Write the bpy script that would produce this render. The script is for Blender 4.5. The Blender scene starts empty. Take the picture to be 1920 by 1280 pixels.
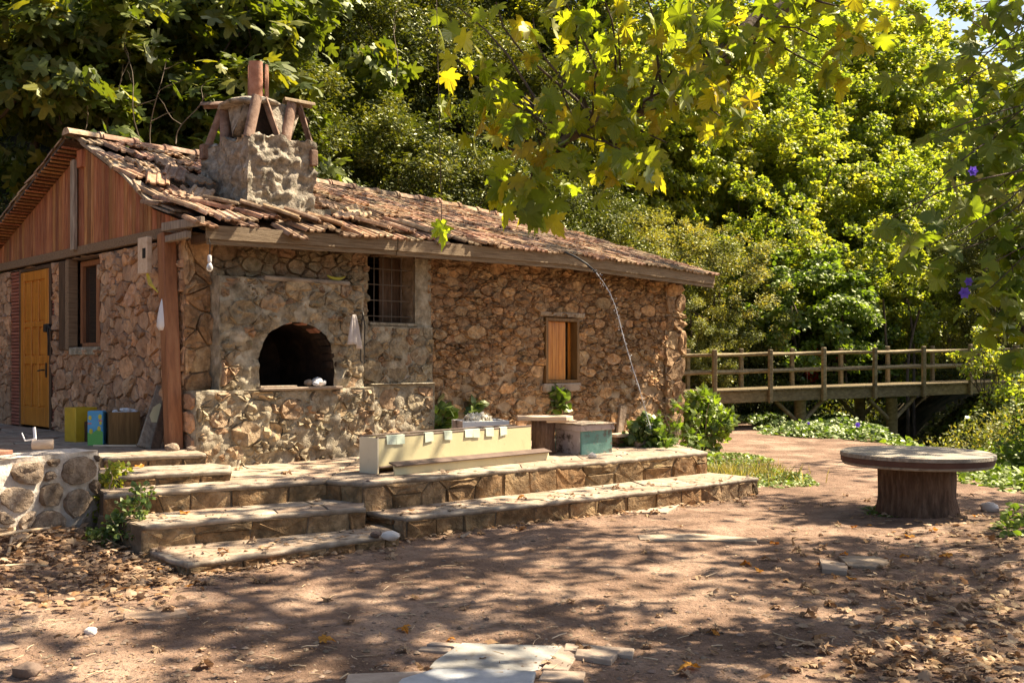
import bpy, bmesh, math, random
import numpy as np
from mathutils import Vector, Matrix, noise

R = math.radians
random.seed(7)
rng = np.random.default_rng(7)
sc = bpy.context.scene
C = sc.collection

# ---------------------------------------------------------------- camera
F, HOR, EYE = 1850.0, 680.0, 1.6
cam = bpy.data.objects.new('camera', bpy.data.cameras.new('camera'))
C.objects.link(cam)
cam.location = (0, 0, EYE)
cam.rotation_euler = (R(90), 0, 0)
cam.data.sensor_width = 36.0
cam.data.lens = F / 1920.0 * 36.0
cam.data.shift_y = (HOR - 640.0) / 1920.0
cam.data.clip_end = 600
cam.data.clip_start = 0.05
sc.camera = cam

# ---------------------------------------------------------------- sky, sun, exposure
SUN_AZ, SUN_EL = R(25), R(53)
SUN = Vector((math.cos(SUN_EL) * math.cos(SUN_AZ), math.cos(SUN_EL) * math.sin(SUN_AZ), math.sin(SUN_EL)))
world = bpy.data.worlds.new('World')
sc.world = world
world.use_nodes = True
wn = world.node_tree
sky = wn.nodes.new('ShaderNodeTexSky')
sky.sky_type = 'NISHITA'
sky.sun_disc = False
sky.sun_elevation = SUN_EL
sky.sun_rotation = R(90) - SUN_AZ
sky.air_density = 1.0
sky.dust_density = 2.6
sky.ozone_density = 0.0
bg = wn.nodes['Background']
wn.links.new(sky.outputs[0], bg.inputs[0])
bg.inputs[1].default_value = 0.058
sl = bpy.data.lights.new('sun', 'SUN')
sl.energy = 5.0
sl.angle = R(0.55)
sl.color = (1.0, 0.86, 0.64)
so = bpy.data.objects.new('sun', sl)
C.objects.link(so)
so.rotation_euler = SUN.to_track_quat('Z', 'Y').to_euler()
so.location = (20, 10, 40)
sc.view_settings.view_transform = 'Standard'
sc.view_settings.look = 'None'
sc.view_settings.gamma = 1.0
sc.view_settings.use_curve_mapping = False
sc.view_settings.exposure = 1.72
try:
    sc.cycles.use_denoising = True
    sc.cycles.denoiser = 'OPENIMAGEDENOISE'
    sc.cycles.denoising_prefilter = 'NONE'
except Exception:
    pass
sc.cycles.max_bounces = 7
sc.cycles.diffuse_bounces = 5
sc.cycles.glossy_bounces = 2
sc.cycles.transmission_bounces = 4
sc.cycles.sample_clamp_indirect = 6.0
sc.cycles.caustics_reflective = False
sc.cycles.caustics_refractive = False


def P(px, py, d):
    """point seen at photo pixel px,py at distance d"""
    return Vector(((px - 960.0) / F * d, d, EYE + (HOR - py) / F * d))


def G(px, py, z=0.0):
    """point at height z seen at photo pixel px,py"""
    d = F * (EYE - z) / (py - HOR)
    return Vector(((px - 960.0) / F * d, d, z))


# ---------------------------------------------------------------- helpers
MW = {}


def setp(o, label=None, cat=None, group=None, kind=None):
    if label: o['label'] = label
    if cat: o['category'] = cat
    if group: o['group'] = group
    if kind: o['kind'] = kind
    return o


def thing(name, label, cat, loc, rz=0.0, group=None):
    o = bpy.data.objects.new(name, None)
    o.empty_display_size = 0.2
    C.objects.link(o)
    o.location = loc
    o.rotation_euler = (0, 0, rz)
    MW[o.name] = Matrix.Translation(Vector(loc)) @ Matrix.Rotation(rz, 4, 'Z')
    return setp(o, label, cat, group)


def place(mesh, name, parent, M):
    o = bpy.data.objects.new(name, mesh)
    C.objects.link(o)
    if parent is not None:
        o.parent = parent
        o.matrix_basis = MW[parent.name].inverted() @ M
    else:
        o.matrix_basis = M
    MW[o.name] = M.copy()
    return o


def mesh_np(name, co, tris, rnd=None, mat=None, smooth=False):
    me = bpy.data.meshes.new(name)
    n, m = len(co), len(tris)
    me.vertices.add(n)
    me.vertices.foreach_set('co', np.asarray(co, dtype=np.float32).ravel())
    me.loops.add(m * 3)
    me.loops.foreach_set('vertex_index', np.asarray(tris, dtype=np.int32).ravel())
    me.polygons.add(m)
    me.polygons.foreach_set('loop_start', np.arange(0, m * 3, 3, dtype=np.int32))
    me.polygons.foreach_set('loop_total', np.full(m, 3, dtype=np.int32))
    me.polygons.foreach_set('use_smooth', np.full(m, bool(smooth)))
    if rnd is not None:
        a = me.attributes.new('rnd', 'FLOAT', 'FACE')
        a.data.foreach_set('value', np.asarray(rnd, dtype=np.float32))
    me.update(calc_edges=True)
    if mat: me.materials.append(mat)
    return me


class MB:
    def __init__(s):
        s.v, s.f, s.r = [], [], []

    def add(s, verts, faces, r=None):
        b = len(s.v)
        s.v += [tuple(v) for v in verts]
        s.f += [tuple(i + b for i in f) for f in faces]
        if r is None: r = random.random()
        s.r += [r] * len(faces)
        return s

    def cbox(s, c, size, M=None, bev=0.006, jit=0.0, r=None):
        """chamfered box; M a rotation matrix"""
        bm = bmesh.new()
        bmesh.ops.create_cube(bm, size=1.0)
        for v in bm.verts:
            v.co = Vector((v.co.x * size[0], v.co.y * size[1], v.co.z * size[2]))
            if jit: v.co += Vector((random.uniform(-jit, jit), random.uniform(-jit, jit), random.uniform(-jit, jit)))
        if bev > 0:
            bmesh.ops.bevel(bm, geom=list(bm.edges), offset=min(bev, min(size) * 0.3), segments=1, affect='EDGES')
        vs = []
        for v in bm.verts:
            q = v.co.copy()
            if M is not None: q = M @ q
            vs.append(q + Vector(c))
        bm.verts.index_update()
        fs = [[v.index for v in f.verts] for f in bm.faces]
        bm.free()
        return s.add(vs, fs, r)

    def tube(s, pts, rad, n=8, r=None, cap=True, wob=0.0):
        pts = [Vector(p) for p in pts]
        if not hasattr(rad, '__len__'): rad = [rad] * len(pts)
        vs, fs = [], []
        up = Vector((0.13, 0.21, 0.97))
        for i, p in enumerate(pts):
            t = (pts[min(i + 1, len(pts) - 1)] - pts[max(i - 1, 0)]).normalized()
            if abs(t.dot(up)) > 0.97: up = Vector((0.97, 0.1, 0.2))
            a = t.cross(up).normalized()
            b = t.cross(a).normalized()
            up = -b if False else up
            for k in range(n):
                an = 2 * math.pi * k / n
                rr = rad[i] * (1 + (random.uniform(-wob, wob) if wob else 0))
                vs.append(p + (a * math.cos(an) + b * math.sin(an)) * rr)
        for i in range(len(pts) - 1):
            for k in range(n):
                k2 = (k + 1) % n
                fs.append((i * n + k, i * n + k2, (i + 1) * n + k2, (i + 1) * n + k))
        if cap:
            fs.append(tuple(range(n - 1, -1, -1))[::-1])
            fs.append(tuple((len(pts) - 1) * n + k for k in range(n))[::-1])
        return s.add(vs, fs, r)

    def prism(s, poly, z0, z1, r=None, inset=0.0, ztop=None):
        """poly: list of (x,y) counter-clockwise; small chamfer at the top when inset"""
        n = len(poly)
        cx = sum(p[0] for p in poly) / n
        cy = sum(p[1] for p in poly) / n
        rings = [(0, z0)]
        if inset:
            rings += [(0, z1 - inset), (inset, z1)]
        else:
            rings += [(0, z1)]
        vs, fs = [], []
        for ins, z in rings:
            for p in poly:
                dx, dy = cx - p[0], cy - p[1]
                L = math.hypot(dx, dy) or 1
                vs.append((p[0] + dx / L * ins * 1.3, p[1] + dy / L * ins * 1.3, z))
        for i in range(len(rings) - 1):
            for k in range(n):
                k2 = (k + 1) % n
                fs.append((i * n + k, i * n + k2, (i + 1) * n + k2, (i + 1) * n + k))
        fs.append(tuple((len(rings) - 1) * n + k for k in range(n)))
        fs.append(tuple(range(n))[::-1])
        return s.add(vs, fs, r)

    def lathe(s, c, prof, n=32, r=None, wob=0.0):
        vs, fs = [], []
        c = Vector(c)
        for (rr, z) in prof:
            for k in range(n):
                an = 2 * math.pi * k / n
                q = rr * (1 + wob * noise.noise(Vector((math.cos(an) * 1.5, math.sin(an) * 1.5, z * 2))))
                vs.append(c + Vector((math.cos(an) * q, math.sin(an) * q, z)))
        for i in range(len(prof) - 1):
            for k in range(n):
                k2 = (k + 1) % n
                fs.append((i * n + k, i * n + k2, (i + 1) * n + k2, (i + 1) * n + k))
        fs.append(tuple((len(prof) - 1) * n + k for k in range(n)))
        fs.append(tuple(range(n))[::-1])
        return s.add(vs, fs, r)

    def mesh(s, name, mat, inv=None, smooth=False, sharp=None):
        me = bpy.data.meshes.new(name)
        vs = s.v
        if inv is not None:
            vs = [tuple(inv @ Vector(v)) for v in vs]
        me.from_pydata(vs, [], s.f)
        a = me.attributes.new('rnd', 'FLOAT', 'FACE')
        a.data.foreach_set('value', s.r)
        if smooth or sharp:
            me.polygons.foreach_set('use_smooth', [True] * len(me.polygons))
        me.update()
        if sharp: me.set_sharp_from_angle(angle=R(sharp))
        me.materials.append(mat)
        return me

    def build(s, name, mat, parent=None, smooth=False, sharp=None, label=None, cat=None, group=None, kind=None, loc=None):
        """vertices are given in world space; a top-level mesh gets its origin at loc"""
        if parent is not None:
            Mp = MW[parent.name]
        elif loc is not None:
            Mp = Matrix.Translation(Vector(loc))
        else:
            Mp = Matrix.Identity(4)
        me = s.mesh(name, mat, Mp.inverted(), smooth, sharp)
        o = place(me, name, parent, Mp)
        return setp(o, label, cat, group, kind)


def rotz(a): return Matrix.Rotation(a, 3, 'Z')


# ---------------------------------------------------------------- materials
def _n(nt, t, **k):
    n = nt.nodes.new(t)
    for a, b in k.items(): setattr(n, a, b)
    return n


def mat(name, cols, ns=3.0, nd=6.0, rough=0.85, bump=0.35, bs=18.0, var=0.2, grain=None, spots=(), spec=0.3, hue=0.0,
        bdist=0.02, wave=None, coords='Object', pal=None, vbump=0.0, vs=8.0, metal=0.0):
    """procedural surface: noise ramp of real colours, random brightness per piece, spots of lichen or dirt, bump"""
    m = bpy.data.materials.new(name)
    m.use_nodes = True
    nt = m.node_tree
    bs_ = nt.nodes['Principled BSDF']
    L = nt.links.new
    tc = _n(nt, 'ShaderNodeTexCoord')
    oi = _n(nt, 'ShaderNodeObjectInfo')
    at = _n(nt, 'ShaderNodeAttribute', attribute_name='rnd')
    ad = _n(nt, 'ShaderNodeMath', operation='ADD')
    L(oi.outputs['Random'], ad.inputs[0]); L(at.outputs['Fac'], ad.inputs[1])
    fr = _n(nt, 'ShaderNodeMath', operation='FRACT')
    L(ad.outputs[0], fr.inputs[0])
    of = _n(nt, 'ShaderNodeVectorMath', operation='SCALE')
    cb = _n(nt, 'ShaderNodeCombineXYZ')
    L(fr.outputs[0], cb.inputs[0]); L(fr.outputs[0], cb.inputs[2]); cb.inputs[1].default_value = 0.3
    L(cb.outputs[0], of.inputs[0]); of.inputs['Scale'].default_value = 23.0
    va = _n(nt, 'ShaderNodeVectorMath', operation='ADD')
    src = tc.outputs[coords]
    if grain:
        mp = _n(nt, 'ShaderNodeMapping')
        mp.inputs['Scale'].default_value = grain
        L(src, mp.inputs[0]); src = mp.outputs[0]
    L(src, va.inputs[0]); L(of.outputs[0], va.inputs[1])
    vec = va.outputs[0]
    nz = _n(nt, 'ShaderNodeTexNoise')
    nz.inputs['Scale'].default_value = ns; nz.inputs['Detail'].default_value = nd; nz.inputs['Roughness'].default_value = 0.62
    L(vec, nz.inputs['Vector'])
    rp = _n(nt, 'ShaderNodeValToRGB')
    k = len(cols)
    el = rp.color_ramp.elements
    while len(el) < k: el.new(0.5)
    for i, c in enumerate(cols):
        el[i].position = 0.3 + 0.4 * i / max(1, k - 1)
        el[i].color = (*c, 1)
    L(nz.outputs['Fac'], rp.inputs[0])
    col = rp.outputs[0]
    if pal:   # palette of whole-piece colours multiplied in
        pr = _n(nt, 'ShaderNodeValToRGB')
        e = pr.color_ramp.elements
        while len(e) < len(pal): e.new(0.5)
        for i, c in enumerate(pal):
            e[i].position = i / (len(pal) - 1.0)
            e[i].color = (*c, 1)
        L(fr.outputs[0], pr.inputs[0])
        mx = _n(nt, 'ShaderNodeMix', data_type='RGBA', blend_type='MULTIPLY')
        mx.inputs[0].default_value = 1.0
        L(col, mx.inputs[6]); L(pr.outputs[0], mx.inputs[7])
        col = mx.outputs[2]
    for (c, s_, th, amt) in spots:
        n2 = _n(nt, 'ShaderNodeTexNoise')
        n2.inputs['Scale'].default_value = s_; n2.inputs['Detail'].default_value = 5; n2.inputs['Roughness'].default_value = 0.7
        L(va.outputs[0], n2.inputs['Vector'])
        mr = _n(nt, 'ShaderNodeMapRange')
        mr.inputs[1].default_value = th; mr.inputs[2].default_value = th + 0.1
        mr.inputs[4].default_value = amt
        L(n2.outputs['Fac'], mr.inputs[0])
        mx = _n(nt, 'ShaderNodeMix', data_type='RGBA')
        L(mr.outputs[0], mx.inputs[0]); L(col, mx.inputs[6]); mx.inputs[7].default_value = (*c, 1)
        col = mx.outputs[2]
    hs = _n(nt, 'ShaderNodeHueSaturation')
    vr = _n(nt, 'ShaderNodeMapRange')
    vr.inputs[3].default_value = 1 - var; vr.inputs[4].default_value = 1 + var
    L(fr.outputs[0], vr.inputs[0]); L(vr.outputs[0], hs.inputs['Value'])
    if hue:
        hr = _n(nt, 'ShaderNodeMapRange')
        hr.inputs[3].default_value = 0.5 - hue; hr.inputs[4].default_value = 0.5 + hue
        f2 = _n(nt, 'ShaderNodeMath', operation='MULTIPLY'); f2.inputs[1].default_value = 7.3
        f3 = _n(nt, 'ShaderNodeMath', operation='FRACT')
        L(fr.outputs[0], f2.inputs[0]); L(f2.outputs[0], f3.inputs[0]); L(f3.outputs[0], hr.inputs[0]); L(hr.outputs[0], hs.inputs['Hue'])
    L(col, hs.inputs['Color'])
    L(hs.outputs[0], bs_.inputs['Base Color'])
    bs_.inputs['Roughness'].default_value = rough
    bs_.inputs['Specular IOR Level'].default_value = spec
    bs_.inputs['Metallic'].default_value = metal
    if bump:
        nb = _n(nt, 'ShaderNodeTexNoise')
        nb.inputs['Scale'].default_value = bs; nb.inputs['Detail'].default_value = 7; nb.inputs['Roughness'].default_value = 0.65
        L(vec, nb.inputs['Vector'])
        h = nb.outputs['Fac']
        if vbump:
            vo = _n(nt, 'ShaderNodeTexVoronoi', feature='DISTANCE_TO_EDGE')
            vo.inputs['Scale'].default_value = vs
            nw = _n(nt, 'ShaderNodeVectorMath', operation='ADD')
            ns2 = _n(nt, 'ShaderNodeVectorMath', operation='SCALE'); ns2.inputs['Scale'].default_value = 0.12
            L(nb.outputs['Color'], ns2.inputs[0]); L(vec, nw.inputs[0]); L(ns2.outputs[0], nw.inputs[1]); L(nw.outputs[0], vo.inputs['Vector'])
            mm = _n(nt, 'ShaderNodeMath', operation='MULTIPLY_ADD')
            mm.inputs[1].default_value = vbump
            L(vo.outputs['Distance'], mm.inputs[0]); L(h, mm.inputs[2])
            h = mm.outputs[0]
        bp = _n(nt, 'ShaderNodeBump')
        bp.inputs['Strength'].default_value = bump
        bp.inputs['Distance'].default_value = bdist
        L(h, bp.inputs['Height']); L(bp.outputs[0], bs_.inputs['Normal'])
    return m


def leafmat(name, cols, transl=0.45, tcol=None, gloss=0.12, rough=0.45, tboost=1.6, orand=1.0):
    """leaf: ramp of per-leaf colours; reflects, lets light through, has a waxy sheen"""
    m = bpy.data.materials.new(name)
    m.use_nodes = True
    nt = m.node_tree
    nt.nodes.clear()
    L = nt.links.new
    out = _n(nt, 'ShaderNodeOutputMaterial')
    oi = _n(nt, 'ShaderNodeObjectInfo')
    at = _n(nt, 'ShaderNodeAttribute', attribute_name='rnd')
    ad = _n(nt, 'ShaderNodeMath', operation='ADD')
    o2 = _n(nt, 'ShaderNodeMath', operation='MULTIPLY'); o2.inputs[1].default_value = orand
    L(oi.outputs['Random'], o2.inputs[0])
    L(o2.outputs[0], ad.inputs[0]); L(at.outputs['Fac'], ad.inputs[1])
    fr = _n(nt, 'ShaderNodeMath', operation='FRACT')
    L(ad.outputs[0], fr.inputs[0])
    rp = _n(nt, 'ShaderNodeValToRGB')
    el = rp.color_ramp.elements
    while len(el) < len(cols): el.new(0.5)
    for i, c in enumerate(cols):
        el[i].position = i / (len(cols) - 1.0)
        el[i].color = (*c, 1)
    L(fr.outputs[0], rp.inputs[0])
    tc = _n(nt, 'ShaderNodeTexCoord')
    nz = _n(nt, 'ShaderNodeTexNoise'); nz.inputs['Scale'].default_value = 30; nz.inputs['Detail'].default_value = 2
    L(tc.outputs['Object'], nz.inputs['Vector'])
    mr = _n(nt, 'ShaderNodeMapRange'); mr.inputs[3].default_value = 0.72; mr.inputs[4].default_value = 1.28
    L(nz.outputs['Fac'], mr.inputs[0])
    hs = _n(nt, 'ShaderNodeHueSaturation')
    L(mr.outputs[0], hs.inputs['Value']); L(rp.outputs[0], hs.inputs['Color'])
    df = _n(nt, 'ShaderNodeBsdfDiffuse')
    tr = _n(nt, 'ShaderNodeBsdfTranslucent')
    gl = _n(nt, 'ShaderNodeBsdfGlossy'); gl.inputs['Roughness'].default_value = rough
    gl.inputs['Color'].default_value = (0.85, 0.88, 0.62, 1)
    L(hs.outputs[0], df.inputs[0])
    tm = _n(nt, 'ShaderNodeMix', data_type='RGBA', blend_type='MULTIPLY')
    tm.inputs[0].default_value = 1.0
    t = tcol or (1.25, 1.0, 0.35)
    tm.inputs[7].default_value = (t[0] * tboost, t[1] * tboost, t[2] * tboost, 1)
    L(hs.outputs[0], tm.inputs[6])
    L(tm.outputs[2], tr.inputs[0])
    mx = _n(nt, 'ShaderNodeMixShader'); mx.inputs[0].default_value = transl
    L(df.outputs[0], mx.inputs[1]); L(tr.outputs[0], mx.inputs[2])
    lw = _n(nt, 'ShaderNodeLayerWeight'); lw.inputs['Blend'].default_value = 0.35
    gm = _n(nt, 'ShaderNodeMath', operation='MULTIPLY_ADD'); gm.inputs[1].default_value = gloss * 1.2; gm.inputs[2].default_value = gloss * 0.15
    L(lw.outputs['Fresnel'], gm.inputs[0])
    m2 = _n(nt, 'ShaderNodeMixShader')
    L(gm.outputs[0], m2.inputs[0]); L(mx.outputs[0], m2.inputs[1]); L(gl.outputs[0], m2.inputs[2])
    L(m2.outputs[0], out.inputs['Surface'])
    return m


# bare earth and forest floor share one sheet: the 'wild' attribute says which
def ground_mat():
    m = mat('earth', [(0.11, 0.068, 0.047), (0.225, 0.143, 0.10), (0.38, 0.265, 0.193)], ns=1.6, nd=12, rough=0.95, bump=1.0, bs=14, var=0.0,
            spots=[((0.09, 0.058, 0.04), 2.3, 0.56, 0.6), ((0.40, 0.30, 0.225), 6.0, 0.60, 0.55), ((0.075, 0.05, 0.034), 24.0, 0.56, 0.7), ((0.42, 0.33, 0.26), 45.0, 0.62, 0.6)], spec=0.15, bdist=0.05)
    nt = m.node_tree
    b = nt.nodes['Principled BSDF']
    old = b.inputs['Base Color'].links[0].from_socket
    at = _n(nt, 'ShaderNodeAttribute', attribute_name='wild')
    tc = _n(nt, 'ShaderNodeTexCoord')
    nz = _n(nt, 'ShaderNodeTexNoise'); nz.inputs['Scale'].default_value = 2.2; nz.inputs['Detail'].default_value = 8
    nt.links.new(tc.outputs['Object'], nz.inputs['Vector'])
    rp = _n(nt, 'ShaderNodeValToRGB')
    e = rp.color_ramp.elements
    e[0].position = 0.35; e[0].color = (0.022, 0.025, 0.010, 1)
    e[1].position = 0.68; e[1].color = (0.10, 0.075, 0.04, 1)
    nt.links.new(nz.outputs['Fac'], rp.inputs[0])
    mx = _n(nt, 'ShaderNodeMix', data_type='RGBA')
    nt.links.new(at.outputs['Fac'], mx.inputs[0]); nt.links.new(old, mx.inputs[6]); nt.links.new(rp.outputs[0], mx.inputs[7])
    nt.links.new(mx.outputs[2], b.inputs['Base Color'])
    return m


M_earth = ground_mat()
SPAL = [(0.98, 0.86, 0.76), (1.15, 0.98, 0.84), (0.85, 0.70, 0.60), (1.0, 0.96, 0.88), (1.2, 1.06, 0.92), (0.78, 0.70, 0.64), (1.1, 0.90, 0.70), (0.95, 0.80, 0.72)]
M_stone_g = mat('gable stone', [(0.31, 0.20, 0.13), (0.51, 0.345, 0.23), (0.66, 0.48, 0.34)], ns=9, bump=1.0, bs=20, var=0.24, bdist=0.035, pal=SPAL,
                spots=[((0.15, 0.10, 0.075), 9, 0.60, 0.7), ((0.50, 0.42, 0.34), 13, 0.66, 0.5)], vbump=0.4, vs=9)
M_stone_f = mat('rubble stone', [(0.21, 0.135, 0.078), (0.42, 0.29, 0.17), (0.63, 0.47, 0.30)], ns=9, bump=1.0, bs=20, var=0.30, bdist=0.035, pal=SPAL,
                spots=[((0.10, 0.07, 0.045), 8, 0.58, 0.7), ((0.42, 0.36, 0.27), 14, 0.65, 0.5), ((0.20, 0.19, 0.08), 4, 0.66, 0.4)], vbump=0.5, vs=10)
M_stone_o = mat('oven stone', [(0.18, 0.135, 0.092), (0.36, 0.285, 0.195), (0.55, 0.455, 0.335)], ns=9, bump=1.0, bs=19, var=0.26, bdist=0.035,
                pal=[(1, 0.95, 0.85), (0.9, 0.9, 0.85), (1.1, 0.85, 0.72), (1, 1, 0.92), (0.8, 0.8, 0.76), (1.05, 0.93, 0.75)],
                spots=[((0.12, 0.10, 0.07), 9, 0.57, 0.75), ((0.48, 0.43, 0.35), 12, 0.63, 0.6), ((0.23, 0.22, 0.10), 4, 0.62, 0.55)], vbump=0.55, vs=9)
M_mortar = mat('earth mortar', [(0.17, 0.112, 0.065), (0.35, 0.245, 0.15), (0.52, 0.39, 0.26)], ns=6, bump=1.0, bs=12, var=0.05,
               spots=[((0.40, 0.34, 0.27), 3, 0.58, 0.6), ((0.08, 0.06, 0.04), 10, 0.6, 0.6)])
M_mortar_g = mat('gable mortar', [(0.12, 0.08, 0.058), (0.24, 0.165, 0.12), (0.38, 0.29, 0.23)], ns=7, bump=1.0, bs=16, var=0.05,
                 spots=[((0.55, 0.50, 0.46), 3, 0.64, 0.6)])
M_cement = mat('rough cement', [(0.15, 0.122, 0.084), (0.33, 0.275, 0.195), (0.54, 0.465, 0.355)], ns=8, bump=1.0, bs=13, var=0.06,
               spots=[((0.12, 0.10, 0.075), 6, 0.58, 0.7), ((0.24, 0.23, 0.10), 3, 0.62, 0.5), ((0.42, 0.27, 0.19), 4, 0.66, 0.5)], vbump=0.6, vs=7, bdist=0.035)
M_chim = mat('chimney render', [(0.14, 0.115, 0.085), (0.32, 0.27, 0.21), (0.52, 0.46, 0.37)], ns=9, bump=1.0, bs=10, var=0.03,
             spots=[((0.10, 0.09, 0.065), 7, 0.55, 0.8), ((0.20, 0.17, 0.08), 4, 0.60, 0.6)], vbump=0.2, vs=17, bdist=0.05)
M_soot = mat('sooty brick', [(0.012, 0.009, 0.007), (0.035, 0.022, 0.015), (0.07, 0.04, 0.025)], ns=6, bump=0.6, bs=12, var=0.05)
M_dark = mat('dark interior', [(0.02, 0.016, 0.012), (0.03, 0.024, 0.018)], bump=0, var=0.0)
M_slatwood = mat('red brown cladding', [(0.21, 0.078, 0.032), (0.38, 0.15, 0.06), (0.50, 0.25, 0.115)], ns=3, grain=(14, 14, 0.8), bump=0.4, bs=8, var=0.34, hue=0.012,
                 spots=[((0.46, 0.30, 0.20), 2.0, 0.60, 0.5), ((0.10, 0.04, 0.025), 2.5, 0.62, 0.6)], rough=0.6)
M_beam = mat('weathered beam', [(0.16, 0.095, 0.055), (0.28, 0.18, 0.105), (0.36, 0.25, 0.15)], ns=3, grain=(1.2, 14, 14), bump=0.5, bs=10, var=0.15,
             spots=[((0.11, 0.07, 0.04), 3, 0.6, 0.6)], rough=0.75)
M_fascia = mat('grey brown fascia', [(0.13, 0.085, 0.05), (0.23, 0.16, 0.095), (0.32, 0.235, 0.15)], ns=3, grain=(1.0, 16, 16), bump=0.5, bs=9, var=0.12,
               spots=[((0.10, 0.07, 0.045), 2, 0.6, 0.5), ((0.38, 0.31, 0.22), 2.5, 0.62, 0.4)], rough=0.75)
M_post = mat('rust red post', [(0.19, 0.075, 0.035), (0.30, 0.125, 0.055), (0.40, 0.19, 0.09)], ns=2.5, grain=(8, 8, 0.9), bump=0.35, bs=9, var=0.1,
             spots=[((0.12, 0.05, 0.03), 2.5, 0.6, 0.6)], rough=0.55)
M_greywood = mat('grey old wood', [(0.18, 0.135, 0.10), (0.31, 0.245, 0.185), (0.43, 0.35, 0.27)], ns=3, grain=(10, 10, 1.2), bump=0.5, bs=9, var=0.2, rough=0.8)
M_darkwood = mat('dark brown wood', [(0.06, 0.035, 0.02), (0.11, 0.062, 0.035), (0.16, 0.095, 0.055)], ns=3, grain=(9, 9, 1.0), bump=0.4, bs=8, var=0.2, rough=0.6)
M_door = mat('orange varnished pine', [(0.38, 0.125, 0.014), (0.56, 0.20, 0.022), (0.68, 0.29, 0.045)], ns=2.5, grain=(9, 9, 0.8), bump=0.15, bs=8, var=0.06,
             spots=[((0.25, 0.085, 0.012), 5, 0.68, 0.6)], rough=0.4, spec=0.5)
M_redside = mat('brick red siding', [(0.24, 0.075, 0.045), (0.33, 0.115, 0.07), (0.42, 0.17, 0.11)], ns=4, grain=(1, 1, 8), bump=0.3, bs=8, var=0.15, rough=0.7)
M_tile = mat('old roof tile', [(0.20, 0.138, 0.092), (0.36, 0.255, 0.175), (0.53, 0.42, 0.315)], ns=9, bump=0.6, bs=22, var=0.22, hue=0.015,
             pal=[(1.0, 0.90, 0.82), (0.82, 0.80, 0.76), (1.05, 0.84, 0.72), (1.1, 1.05, 0.98), (0.72, 0.60, 0.53)],
             spots=[((0.14, 0.115, 0.085), 12, 0.57, 0.65), ((0.55, 0.50, 0.42), 16, 0.62, 0.55), ((0.13, 0.10, 0.06), 5, 0.62, 0.6)])
M_terra = mat('terracotta', [(0.24, 0.105, 0.065), (0.36, 0.17, 0.11), (0.46, 0.25, 0.18)], ns=7, bump=0.4, bs=20, var=0.15,
              spots=[((0.16, 0.11, 0.085), 7, 0.58, 0.6), ((0.5, 0.42, 0.36), 10, 0.65, 0.5)])
M_step = mat('step riser stone', [(0.11, 0.08, 0.047), (0.25, 0.18, 0.105), (0.43, 0.325, 0.205)], ns=8, bump=1.0, bs=17, var=0.25, bdist=0.045,
             pal=[(1, 0.9, 0.75), (1.15, 0.85, 0.6), (0.8, 0.72, 0.62), (1.1, 1, 0.85), (0.9, 0.8, 0.75)],
             spots=[((0.10, 0.08, 0.05), 6, 0.57, 0.7), ((0.22, 0.21, 0.08), 4, 0.62, 0.45)], vbump=0.3, vs=7)
M_flag = mat('flagstone', [(0.20, 0.155, 0.115), (0.32, 0.26, 0.205), (0.45, 0.38, 0.31)], ns=7, bump=0.8, bs=18, var=0.12,
             pal=[(1, 0.94, 0.86), (1.05, 0.9, 0.8), (0.92, 0.92, 0.9), (1.1, 1.02, 0.92)],
             spots=[((0.17, 0.13, 0.10), 5, 0.58, 0.6), ((0.5, 0.45, 0.38), 9, 0.65, 0.5)])
M_joint = mat('step cement', [(0.15, 0.115, 0.085), (0.27, 0.22, 0.17), (0.40, 0.34, 0.275)], ns=6, bump=0.5, bs=16, var=0.03,
              spots=[((0.13, 0.10, 0.07), 5, 0.58, 0.7)])
M_whitemortar = mat('white lime mortar', [(0.34, 0.285, 0.24), (0.50, 0.44, 0.38), (0.62, 0.56, 0.50)], ns=8, bump=1.0, bs=16, var=0.03,
                    spots=[((0.25, 0.20, 0.16), 4, 0.60, 0.6)])
M_lowstone = mat('low wall stone', [(0.15, 0.105, 0.072), (0.29, 0.215, 0.155), (0.46, 0.365, 0.28)], ns=12, bump=1.0, bs=22, var=0.25, bdist=0.045,
                 spots=[((0.14, 0.10, 0.08), 9, 0.6, 0.7), ((0.6, 0.55, 0.5), 9, 0.64, 0.5)], vbump=0.3, vs=9)
M_stepcore = mat('earthy joint', [(0.07, 0.05, 0.035), (0.14, 0.105, 0.07), (0.22, 0.175, 0.125)], ns=6, bump=0.8, bs=14, var=0.03)
M_bark = mat('bark', [(0.055, 0.04, 0.028), (0.11, 0.08, 0.055), (0.17, 0.13, 0.095)], ns=4, grain=(5, 5, 1), bump=0.9, bs=8, var=0.15, rough=0.95, bdist=0.04)
M_planebark = mat('plane tree bark', [(0.08, 0.055, 0.035), (0.17, 0.115, 0.075), (0.27, 0.20, 0.14)], ns=6, bump=0.8, bs=14, var=0.08, spots=[((0.36, 0.30, 0.20), 7, 0.6, 0.7), ((0.06, 0.045, 0.03), 11, 0.58, 0.7)])
M_stump = mat('stump bark', [(0.065, 0.035, 0.022), (0.14, 0.08, 0.05), (0.23, 0.145, 0.095)], ns=4, grain=(5, 5, 1), bump=1.0, bs=6, var=0.05,
              spots=[((0.05, 0.03, 0.02), 3, 0.58, 0.7)], bdist=0.05)
M_tabletop = mat('grey table wood', [(0.16, 0.13, 0.10), (0.30, 0.255, 0.20), (0.44, 0.39, 0.32)], ns=4, grain=(1.2, 9, 4), bump=0.7, bs=10, var=0.05,
                 spots=[((0.14, 0.12, 0.10), 4, 0.6, 0.6)], rough=0.7)
M_band = mat('brown table band', [(0.075, 0.038, 0.028), (0.12, 0.065, 0.048)], ns=5, bump=0.3, bs=15, var=0.05, spots=[((0.25, 0.2, 0.16), 14, 0.68, 0.6)])
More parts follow.
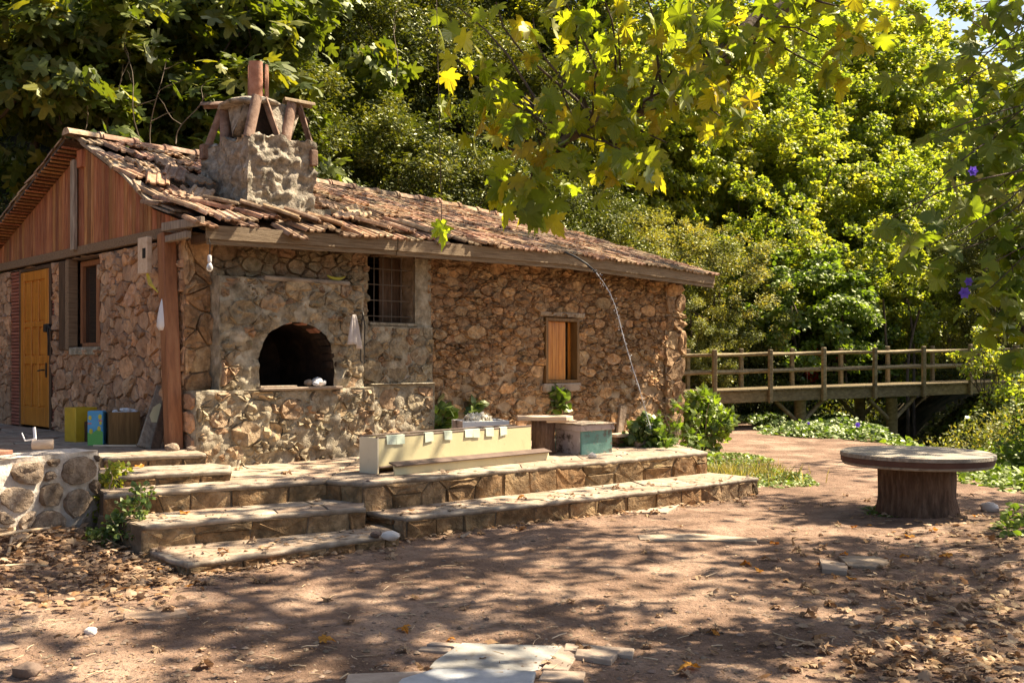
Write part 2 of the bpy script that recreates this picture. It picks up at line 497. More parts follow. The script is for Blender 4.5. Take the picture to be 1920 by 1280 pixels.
M_bridge = mat('bridge timber', [(0.11, 0.082, 0.04), (0.20, 0.15, 0.078), (0.29, 0.225, 0.125)], ns=3, grain=(3, 3, 6), bump=0.3, bs=8, var=0.15,
               spots=[((0.14, 0.12, 0.05), 2, 0.58, 0.6)], rough=0.8)
M_cream = mat('cream paint', [(0.60, 0.52, 0.30), (0.68, 0.60, 0.36)], ns=2, bump=0.1, bs=20, var=0.03, spots=[((0.40, 0.31, 0.17), 4, 0.58, 0.35), ((0.30, 0.22, 0.12), 9, 0.66, 0.6)], rough=0.55, spec=0.4)
M_cream2 = mat('pale cream paint', [(0.64, 0.56, 0.40), (0.74, 0.67, 0.51)], ns=2, bump=0.1, bs=20, var=0.03, spots=[((0.40, 0.31, 0.19), 6, 0.60, 0.5)], rough=0.55, spec=0.4)
M_brownedge = mat('brown edging', [(0.10, 0.065, 0.05), (0.16, 0.11, 0.085)], ns=5, bump=0.2, bs=15, var=0.1, rough=0.6)
M_paper = mat('pale green paper', [(0.52, 0.60, 0.48), (0.62, 0.68, 0.56)], ns=6, bump=0.05, bs=20, var=0.12, spots=[((0.40, 0.48, 0.38), 40, 0.60, 0.5)], rough=0.7)
M_teal = mat('flaking teal paint', [(0.08, 0.17, 0.15), (0.12, 0.25, 0.22), (0.18, 0.32, 0.285)], ns=4, bump=0.3, bs=15, var=0.05,
             spots=[((0.09, 0.065, 0.05), 6, 0.52, 0.95), ((0.32, 0.29, 0.26), 12, 0.58, 0.8)], rough=0.65)
M_pinkpaint = mat('flaking pinkish paint', [(0.36, 0.29, 0.27), (0.46, 0.38, 0.36)], ns=4, bump=0.3, bs=15, var=0.08,
                  spots=[((0.07, 0.05, 0.04), 6, 0.52, 0.95), ((0.60, 0.56, 0.54), 9, 0.58, 0.8)], rough=0.7)
M_palewood = mat('pale sawn wood', [(0.52, 0.36, 0.24), (0.64, 0.48, 0.34), (0.70, 0.56, 0.42)], ns=3, grain=(1.5, 9, 9), bump=0.2, bs=9, var=0.08, rough=0.7)
M_whitepaint = mat('pale blue white paint', [(0.62, 0.66, 0.70), (0.72, 0.74, 0.76)], ns=3, bump=0.2, bs=14, var=0.05, spots=[((0.25, 0.18, 0.13), 6, 0.60, 0.85)], rough=0.6)
M_fleece = mat('white wool', [(0.76, 0.70, 0.58), (0.86, 0.82, 0.72)], ns=12, bump=1.0, bs=25, var=0.06, rough=1.0)
M_white = mat('white plastic', [(0.66, 0.64, 0.64), (0.78, 0.76, 0.76)], ns=4, bump=0.3, bs=9, var=0.03, rough=0.35)
M_yellow = mat('yellow tin', [(0.38, 0.24, 0.015), (0.56, 0.36, 0.022), (0.62, 0.44, 0.04)], ns=3, bump=0.15, bs=9, var=0.04, spots=[((0.20, 0.12, 0.02), 4, 0.60, 0.7)], rough=0.4, spec=0.5)
M_tincan = mat('tin blue print', [(0.05, 0.28, 0.55), (0.12, 0.42, 0.68)], ns=3, bump=0.1, bs=9, var=0.02, rough=0.35, spec=0.5)
M_tgreen = mat('tin green print', [(0.10, 0.40, 0.08), (0.20, 0.50, 0.12)], ns=3, bump=0.1, bs=9, var=0.02, rough=0.35, spec=0.5)
M_tyellow = mat('tin yellow print', [(0.62, 0.52, 0.04), (0.72, 0.60, 0.08)], ns=3, bump=0.05, bs=9, var=0.05, rough=0.35, spec=0.5)
M_tpink = mat('tin pink print', [(0.58, 0.20, 0.22), (0.66, 0.34, 0.34)], ns=3, bump=0.05, bs=9, var=0.05, rough=0.35, spec=0.5)
M_boxwood = mat('brown box wood', [(0.12, 0.062, 0.022), (0.20, 0.105, 0.035), (0.28, 0.155, 0.055)], ns=3, grain=(9, 9, 0.8), bump=0.25, bs=8, var=0.1, rough=0.5)
M_metal = mat('dark iron', [(0.03, 0.028, 0.026), (0.07, 0.06, 0.05)], ns=8, bump=0.3, bs=20, var=0.1, rough=0.6, metal=0.6)
M_bar = mat('rusty bars', [(0.10, 0.075, 0.055), (0.19, 0.15, 0.115)], ns=8, bump=0.3, bs=20, var=0.1, rough=0.7)
M_deadtwig = mat('dead twig', [(0.10, 0.075, 0.05), (0.20, 0.155, 0.11)], ns=5, bump=0.3, bs=20, var=0.25)
M_hose = mat('black hose', [(0.012, 0.012, 0.014), (0.02, 0.02, 0.022)], ns=8, bump=0.1, bs=20, var=0.05, rough=0.4, spec=0.5)
M_towel = mat('striped towel', [(0.52, 0.46, 0.43), (0.64, 0.58, 0.55)], ns=4, bump=0.5, bs=30, var=0.03, spots=[((0.40, 0.20, 0.17), 6, 0.62, 0.5)], rough=1.0)
M_banana = mat('banana skin', [(0.50, 0.40, 0.04), (0.62, 0.52, 0.07)], ns=6, bump=0.1, bs=20, var=0.05, spots=[((0.20, 0.17, 0.03), 9, 0.62, 0.7)], rough=0.5)
M_tealplastic = mat('turquoise plastic', [(0.02, 0.22, 0.20), (0.04, 0.30, 0.27)], ns=4, bump=0.1, bs=9, var=0.03, rough=0.4, spec=0.5)
M_marble = mat('pale marble slab', [(0.20, 0.185, 0.16), (0.29, 0.275, 0.25), (0.38, 0.365, 0.335)], ns=7, bump=0.4, bs=20, var=0.06,
               spots=[((0.22, 0.17, 0.13), 4, 0.56, 0.6), ((0.20, 0.15, 0.11), 20, 0.62, 0.6)], rough=0.55, spec=0.4)
M_bluemarble = mat('bluish marble slab', [(0.24, 0.25, 0.265), (0.36, 0.37, 0.39), (0.48, 0.49, 0.51)], ns=4, bump=0.3, bs=20, var=0.04, spots=[((0.20, 0.16, 0.12), 5, 0.58, 0.6), ((0.22, 0.17, 0.13), 10, 0.66, 0.6)], rough=0.4, spec=0.5)
M_slab = mat('dusty stone slab', [(0.26, 0.19, 0.14), (0.36, 0.275, 0.21), (0.45, 0.36, 0.28)], ns=5, bump=0.4, bs=18, var=0.12,
             spots=[((0.17, 0.115, 0.08), 5, 0.56, 0.7)], rough=0.85)
M_pebble = mat('pebble', [(0.13, 0.09, 0.065), (0.27, 0.195, 0.145)], ns=6, bump=0.5, bs=20, var=0.35, hue=0.02)
M_whitestone = mat('whitish stone', [(0.55, 0.50, 0.46), (0.68, 0.63, 0.58)], ns=6, bump=0.5, bs=20, var=0.08)
M_dry = leafmat('dry leaf', [(0.16, 0.095, 0.055), (0.27, 0.175, 0.11), (0.40, 0.28, 0.185), (0.30, 0.165, 0.08), (0.46, 0.34, 0.24), (0.20, 0.12, 0.07)], transl=0.2, tcol=(1.1, 0.9, 0.7), gloss=0.06, tboost=1.0)
M_dryo = leafmat('orange dry leaf', [(0.45, 0.19, 0.03), (0.52, 0.26, 0.05), (0.40, 0.15, 0.03)], transl=0.3, tcol=(1.2, 0.9, 0.4), gloss=0.06, tboost=1.1)
M_twig = mat('dry stalk', [(0.30, 0.21, 0.13), (0.46, 0.34, 0.22), (0.56, 0.43, 0.30)], ns=4, bump=0.3, bs=20, var=0.2)
M_plane = leafmat('plane leaf', [(0.08, 0.12, 0.02), (0.12, 0.165, 0.022), (0.16, 0.20, 0.024), (0.21, 0.24, 0.028), (0.10, 0.14, 0.02), (0.14, 0.185, 0.024), (0.27, 0.26, 0.03), (0.25, 0.20, 0.028), (0.11, 0.15, 0.02)], transl=0.62, tcol=(1.24, 1.15, 0.22), gloss=0.12, tboost=2.4)
M_canopy = leafmat('canopy leaf', [(0.045, 0.07, 0.012), (0.085, 0.11, 0.018), (0.11, 0.125, 0.018)], transl=0.35, tcol=(1.3, 1.1, 0.3), gloss=0.10, tboost=1.3)
M_fig = leafmat('fig leaf', [(0.04, 0.062, 0.014), (0.075, 0.10, 0.018), (0.11, 0.14, 0.022), (0.06, 0.09, 0.016), (0.20, 0.19, 0.022)], transl=0.48, tcol=(1.2, 1.15, 0.25), gloss=0.18, tboost=1.8)
M_oak = leafmat('small glossy leaf', [(0.025, 0.038, 0.009), (0.048, 0.066, 0.013), (0.08, 0.10, 0.018), (0.13, 0.135, 0.024)], transl=0.4, tcol=(1.3, 1.15, 0.25), gloss=0.18, rough=0.42, tboost=1.6)
M_lime = leafmat('yellow green leaf', [(0.08, 0.115, 0.026), (0.125, 0.17, 0.036), (0.18, 0.22, 0.044), (0.24, 0.26, 0.054), (0.32, 0.30, 0.07)], transl=0.62, tcol=(1.2, 1.15, 0.25), gloss=0.16, tboost=2.0)
M_green = leafmat('fresh green leaf', [(0.07, 0.11, 0.022), (0.12, 0.175, 0.032), (0.17, 0.225, 0.042)], transl=0.5, tcol=(1.1, 1.15, 0.25), gloss=0.2, tboost=1.8)
M_grey = leafmat('dusty olive leaf', [(0.08, 0.10, 0.028), (0.13, 0.15, 0.042), (0.20, 0.21, 0.055), (0.27, 0.23, 0.065)], transl=0.48, tcol=(1.2, 1.1, 0.35), gloss=0.16, rough=0.45, tboost=1.6)
M_ivy = leafmat('ground ivy leaf', [(0.045, 0.085, 0.018), (0.085, 0.14, 0.026), (0.14, 0.20, 0.036)], transl=0.45, tcol=(1.1, 1.15, 0.25), gloss=0.28, tboost=1.6)
M_grass = leafmat('grass', [(0.10, 0.12, 0.04), (0.20, 0.19, 0.08), (0.36, 0.31, 0.16), (0.30, 0.25, 0.13)], transl=0.4, tcol=(1.2, 1.1, 0.3), gloss=0.15, tboost=1.5)
M_redleaf = leafmat('red leaf', [(0.40, 0.03, 0.02), (0.55, 0.06, 0.03), (0.30, 0.03, 0.02)], transl=0.5, tcol=(1.3, 0.7, 0.5), gloss=0.1, tboost=1.5)
M_purple = leafmat('purple petal', [(0.12, 0.07, 0.45), (0.18, 0.10, 0.55)], transl=0.5, tcol=(1, 1, 1.2), gloss=0.1, tboost=1.3)
M_under = leafmat('undergrowth leaf', [(0.035, 0.052, 0.012), (0.065, 0.088, 0.02), (0.11, 0.13, 0.028), (0.16, 0.145, 0.04)], transl=0.48, tcol=(1.2, 1.1, 0.3), gloss=0.15, tboost=1.5)
# ---------------------------------------------------------------- house frame
HO = Vector((-3.54, 10.64, 0.0))
HA = Vector((0.716, 0.698, 0.0)).normalized()      # along the long front
HN = Vector((HA.y, -HA.x, 0.0))                     # out of the long front
HROT = math.atan2(HA.y, HA.x)


def H(L, s, z):
    """house point: L along the front, s back from the front, z up"""
    q = HO + HA * L - HN * s
    return Vector((q.x, q.y, z))


# ---------------------------------------------------------------- terrain
def sstep(a, b, x):
    t = min(1.0, max(0.0, (x - a) / (b - a)))
    return t * t * (3 - 2 * t)


def house_s(x, y):
    return -((x - HO.x) * HN.x + (y - HO.y) * HN.y)


def hill_h(x, y):
    s = house_s(x, y)
    t = max(0.0, s - 6.6)
    h = 0.74 * t * sstep(0, 3, t)
    return h if h < 22 else 22 + 6 * (1 - math.exp(-(h - 22) / 6))


def gully(x, y):
    xc = 9.0 + 0.17 * (y - 18)
    w = sstep(13.5, 17, y) * (1 - sstep(33, 38, y))
    u = x - xc
    g = -1.1 * math.exp(-(u / 1.15) ** 4) * w
    bank = 0.75 * sstep(1.3, 2.6, u) * w
    return g + bank


def gz(x, y):
    z = hill_h(x, y) + gully(x, y)
    # leafy heap at the foot of the low wall and along the right border
    z += 0.20 * sstep(-2.9, -4.2, x) * sstep(9.6, 8.0, y) * sstep(5.2, 6.6, y)
    z += 0.22 * sstep(3.4, 5.0, x) * sstep(10.5, 8.0, y)
    d = math.hypot(x, y)
    if d < 60:
        z += 0.034 * noise.noise(Vector((x * 0.55, y * 0.55, 0.3))) + 0.022 * noise.noise(Vector((x * 1.9, y * 1.9, 4.3)))
        if d < 16: z += 0.011 * noise.noise(Vector((x * 5, y * 5, 1.3)))
    return z


def axis(a, b, fine, far0, far1, step0=0.4, grow=1.14):
    mid = list(np.arange(a, b + 1e-6, fine))
    lo, st, x = [], step0, a
    while x > far0:
        x -= st; st *= grow; lo.append(x)
    hi, st, x = [], step0, b
    while x < far1:
        x += st; st *= grow; hi.append(x)
    return np.array(lo[::-1] + mid + hi)


def build_ground():
    xs = axis(-5.5, 6.5, 0.075, -150, 170, 0.12)
    ys = axis(3.6, 16.0, 0.075, -40, 190, 0.12)
    nx, ny = len(xs), len(ys)
    co = np.zeros((ny, nx, 3), np.float32)
    wild = np.zeros((ny, nx), np.float32)
    for j, y in enumerate(ys):
        for i, x in enumerate(xs):
            co[j, i] = (x, y, gz(x, y))
            s = house_s(x, y)
            w = sstep(4.5, 7.5, s)
            xc = 9.0 + 0.17 * (y - 18)
            w = max(w, sstep(-2.4, -0.6, x - xc) * sstep(12.5, 16, y))
            w = max(w, 0.75 * sstep(3.6, 5.4, x) * sstep(11, 8, y))
            wild[j, i] = w
    idx = np.arange(nx * ny).reshape(ny, nx)
    a, b, c, d = idx[:-1, :-1].ravel(), idx[:-1, 1:].ravel(), idx[1:, 1:].ravel(), idx[1:, :-1].ravel()
    tris = np.concatenate([np.stack([a, b, c], 1), np.stack([a, c, d], 1)])
    me = mesh_np('ground', co.reshape(-1, 3), tris, None, M_earth, True)
    at = me.attributes.new('wild', 'FLOAT', 'POINT')
    at.data.foreach_set('value', wild.ravel())
    o = place(me, 'ground', None, Matrix.Identity(4))
    setp(o, 'bare reddish dirt yard with dappled tree shade', None, None, 'structure')


build_ground()

# ---------------------------------------------------------------- leaves
def leaf_outline(kind):
    if kind == 'oval':
        v = [(0, 0), (0.24, 0.42), (0, 1), (-0.24, 0.42)]
        z = [0, 0.06, -0.04, 0.06]
        return np.array([(x, y, zz) for (x, y), zz in zip(v, z)]), np.array([(0, 1, 2), (0, 2, 3)])
    if kind == 'broad':
        h = [(0, 0), (0.36, 0.25), (0.34, 0.6), (0, 1)]
    elif kind == 'lobed':
        h = [(0, 0), (0.40, 0.02), (0.28, 0.16), (0.56, 0.36), (0.27, 0.44), (0.24, 0.72), (0, 1.05)]
    elif kind == 'fig':
        h = [(0, 0), (0.30, -0.08), (0.46, 0.16), (0.24, 0.28), (0.58, 0.52), (0.46, 0.66), (0.20, 0.52), (0.17, 0.92), (0, 1.05)]
    elif kind == 'plane':
        h = [(0, 0), (0.10, -0.07), (0.26, -0.11), (0.47, -0.01), (0.36, 0.06), (0.30, 0.16), (0.46, 0.19), (0.66, 0.36), (0.50, 0.38), (0.46, 0.50),
             (0.34, 0.44), (0.23, 0.42), (0.28, 0.59), (0.28, 0.74), (0.19, 0.72), (0.15, 0.89), (0.08, 0.88), (0, 1.12)]
    elif kind == 'blade':
        v = [(-0.03, 0), (0.03, 0), (0.025, 0.55), (-0.02, 0.55), (0, 1)]
        return np.array([(x, y, (0, 0, 0.05, 0.05, -0.1)[i]) for i, (x, y) in enumerate(v)]), np.array([(0, 1, 2), (0, 2, 3), (3, 2, 4)])
    pts = h + [(-x, y) for (x, y) in h[-2:0:-1]]
    c = (0, 0.34)
    V = [(c[0], c[1], 0.03)]
    for x, y in pts:
        r2 = x * x + (y - 0.34) ** 2
        V.append((x, y, -0.30 * r2 + 0.05 * abs(x)))
    n = len(pts)
    return np.array(V), np.array([(0, 1 + k, 1 + (k + 1) % n) for k in range(n)])


TEMPL = {k: leaf_outline(k) for k in ('oval', 'broad', 'lobed', 'fig', 'plane', 'blade')}


def unit(v):
    return v / np.maximum(1e-6, np.linalg.norm(v, axis=1, keepdims=True))


def cloud_np(pos, along, norm, size, templ):
    """leaves as real little faces: base at pos, tip towards along, face towards norm"""
    V, T = TEMPL[templ]
    along = unit(along)
    side = unit(np.cross(along, norm))
    nn = np.cross(side, along)
    n, k = len(pos), len(V)
    co = pos[:, None, :] + size[:, None, None] * (V[None, :, 0, None] * side[:, None, :] + V[None, :, 1, None] * along[:, None, :] + V[None, :, 2, None] * nn[:, None, :])
    tr = (T[None] + (np.arange(n) * k)[:, None, None]).reshape(-1, 3)
    return co.reshape(-1, 3), tr, len(T)


def cloud_mesh(name, pos, along, norm, size, templ, m, rnd=None, smooth=False):
    co, tr, k = cloud_np(pos, along, norm, size, templ)
    if rnd is None: rnd = rng.random(len(pos))
    return mesh_np(name, co, tr, np.repeat(rnd, k), m, smooth)


def rand_dirs(n):
    return unit(rng.normal(size=(n, 3)))


def crown(n, rad, nclump, sig=0.30, shell=0.45, droop=0.35, seed=0):
    """leaf positions for a crown of leafy clumps within an ellipsoid centred on the origin"""
    g = np.random.default_rng(seed)
    rad = np.array(rad)
    d = unit(g.normal(size=(nclump, 3)))
    r = g.random(nclump) ** shell
    cc = d * r[:, None]
    cs = g.uniform(0.55, 1.25, nclump) * sig
    w = cs ** 2
    w /= w.sum()
    k = g.choice(nclump, n, p=w)
    off = unit(g.normal(size=(n, 3))) * (g.random(n) ** 0.5)[:, None]
    off[:, 2] *= 0.62
    p = (cc[k] + off * cs[k][:, None]) * rad
    out = unit(p - cc[k] * rad * 0.6)
    nm = unit(out * 0.7 + np.array([0, 0, 0.8]) + g.normal(size=(n, 3)) * 0.55)
    al = unit(g.normal(size=(n, 3)) * np.array([1, 1, 0.5]) + out * 0.6 + np.array([0, 0, -droop]))
    crown.rv = g.random(nclump)[k] * 0.6 + g.random(n) * 0.4
    return p, al, nm, cc * rad, cs


def limbs(mb, base, top, r0, r1, n=8, bend=0.15, seed=0, k=7, r=None):
    g = random.Random(seed)
    b, t = Vector(base), Vector(top)
    L = (t - b).length
    o1 = Vector((g.uniform(-1, 1), g.uniform(-1, 1), 0)) * L * bend
    o2 = Vector((g.uniform(-1, 1), g.uniform(-1, 1), 0)) * L * bend
    pts, rr = [], []
    for i in range(k):
        u = i / (k - 1.0)
        pts.append(b.lerp(t, u) + o1 * math.sin(u * math.pi) + o2 * math.sin(2 * u * math.pi) * 0.5)
        rr.append(r0 + (r1 - r0) * u ** 0.8)
    mb.tube(pts, rr, n, r, wob=0.06)
    return pts


TREE_KINDS = {}


def tree_kind(key, n, rad, zc, size, templ, m, nclump, sig, bark, tr, seed, shell=0.45, droop=0.35, svar=0.3):
    p, al, nm, cc, cs = crown(n, rad, nclump, sig, shell, droop, seed)
    p = p + np.array([0, 0, zc])
    g = np.random.default_rng(seed + 5)
    sz = size * g.uniform(1 - svar, 1 + svar, n)
    cm = cloud_mesh(key + ' crown', p, al, nm, sz, templ, m, crown.rv * 0.999)
    mb = MB()
    top = (0.1, -0.1, zc + rad[2] * 0.55)
    pts = limbs(mb, (0, 0, -0.6), top, tr, tr * 0.25, 9, 0.05, seed, 9)
    rs = random.Random(seed + 9)
    for i in range(12):
        c = cc[rs.randrange(len(cc))]
        st = pts[rs.randint(3, 7)]
        limbs(mb, st, (c[0] * 0.95, c[1] * 0.95, c[2] * 0.95 + zc), tr * 0.33, tr * 0.05, 5, 0.12, seed + 20 + i, 6)
    TREE_KINDS[key] = (cm, mb.mesh(key + ' trunk', bark, None, True))


def plant_tree(key, name, x, y, sc_, rz, label, group=None, z=None, sz=1.0):
    z = gz(x, y) if z is None else z
    t = thing(name, label, 'tree', (x, y, z), 0, group)
    M = Matrix.Translation((x, y, z)) @ Matrix.Rotation(rz, 4, 'Z') @ Matrix.Diagonal((sc_, sc_, sc_ * sz, 1))
    cm, tm = TREE_KINDS[key]
    place(tm, 'trunk', t, M)
    place(cm, 'crown', t, M)
    return t
# ---------------------------------------------------------------- trees of the hillside
tree_kind('fig_a', 2600, (2.6, 2.6, 2.3), 5.6, 0.30, 'fig', M_fig, 34, 0.26, M_bark, 0.13, 11, 0.4, 0.5)
tree_kind('fig_b', 2600, (2.8, 2.6, 2.6), 5.9, 0.27, 'fig', M_fig, 40, 0.26, M_bark, 0.12, 12, 0.4, 0.5)
tree_kind('oak_a', 44000, (2.7, 2.7, 3.1), 4.4, 0.105, 'oval', M_oak, 230, 0.15, M_bark, 0.16, 21, 0.40)
tree_kind('oak_b', 40000, (3.0, 2.6, 2.7), 4.0, 0.105, 'oval', M_oak, 210, 0.15, M_bark, 0.15, 22, 0.40)
tree_kind('lime_a', 23000, (2.6, 2.6, 3.3), 5.0, 0.135, 'broad', M_lime, 300, 0.125, M_bark, 0.15, 31, 0.55)
tree_kind('lime_b', 20000, (2.3, 2.3, 3.6), 5.2, 0.13, 'broad', M_lime, 280, 0.125, M_bark, 0.13, 32, 0.55)
tree_kind('grey_a', 34000, (2.5, 2.5, 2.4), 3.4, 0.10, 'oval', M_grey, 220, 0.15, M_bark, 0.13, 41, 0.42)
tree_kind('green_a', 15000, (2.2, 2.2, 2.1), 2.9, 0.14, 'broad', M_green, 130, 0.17, M_bark, 0.12, 51, 0.40)
tree_kind('thin_a', 6500, (1.9, 1.9, 3.6), 5.4, 0.15, 'broad', M_lime, 80, 0.15, M_bark, 0.10, 61, 0.55)


def tree_px(key, px, d, sc_, label, group=None, name='broadleaf_tree', sz=1.0, rz=None):
    x = (px - 960.0) / F * d
    return plant_tree(key, name, x, d, sc_, random.uniform(0, 6.28) if rz is None else rz, label, group, None, sz)


GF = 'large leaved fig trees behind the stone house'
figs = [(-60, 18.0, 1.05, 'fig_a'), (70, 20.5, 1.15, 'fig_b'), (190, 18.6, 1.0, 'fig_a'), (300, 21.0, 1.15, 'fig_b'), (400, 19.2, 1.05, 'fig_a'), (480, 22.5, 1.25, 'fig_b'),
        (-150, 22.0, 1.2, 'fig_b'), (120, 25.0, 1.3, 'fig_a'), (330, 26.0, 1.3, 'fig_a')]
FIGL = ['fig tree with big lobed leaves at the far left end behind the gable', 'tall fig tree above the left slope of the tiled roof',
        'fig tree with bare stems just behind the roof peak', 'tall fig tree between the roof peak and the chimney', 'fig tree touching the chimney from behind',
        'tall fig tree right behind the chimney pipe', 'fig tree at the far left edge higher on the slope', 'higher fig tree on the slope above the gable',
        'higher fig tree on the slope above the roof ridge']
for (px, d, s_, k), lb in zip(figs, FIGL):
    tree_px(k, px, d, s_, lb, GF, 'fig_tree')

GO = 'dark small leaved evergreens above the roof'
oaks = [(585, 21.5, 1.0, 'oak_a'), (700, 22.0, 1.05, 'oak_b'), (820, 23.0, 1.0, 'oak_a'), (940, 24.0, 0.95, 'oak_b'), (640, 26.5, 1.25, 'oak_b'), (780, 28.0, 1.25, 'oak_a'),
        (900, 29.5, 1.2, 'oak_b'), (1020, 29.0, 1.1, 'oak_a'), (540, 30.0, 1.4, 'oak_a'), (720, 34.0, 1.5, 'oak_b'), (1060, 25.2, 0.85, 'oak_a'), (990, 38.0, 1.75, 'oak_b'), (880, 40.0, 1.8, 'oak_a')]
OAKL = ['dark evergreen with small glossy leaves just past the chimney', 'dark evergreen behind the middle of the roof ridge', 'evergreen above the hanging yellow leaf',
        'low evergreen behind the right part of the ridge', 'second row evergreen above and behind the chimney', 'second row evergreen with bare hanging stems above the ridge',
        'second row evergreen behind the tip of the plane branch', 'second row evergreen behind the middle of the plane branch', 'high evergreen at the top of the slope past the chimney pipe',
        'high evergreen at the top of the slope above the ridge', 'low evergreen where the roof ridge ends', 'highest evergreen on the skyline behind the branch leaves', 'highest evergreen on the skyline left of the branch leaves']
for (px, d, s_, k), lb in zip(oaks, OAKL):
    tree_px(k, px, d, s_, lb, GO, 'evergreen_tree')

GL = 'yellow green trees on the sunlit hillside'
limes = [(1180, 33.0, 1.15, 'lime_a'), (1290, 35.0, 1.2, 'lime_b'), (1400, 37.0, 1.25, 'lime_a'), (1500, 36.0, 1.15, 'lime_b'), (1600, 38.0, 1.2, 'lime_a'), (1710, 36.0, 1.05, 'lime_b'),
         (1800, 38.0, 1.05, 'lime_a'), (1330, 43.0, 1.4, 'lime_a'), (1450, 45.0, 1.4, 'lime_b'), (1560, 46.0, 1.35, 'lime_a'), (1660, 44.0, 1.0, 'thin_a'), (1200, 42.0, 1.4, 'lime_b'),
         (1090, 38.0, 1.3, 'lime_a'), (1760, 47.0, 1.0, 'thin_a'), (1440, 31.0, 0.85, 'lime_b'), (1580, 31.5, 0.85, 'lime_a'), (1680, 31.0, 0.8, 'lime_b'),
         (1620, 50.0, 1.8, 'lime_a'), (1530, 54.0, 1.9, 'lime_b'), (1700, 52.0, 1.7, 'lime_b'), (1880, 42.0, 1.3, 'lime_b'), (1780, 43.0, 1.45, 'lime_a'), (1420, 53.0, 1.9, 'lime_a'), (1685, 58.0, 2.1, 'lime_a'), (1905, 60.0, 2.0, 'lime_b')]
LIML = ['yellow green tree below the drooping plane leaves', 'yellow green tree behind the cluster of leaves hanging from the branch', 'yellow green tree right of the hanging leaf cluster',
        'tall narrow yellow green tree above the middle of the footbridge', 'yellow green tree above the right half of the footbridge', 'narrow yellow tree left of the vine covered edge',
        'yellow green tree behind the hanging vine', 'second row yellow tree behind the thick branch', 'second row yellow tree under the top leaf fringe',
        'second row yellow tree left of the thin bare trunk', 'thin yellow tree with its dark trunk showing against the sky', 'second row yellow tree behind the lowest branch leaves',
        'yellow green tree between the evergreens and the sunlit hillside', 'thin yellow tree next to the patch of sky', 'low yellow green tree behind the bridge railing middle',
        'low yellow green tree over the right bridge posts', 'low narrow yellow green tree at the right end of the footbridge',
        'tall yellow tree on the skyline above the right half of the bridge', 'tall yellow tree on the skyline under the last branch leaves', 'tall yellow tree on the skyline left of the sky gap',
        'yellow green tree behind the upper part of the vine', 'big yellow green tree just below the sky gap', 'tall yellow tree on the skyline behind the leaf fringe', 'farthest yellow tree on the skyline beside the sky gap', 'yellow tree on the skyline behind the top of the vine']
for (px, d, s_, k), lb in zip(limes, LIML):
    tree_px(k, px, d, s_, lb, GL, 'yellow_tree' if k != 'thin_a' else 'thin_tree')

GG = 'dusty grey green bushes at the house end'
for px, d, s_, lb in [(1120, 27.5, 0.95, 'dusty olive green tree behind the right end of the roof'), (1230, 29.0, 1.0, 'dusty olive green tree above the far corner of the roof'),
                      (1330, 28.0, 0.95, 'dusty olive green tree left of the fresh green one, over the bridge start'), (1290, 26.3, 0.62, 'low dusty tree right behind the house corner')]:
    tree_px('grey_a', px, d, s_, lb, GG, 'olive_tree')
for px, d, s_, lb in [(1490, 29.0, 1.0, 'fresh green rounded tree behind the middle of the footbridge'), (1560, 30.5, 0.85, 'fresh green tree beside the dark hollow above the bridge')]:
    tree_px('green_a', px, d, s_, lb, 'fresh green trees behind the bridge', 'green_tree')
for px, d, s_, lb in [(1900, 50.0, 1.95, 'dark wooded tree on the far rock at the upper right corner'), (1960, 44.0, 1.5, 'dark evergreen at the upper right edge behind the vine'), (1850, 33.0, 0.8, 'dark evergreen behind the vine at the right edge'),
                      (1930, 30.0, 0.9, 'dark evergreen low at the right edge'), (1660, 33.5, 0.6, 'dark low evergreen in the hollow behind the bridge')]:
    tree_px('oak_a', px, d, s_, lb, 'dark evergreens at the right edge', 'evergreen_tree')

# bare saplings and stems behind the bridge and behind the roof: each its own
GS = 'thin bare stems behind the footbridge'
for i, (px, d, top, lean, lb) in enumerate([(1660, 28.5, 560, 0.05, 'straight thin bare stem behind the bridge post'), (1700, 28.8, 580, 0.5, 'leaning thin bare stem right of the straight one'),
                                            (1715, 29.4, 560, -0.1, 'bare stem in the dark hollow'), (1605, 28.4, 590, -0.3, 'leaning stem under the fresh green tree'), (1640, 30.0, 575, 0.1, 'dark thicker stem in the hollow')]):
    x = (px - 960) / F * d
    mb = MB()
    limbs(mb, (x, d, gz(x, d) - 0.2), (x + lean, d + 0.3, EYE + (HOR - top) / F * d), 0.06, 0.03, 7, 0.04, i, 8)
    mb.build('bare_sapling', M_bark, None, True, loc=(x, d, gz(x, d)), label=lb, cat='sapling', group=GS)
GS2 = 'bare twigs and creepers behind the roof'
for i, (px, d, y0, y1, lean, lb) in enumerate([(175, 16.8, 300, 160, -0.3, 'pale bare creeper stem behind the roof peak'), (285, 16.9, 300, 110, 0.25, 'pale forked twig rising between roof peak and chimney'),
                                               (270, 17.2, 280, 90, -0.35, 'thin curved twig beside the forked one'), (215, 17.4, 290, 120, 0.15, 'thin upright twig behind the ridge tiles'), (740, 20.5, 160, 2, 0.1, 'long pale creeper hanging in front of the dark evergreens'),
                                               (330, 16.9, 270, 175, 0.5, 'short leaning twig left of the chimney')]):
    a, b = P(px, y0, d), P(px, y1, d)
    b.x += lean
    mb = MB()
    pts = limbs(mb, a, b, 0.014, 0.005, 5, 0.12, 40 + i, 9)
    for j in range(3):
        st = pts[3 + j * 2 if j < 3 else 8]
        limbs(mb, st, st + Vector((random.uniform(-0.5, 0.5), random.uniform(-0.2, 0.2), random.uniform(0.1, 0.5))), 0.008, 0.003, 4, 0.15, 60 + i * 5 + j, 5)
    if i == 4: a = b
    mb.build('bare_twig', M_deadtwig, None, True, loc=a, label=lb, cat='twig', group=GS2)


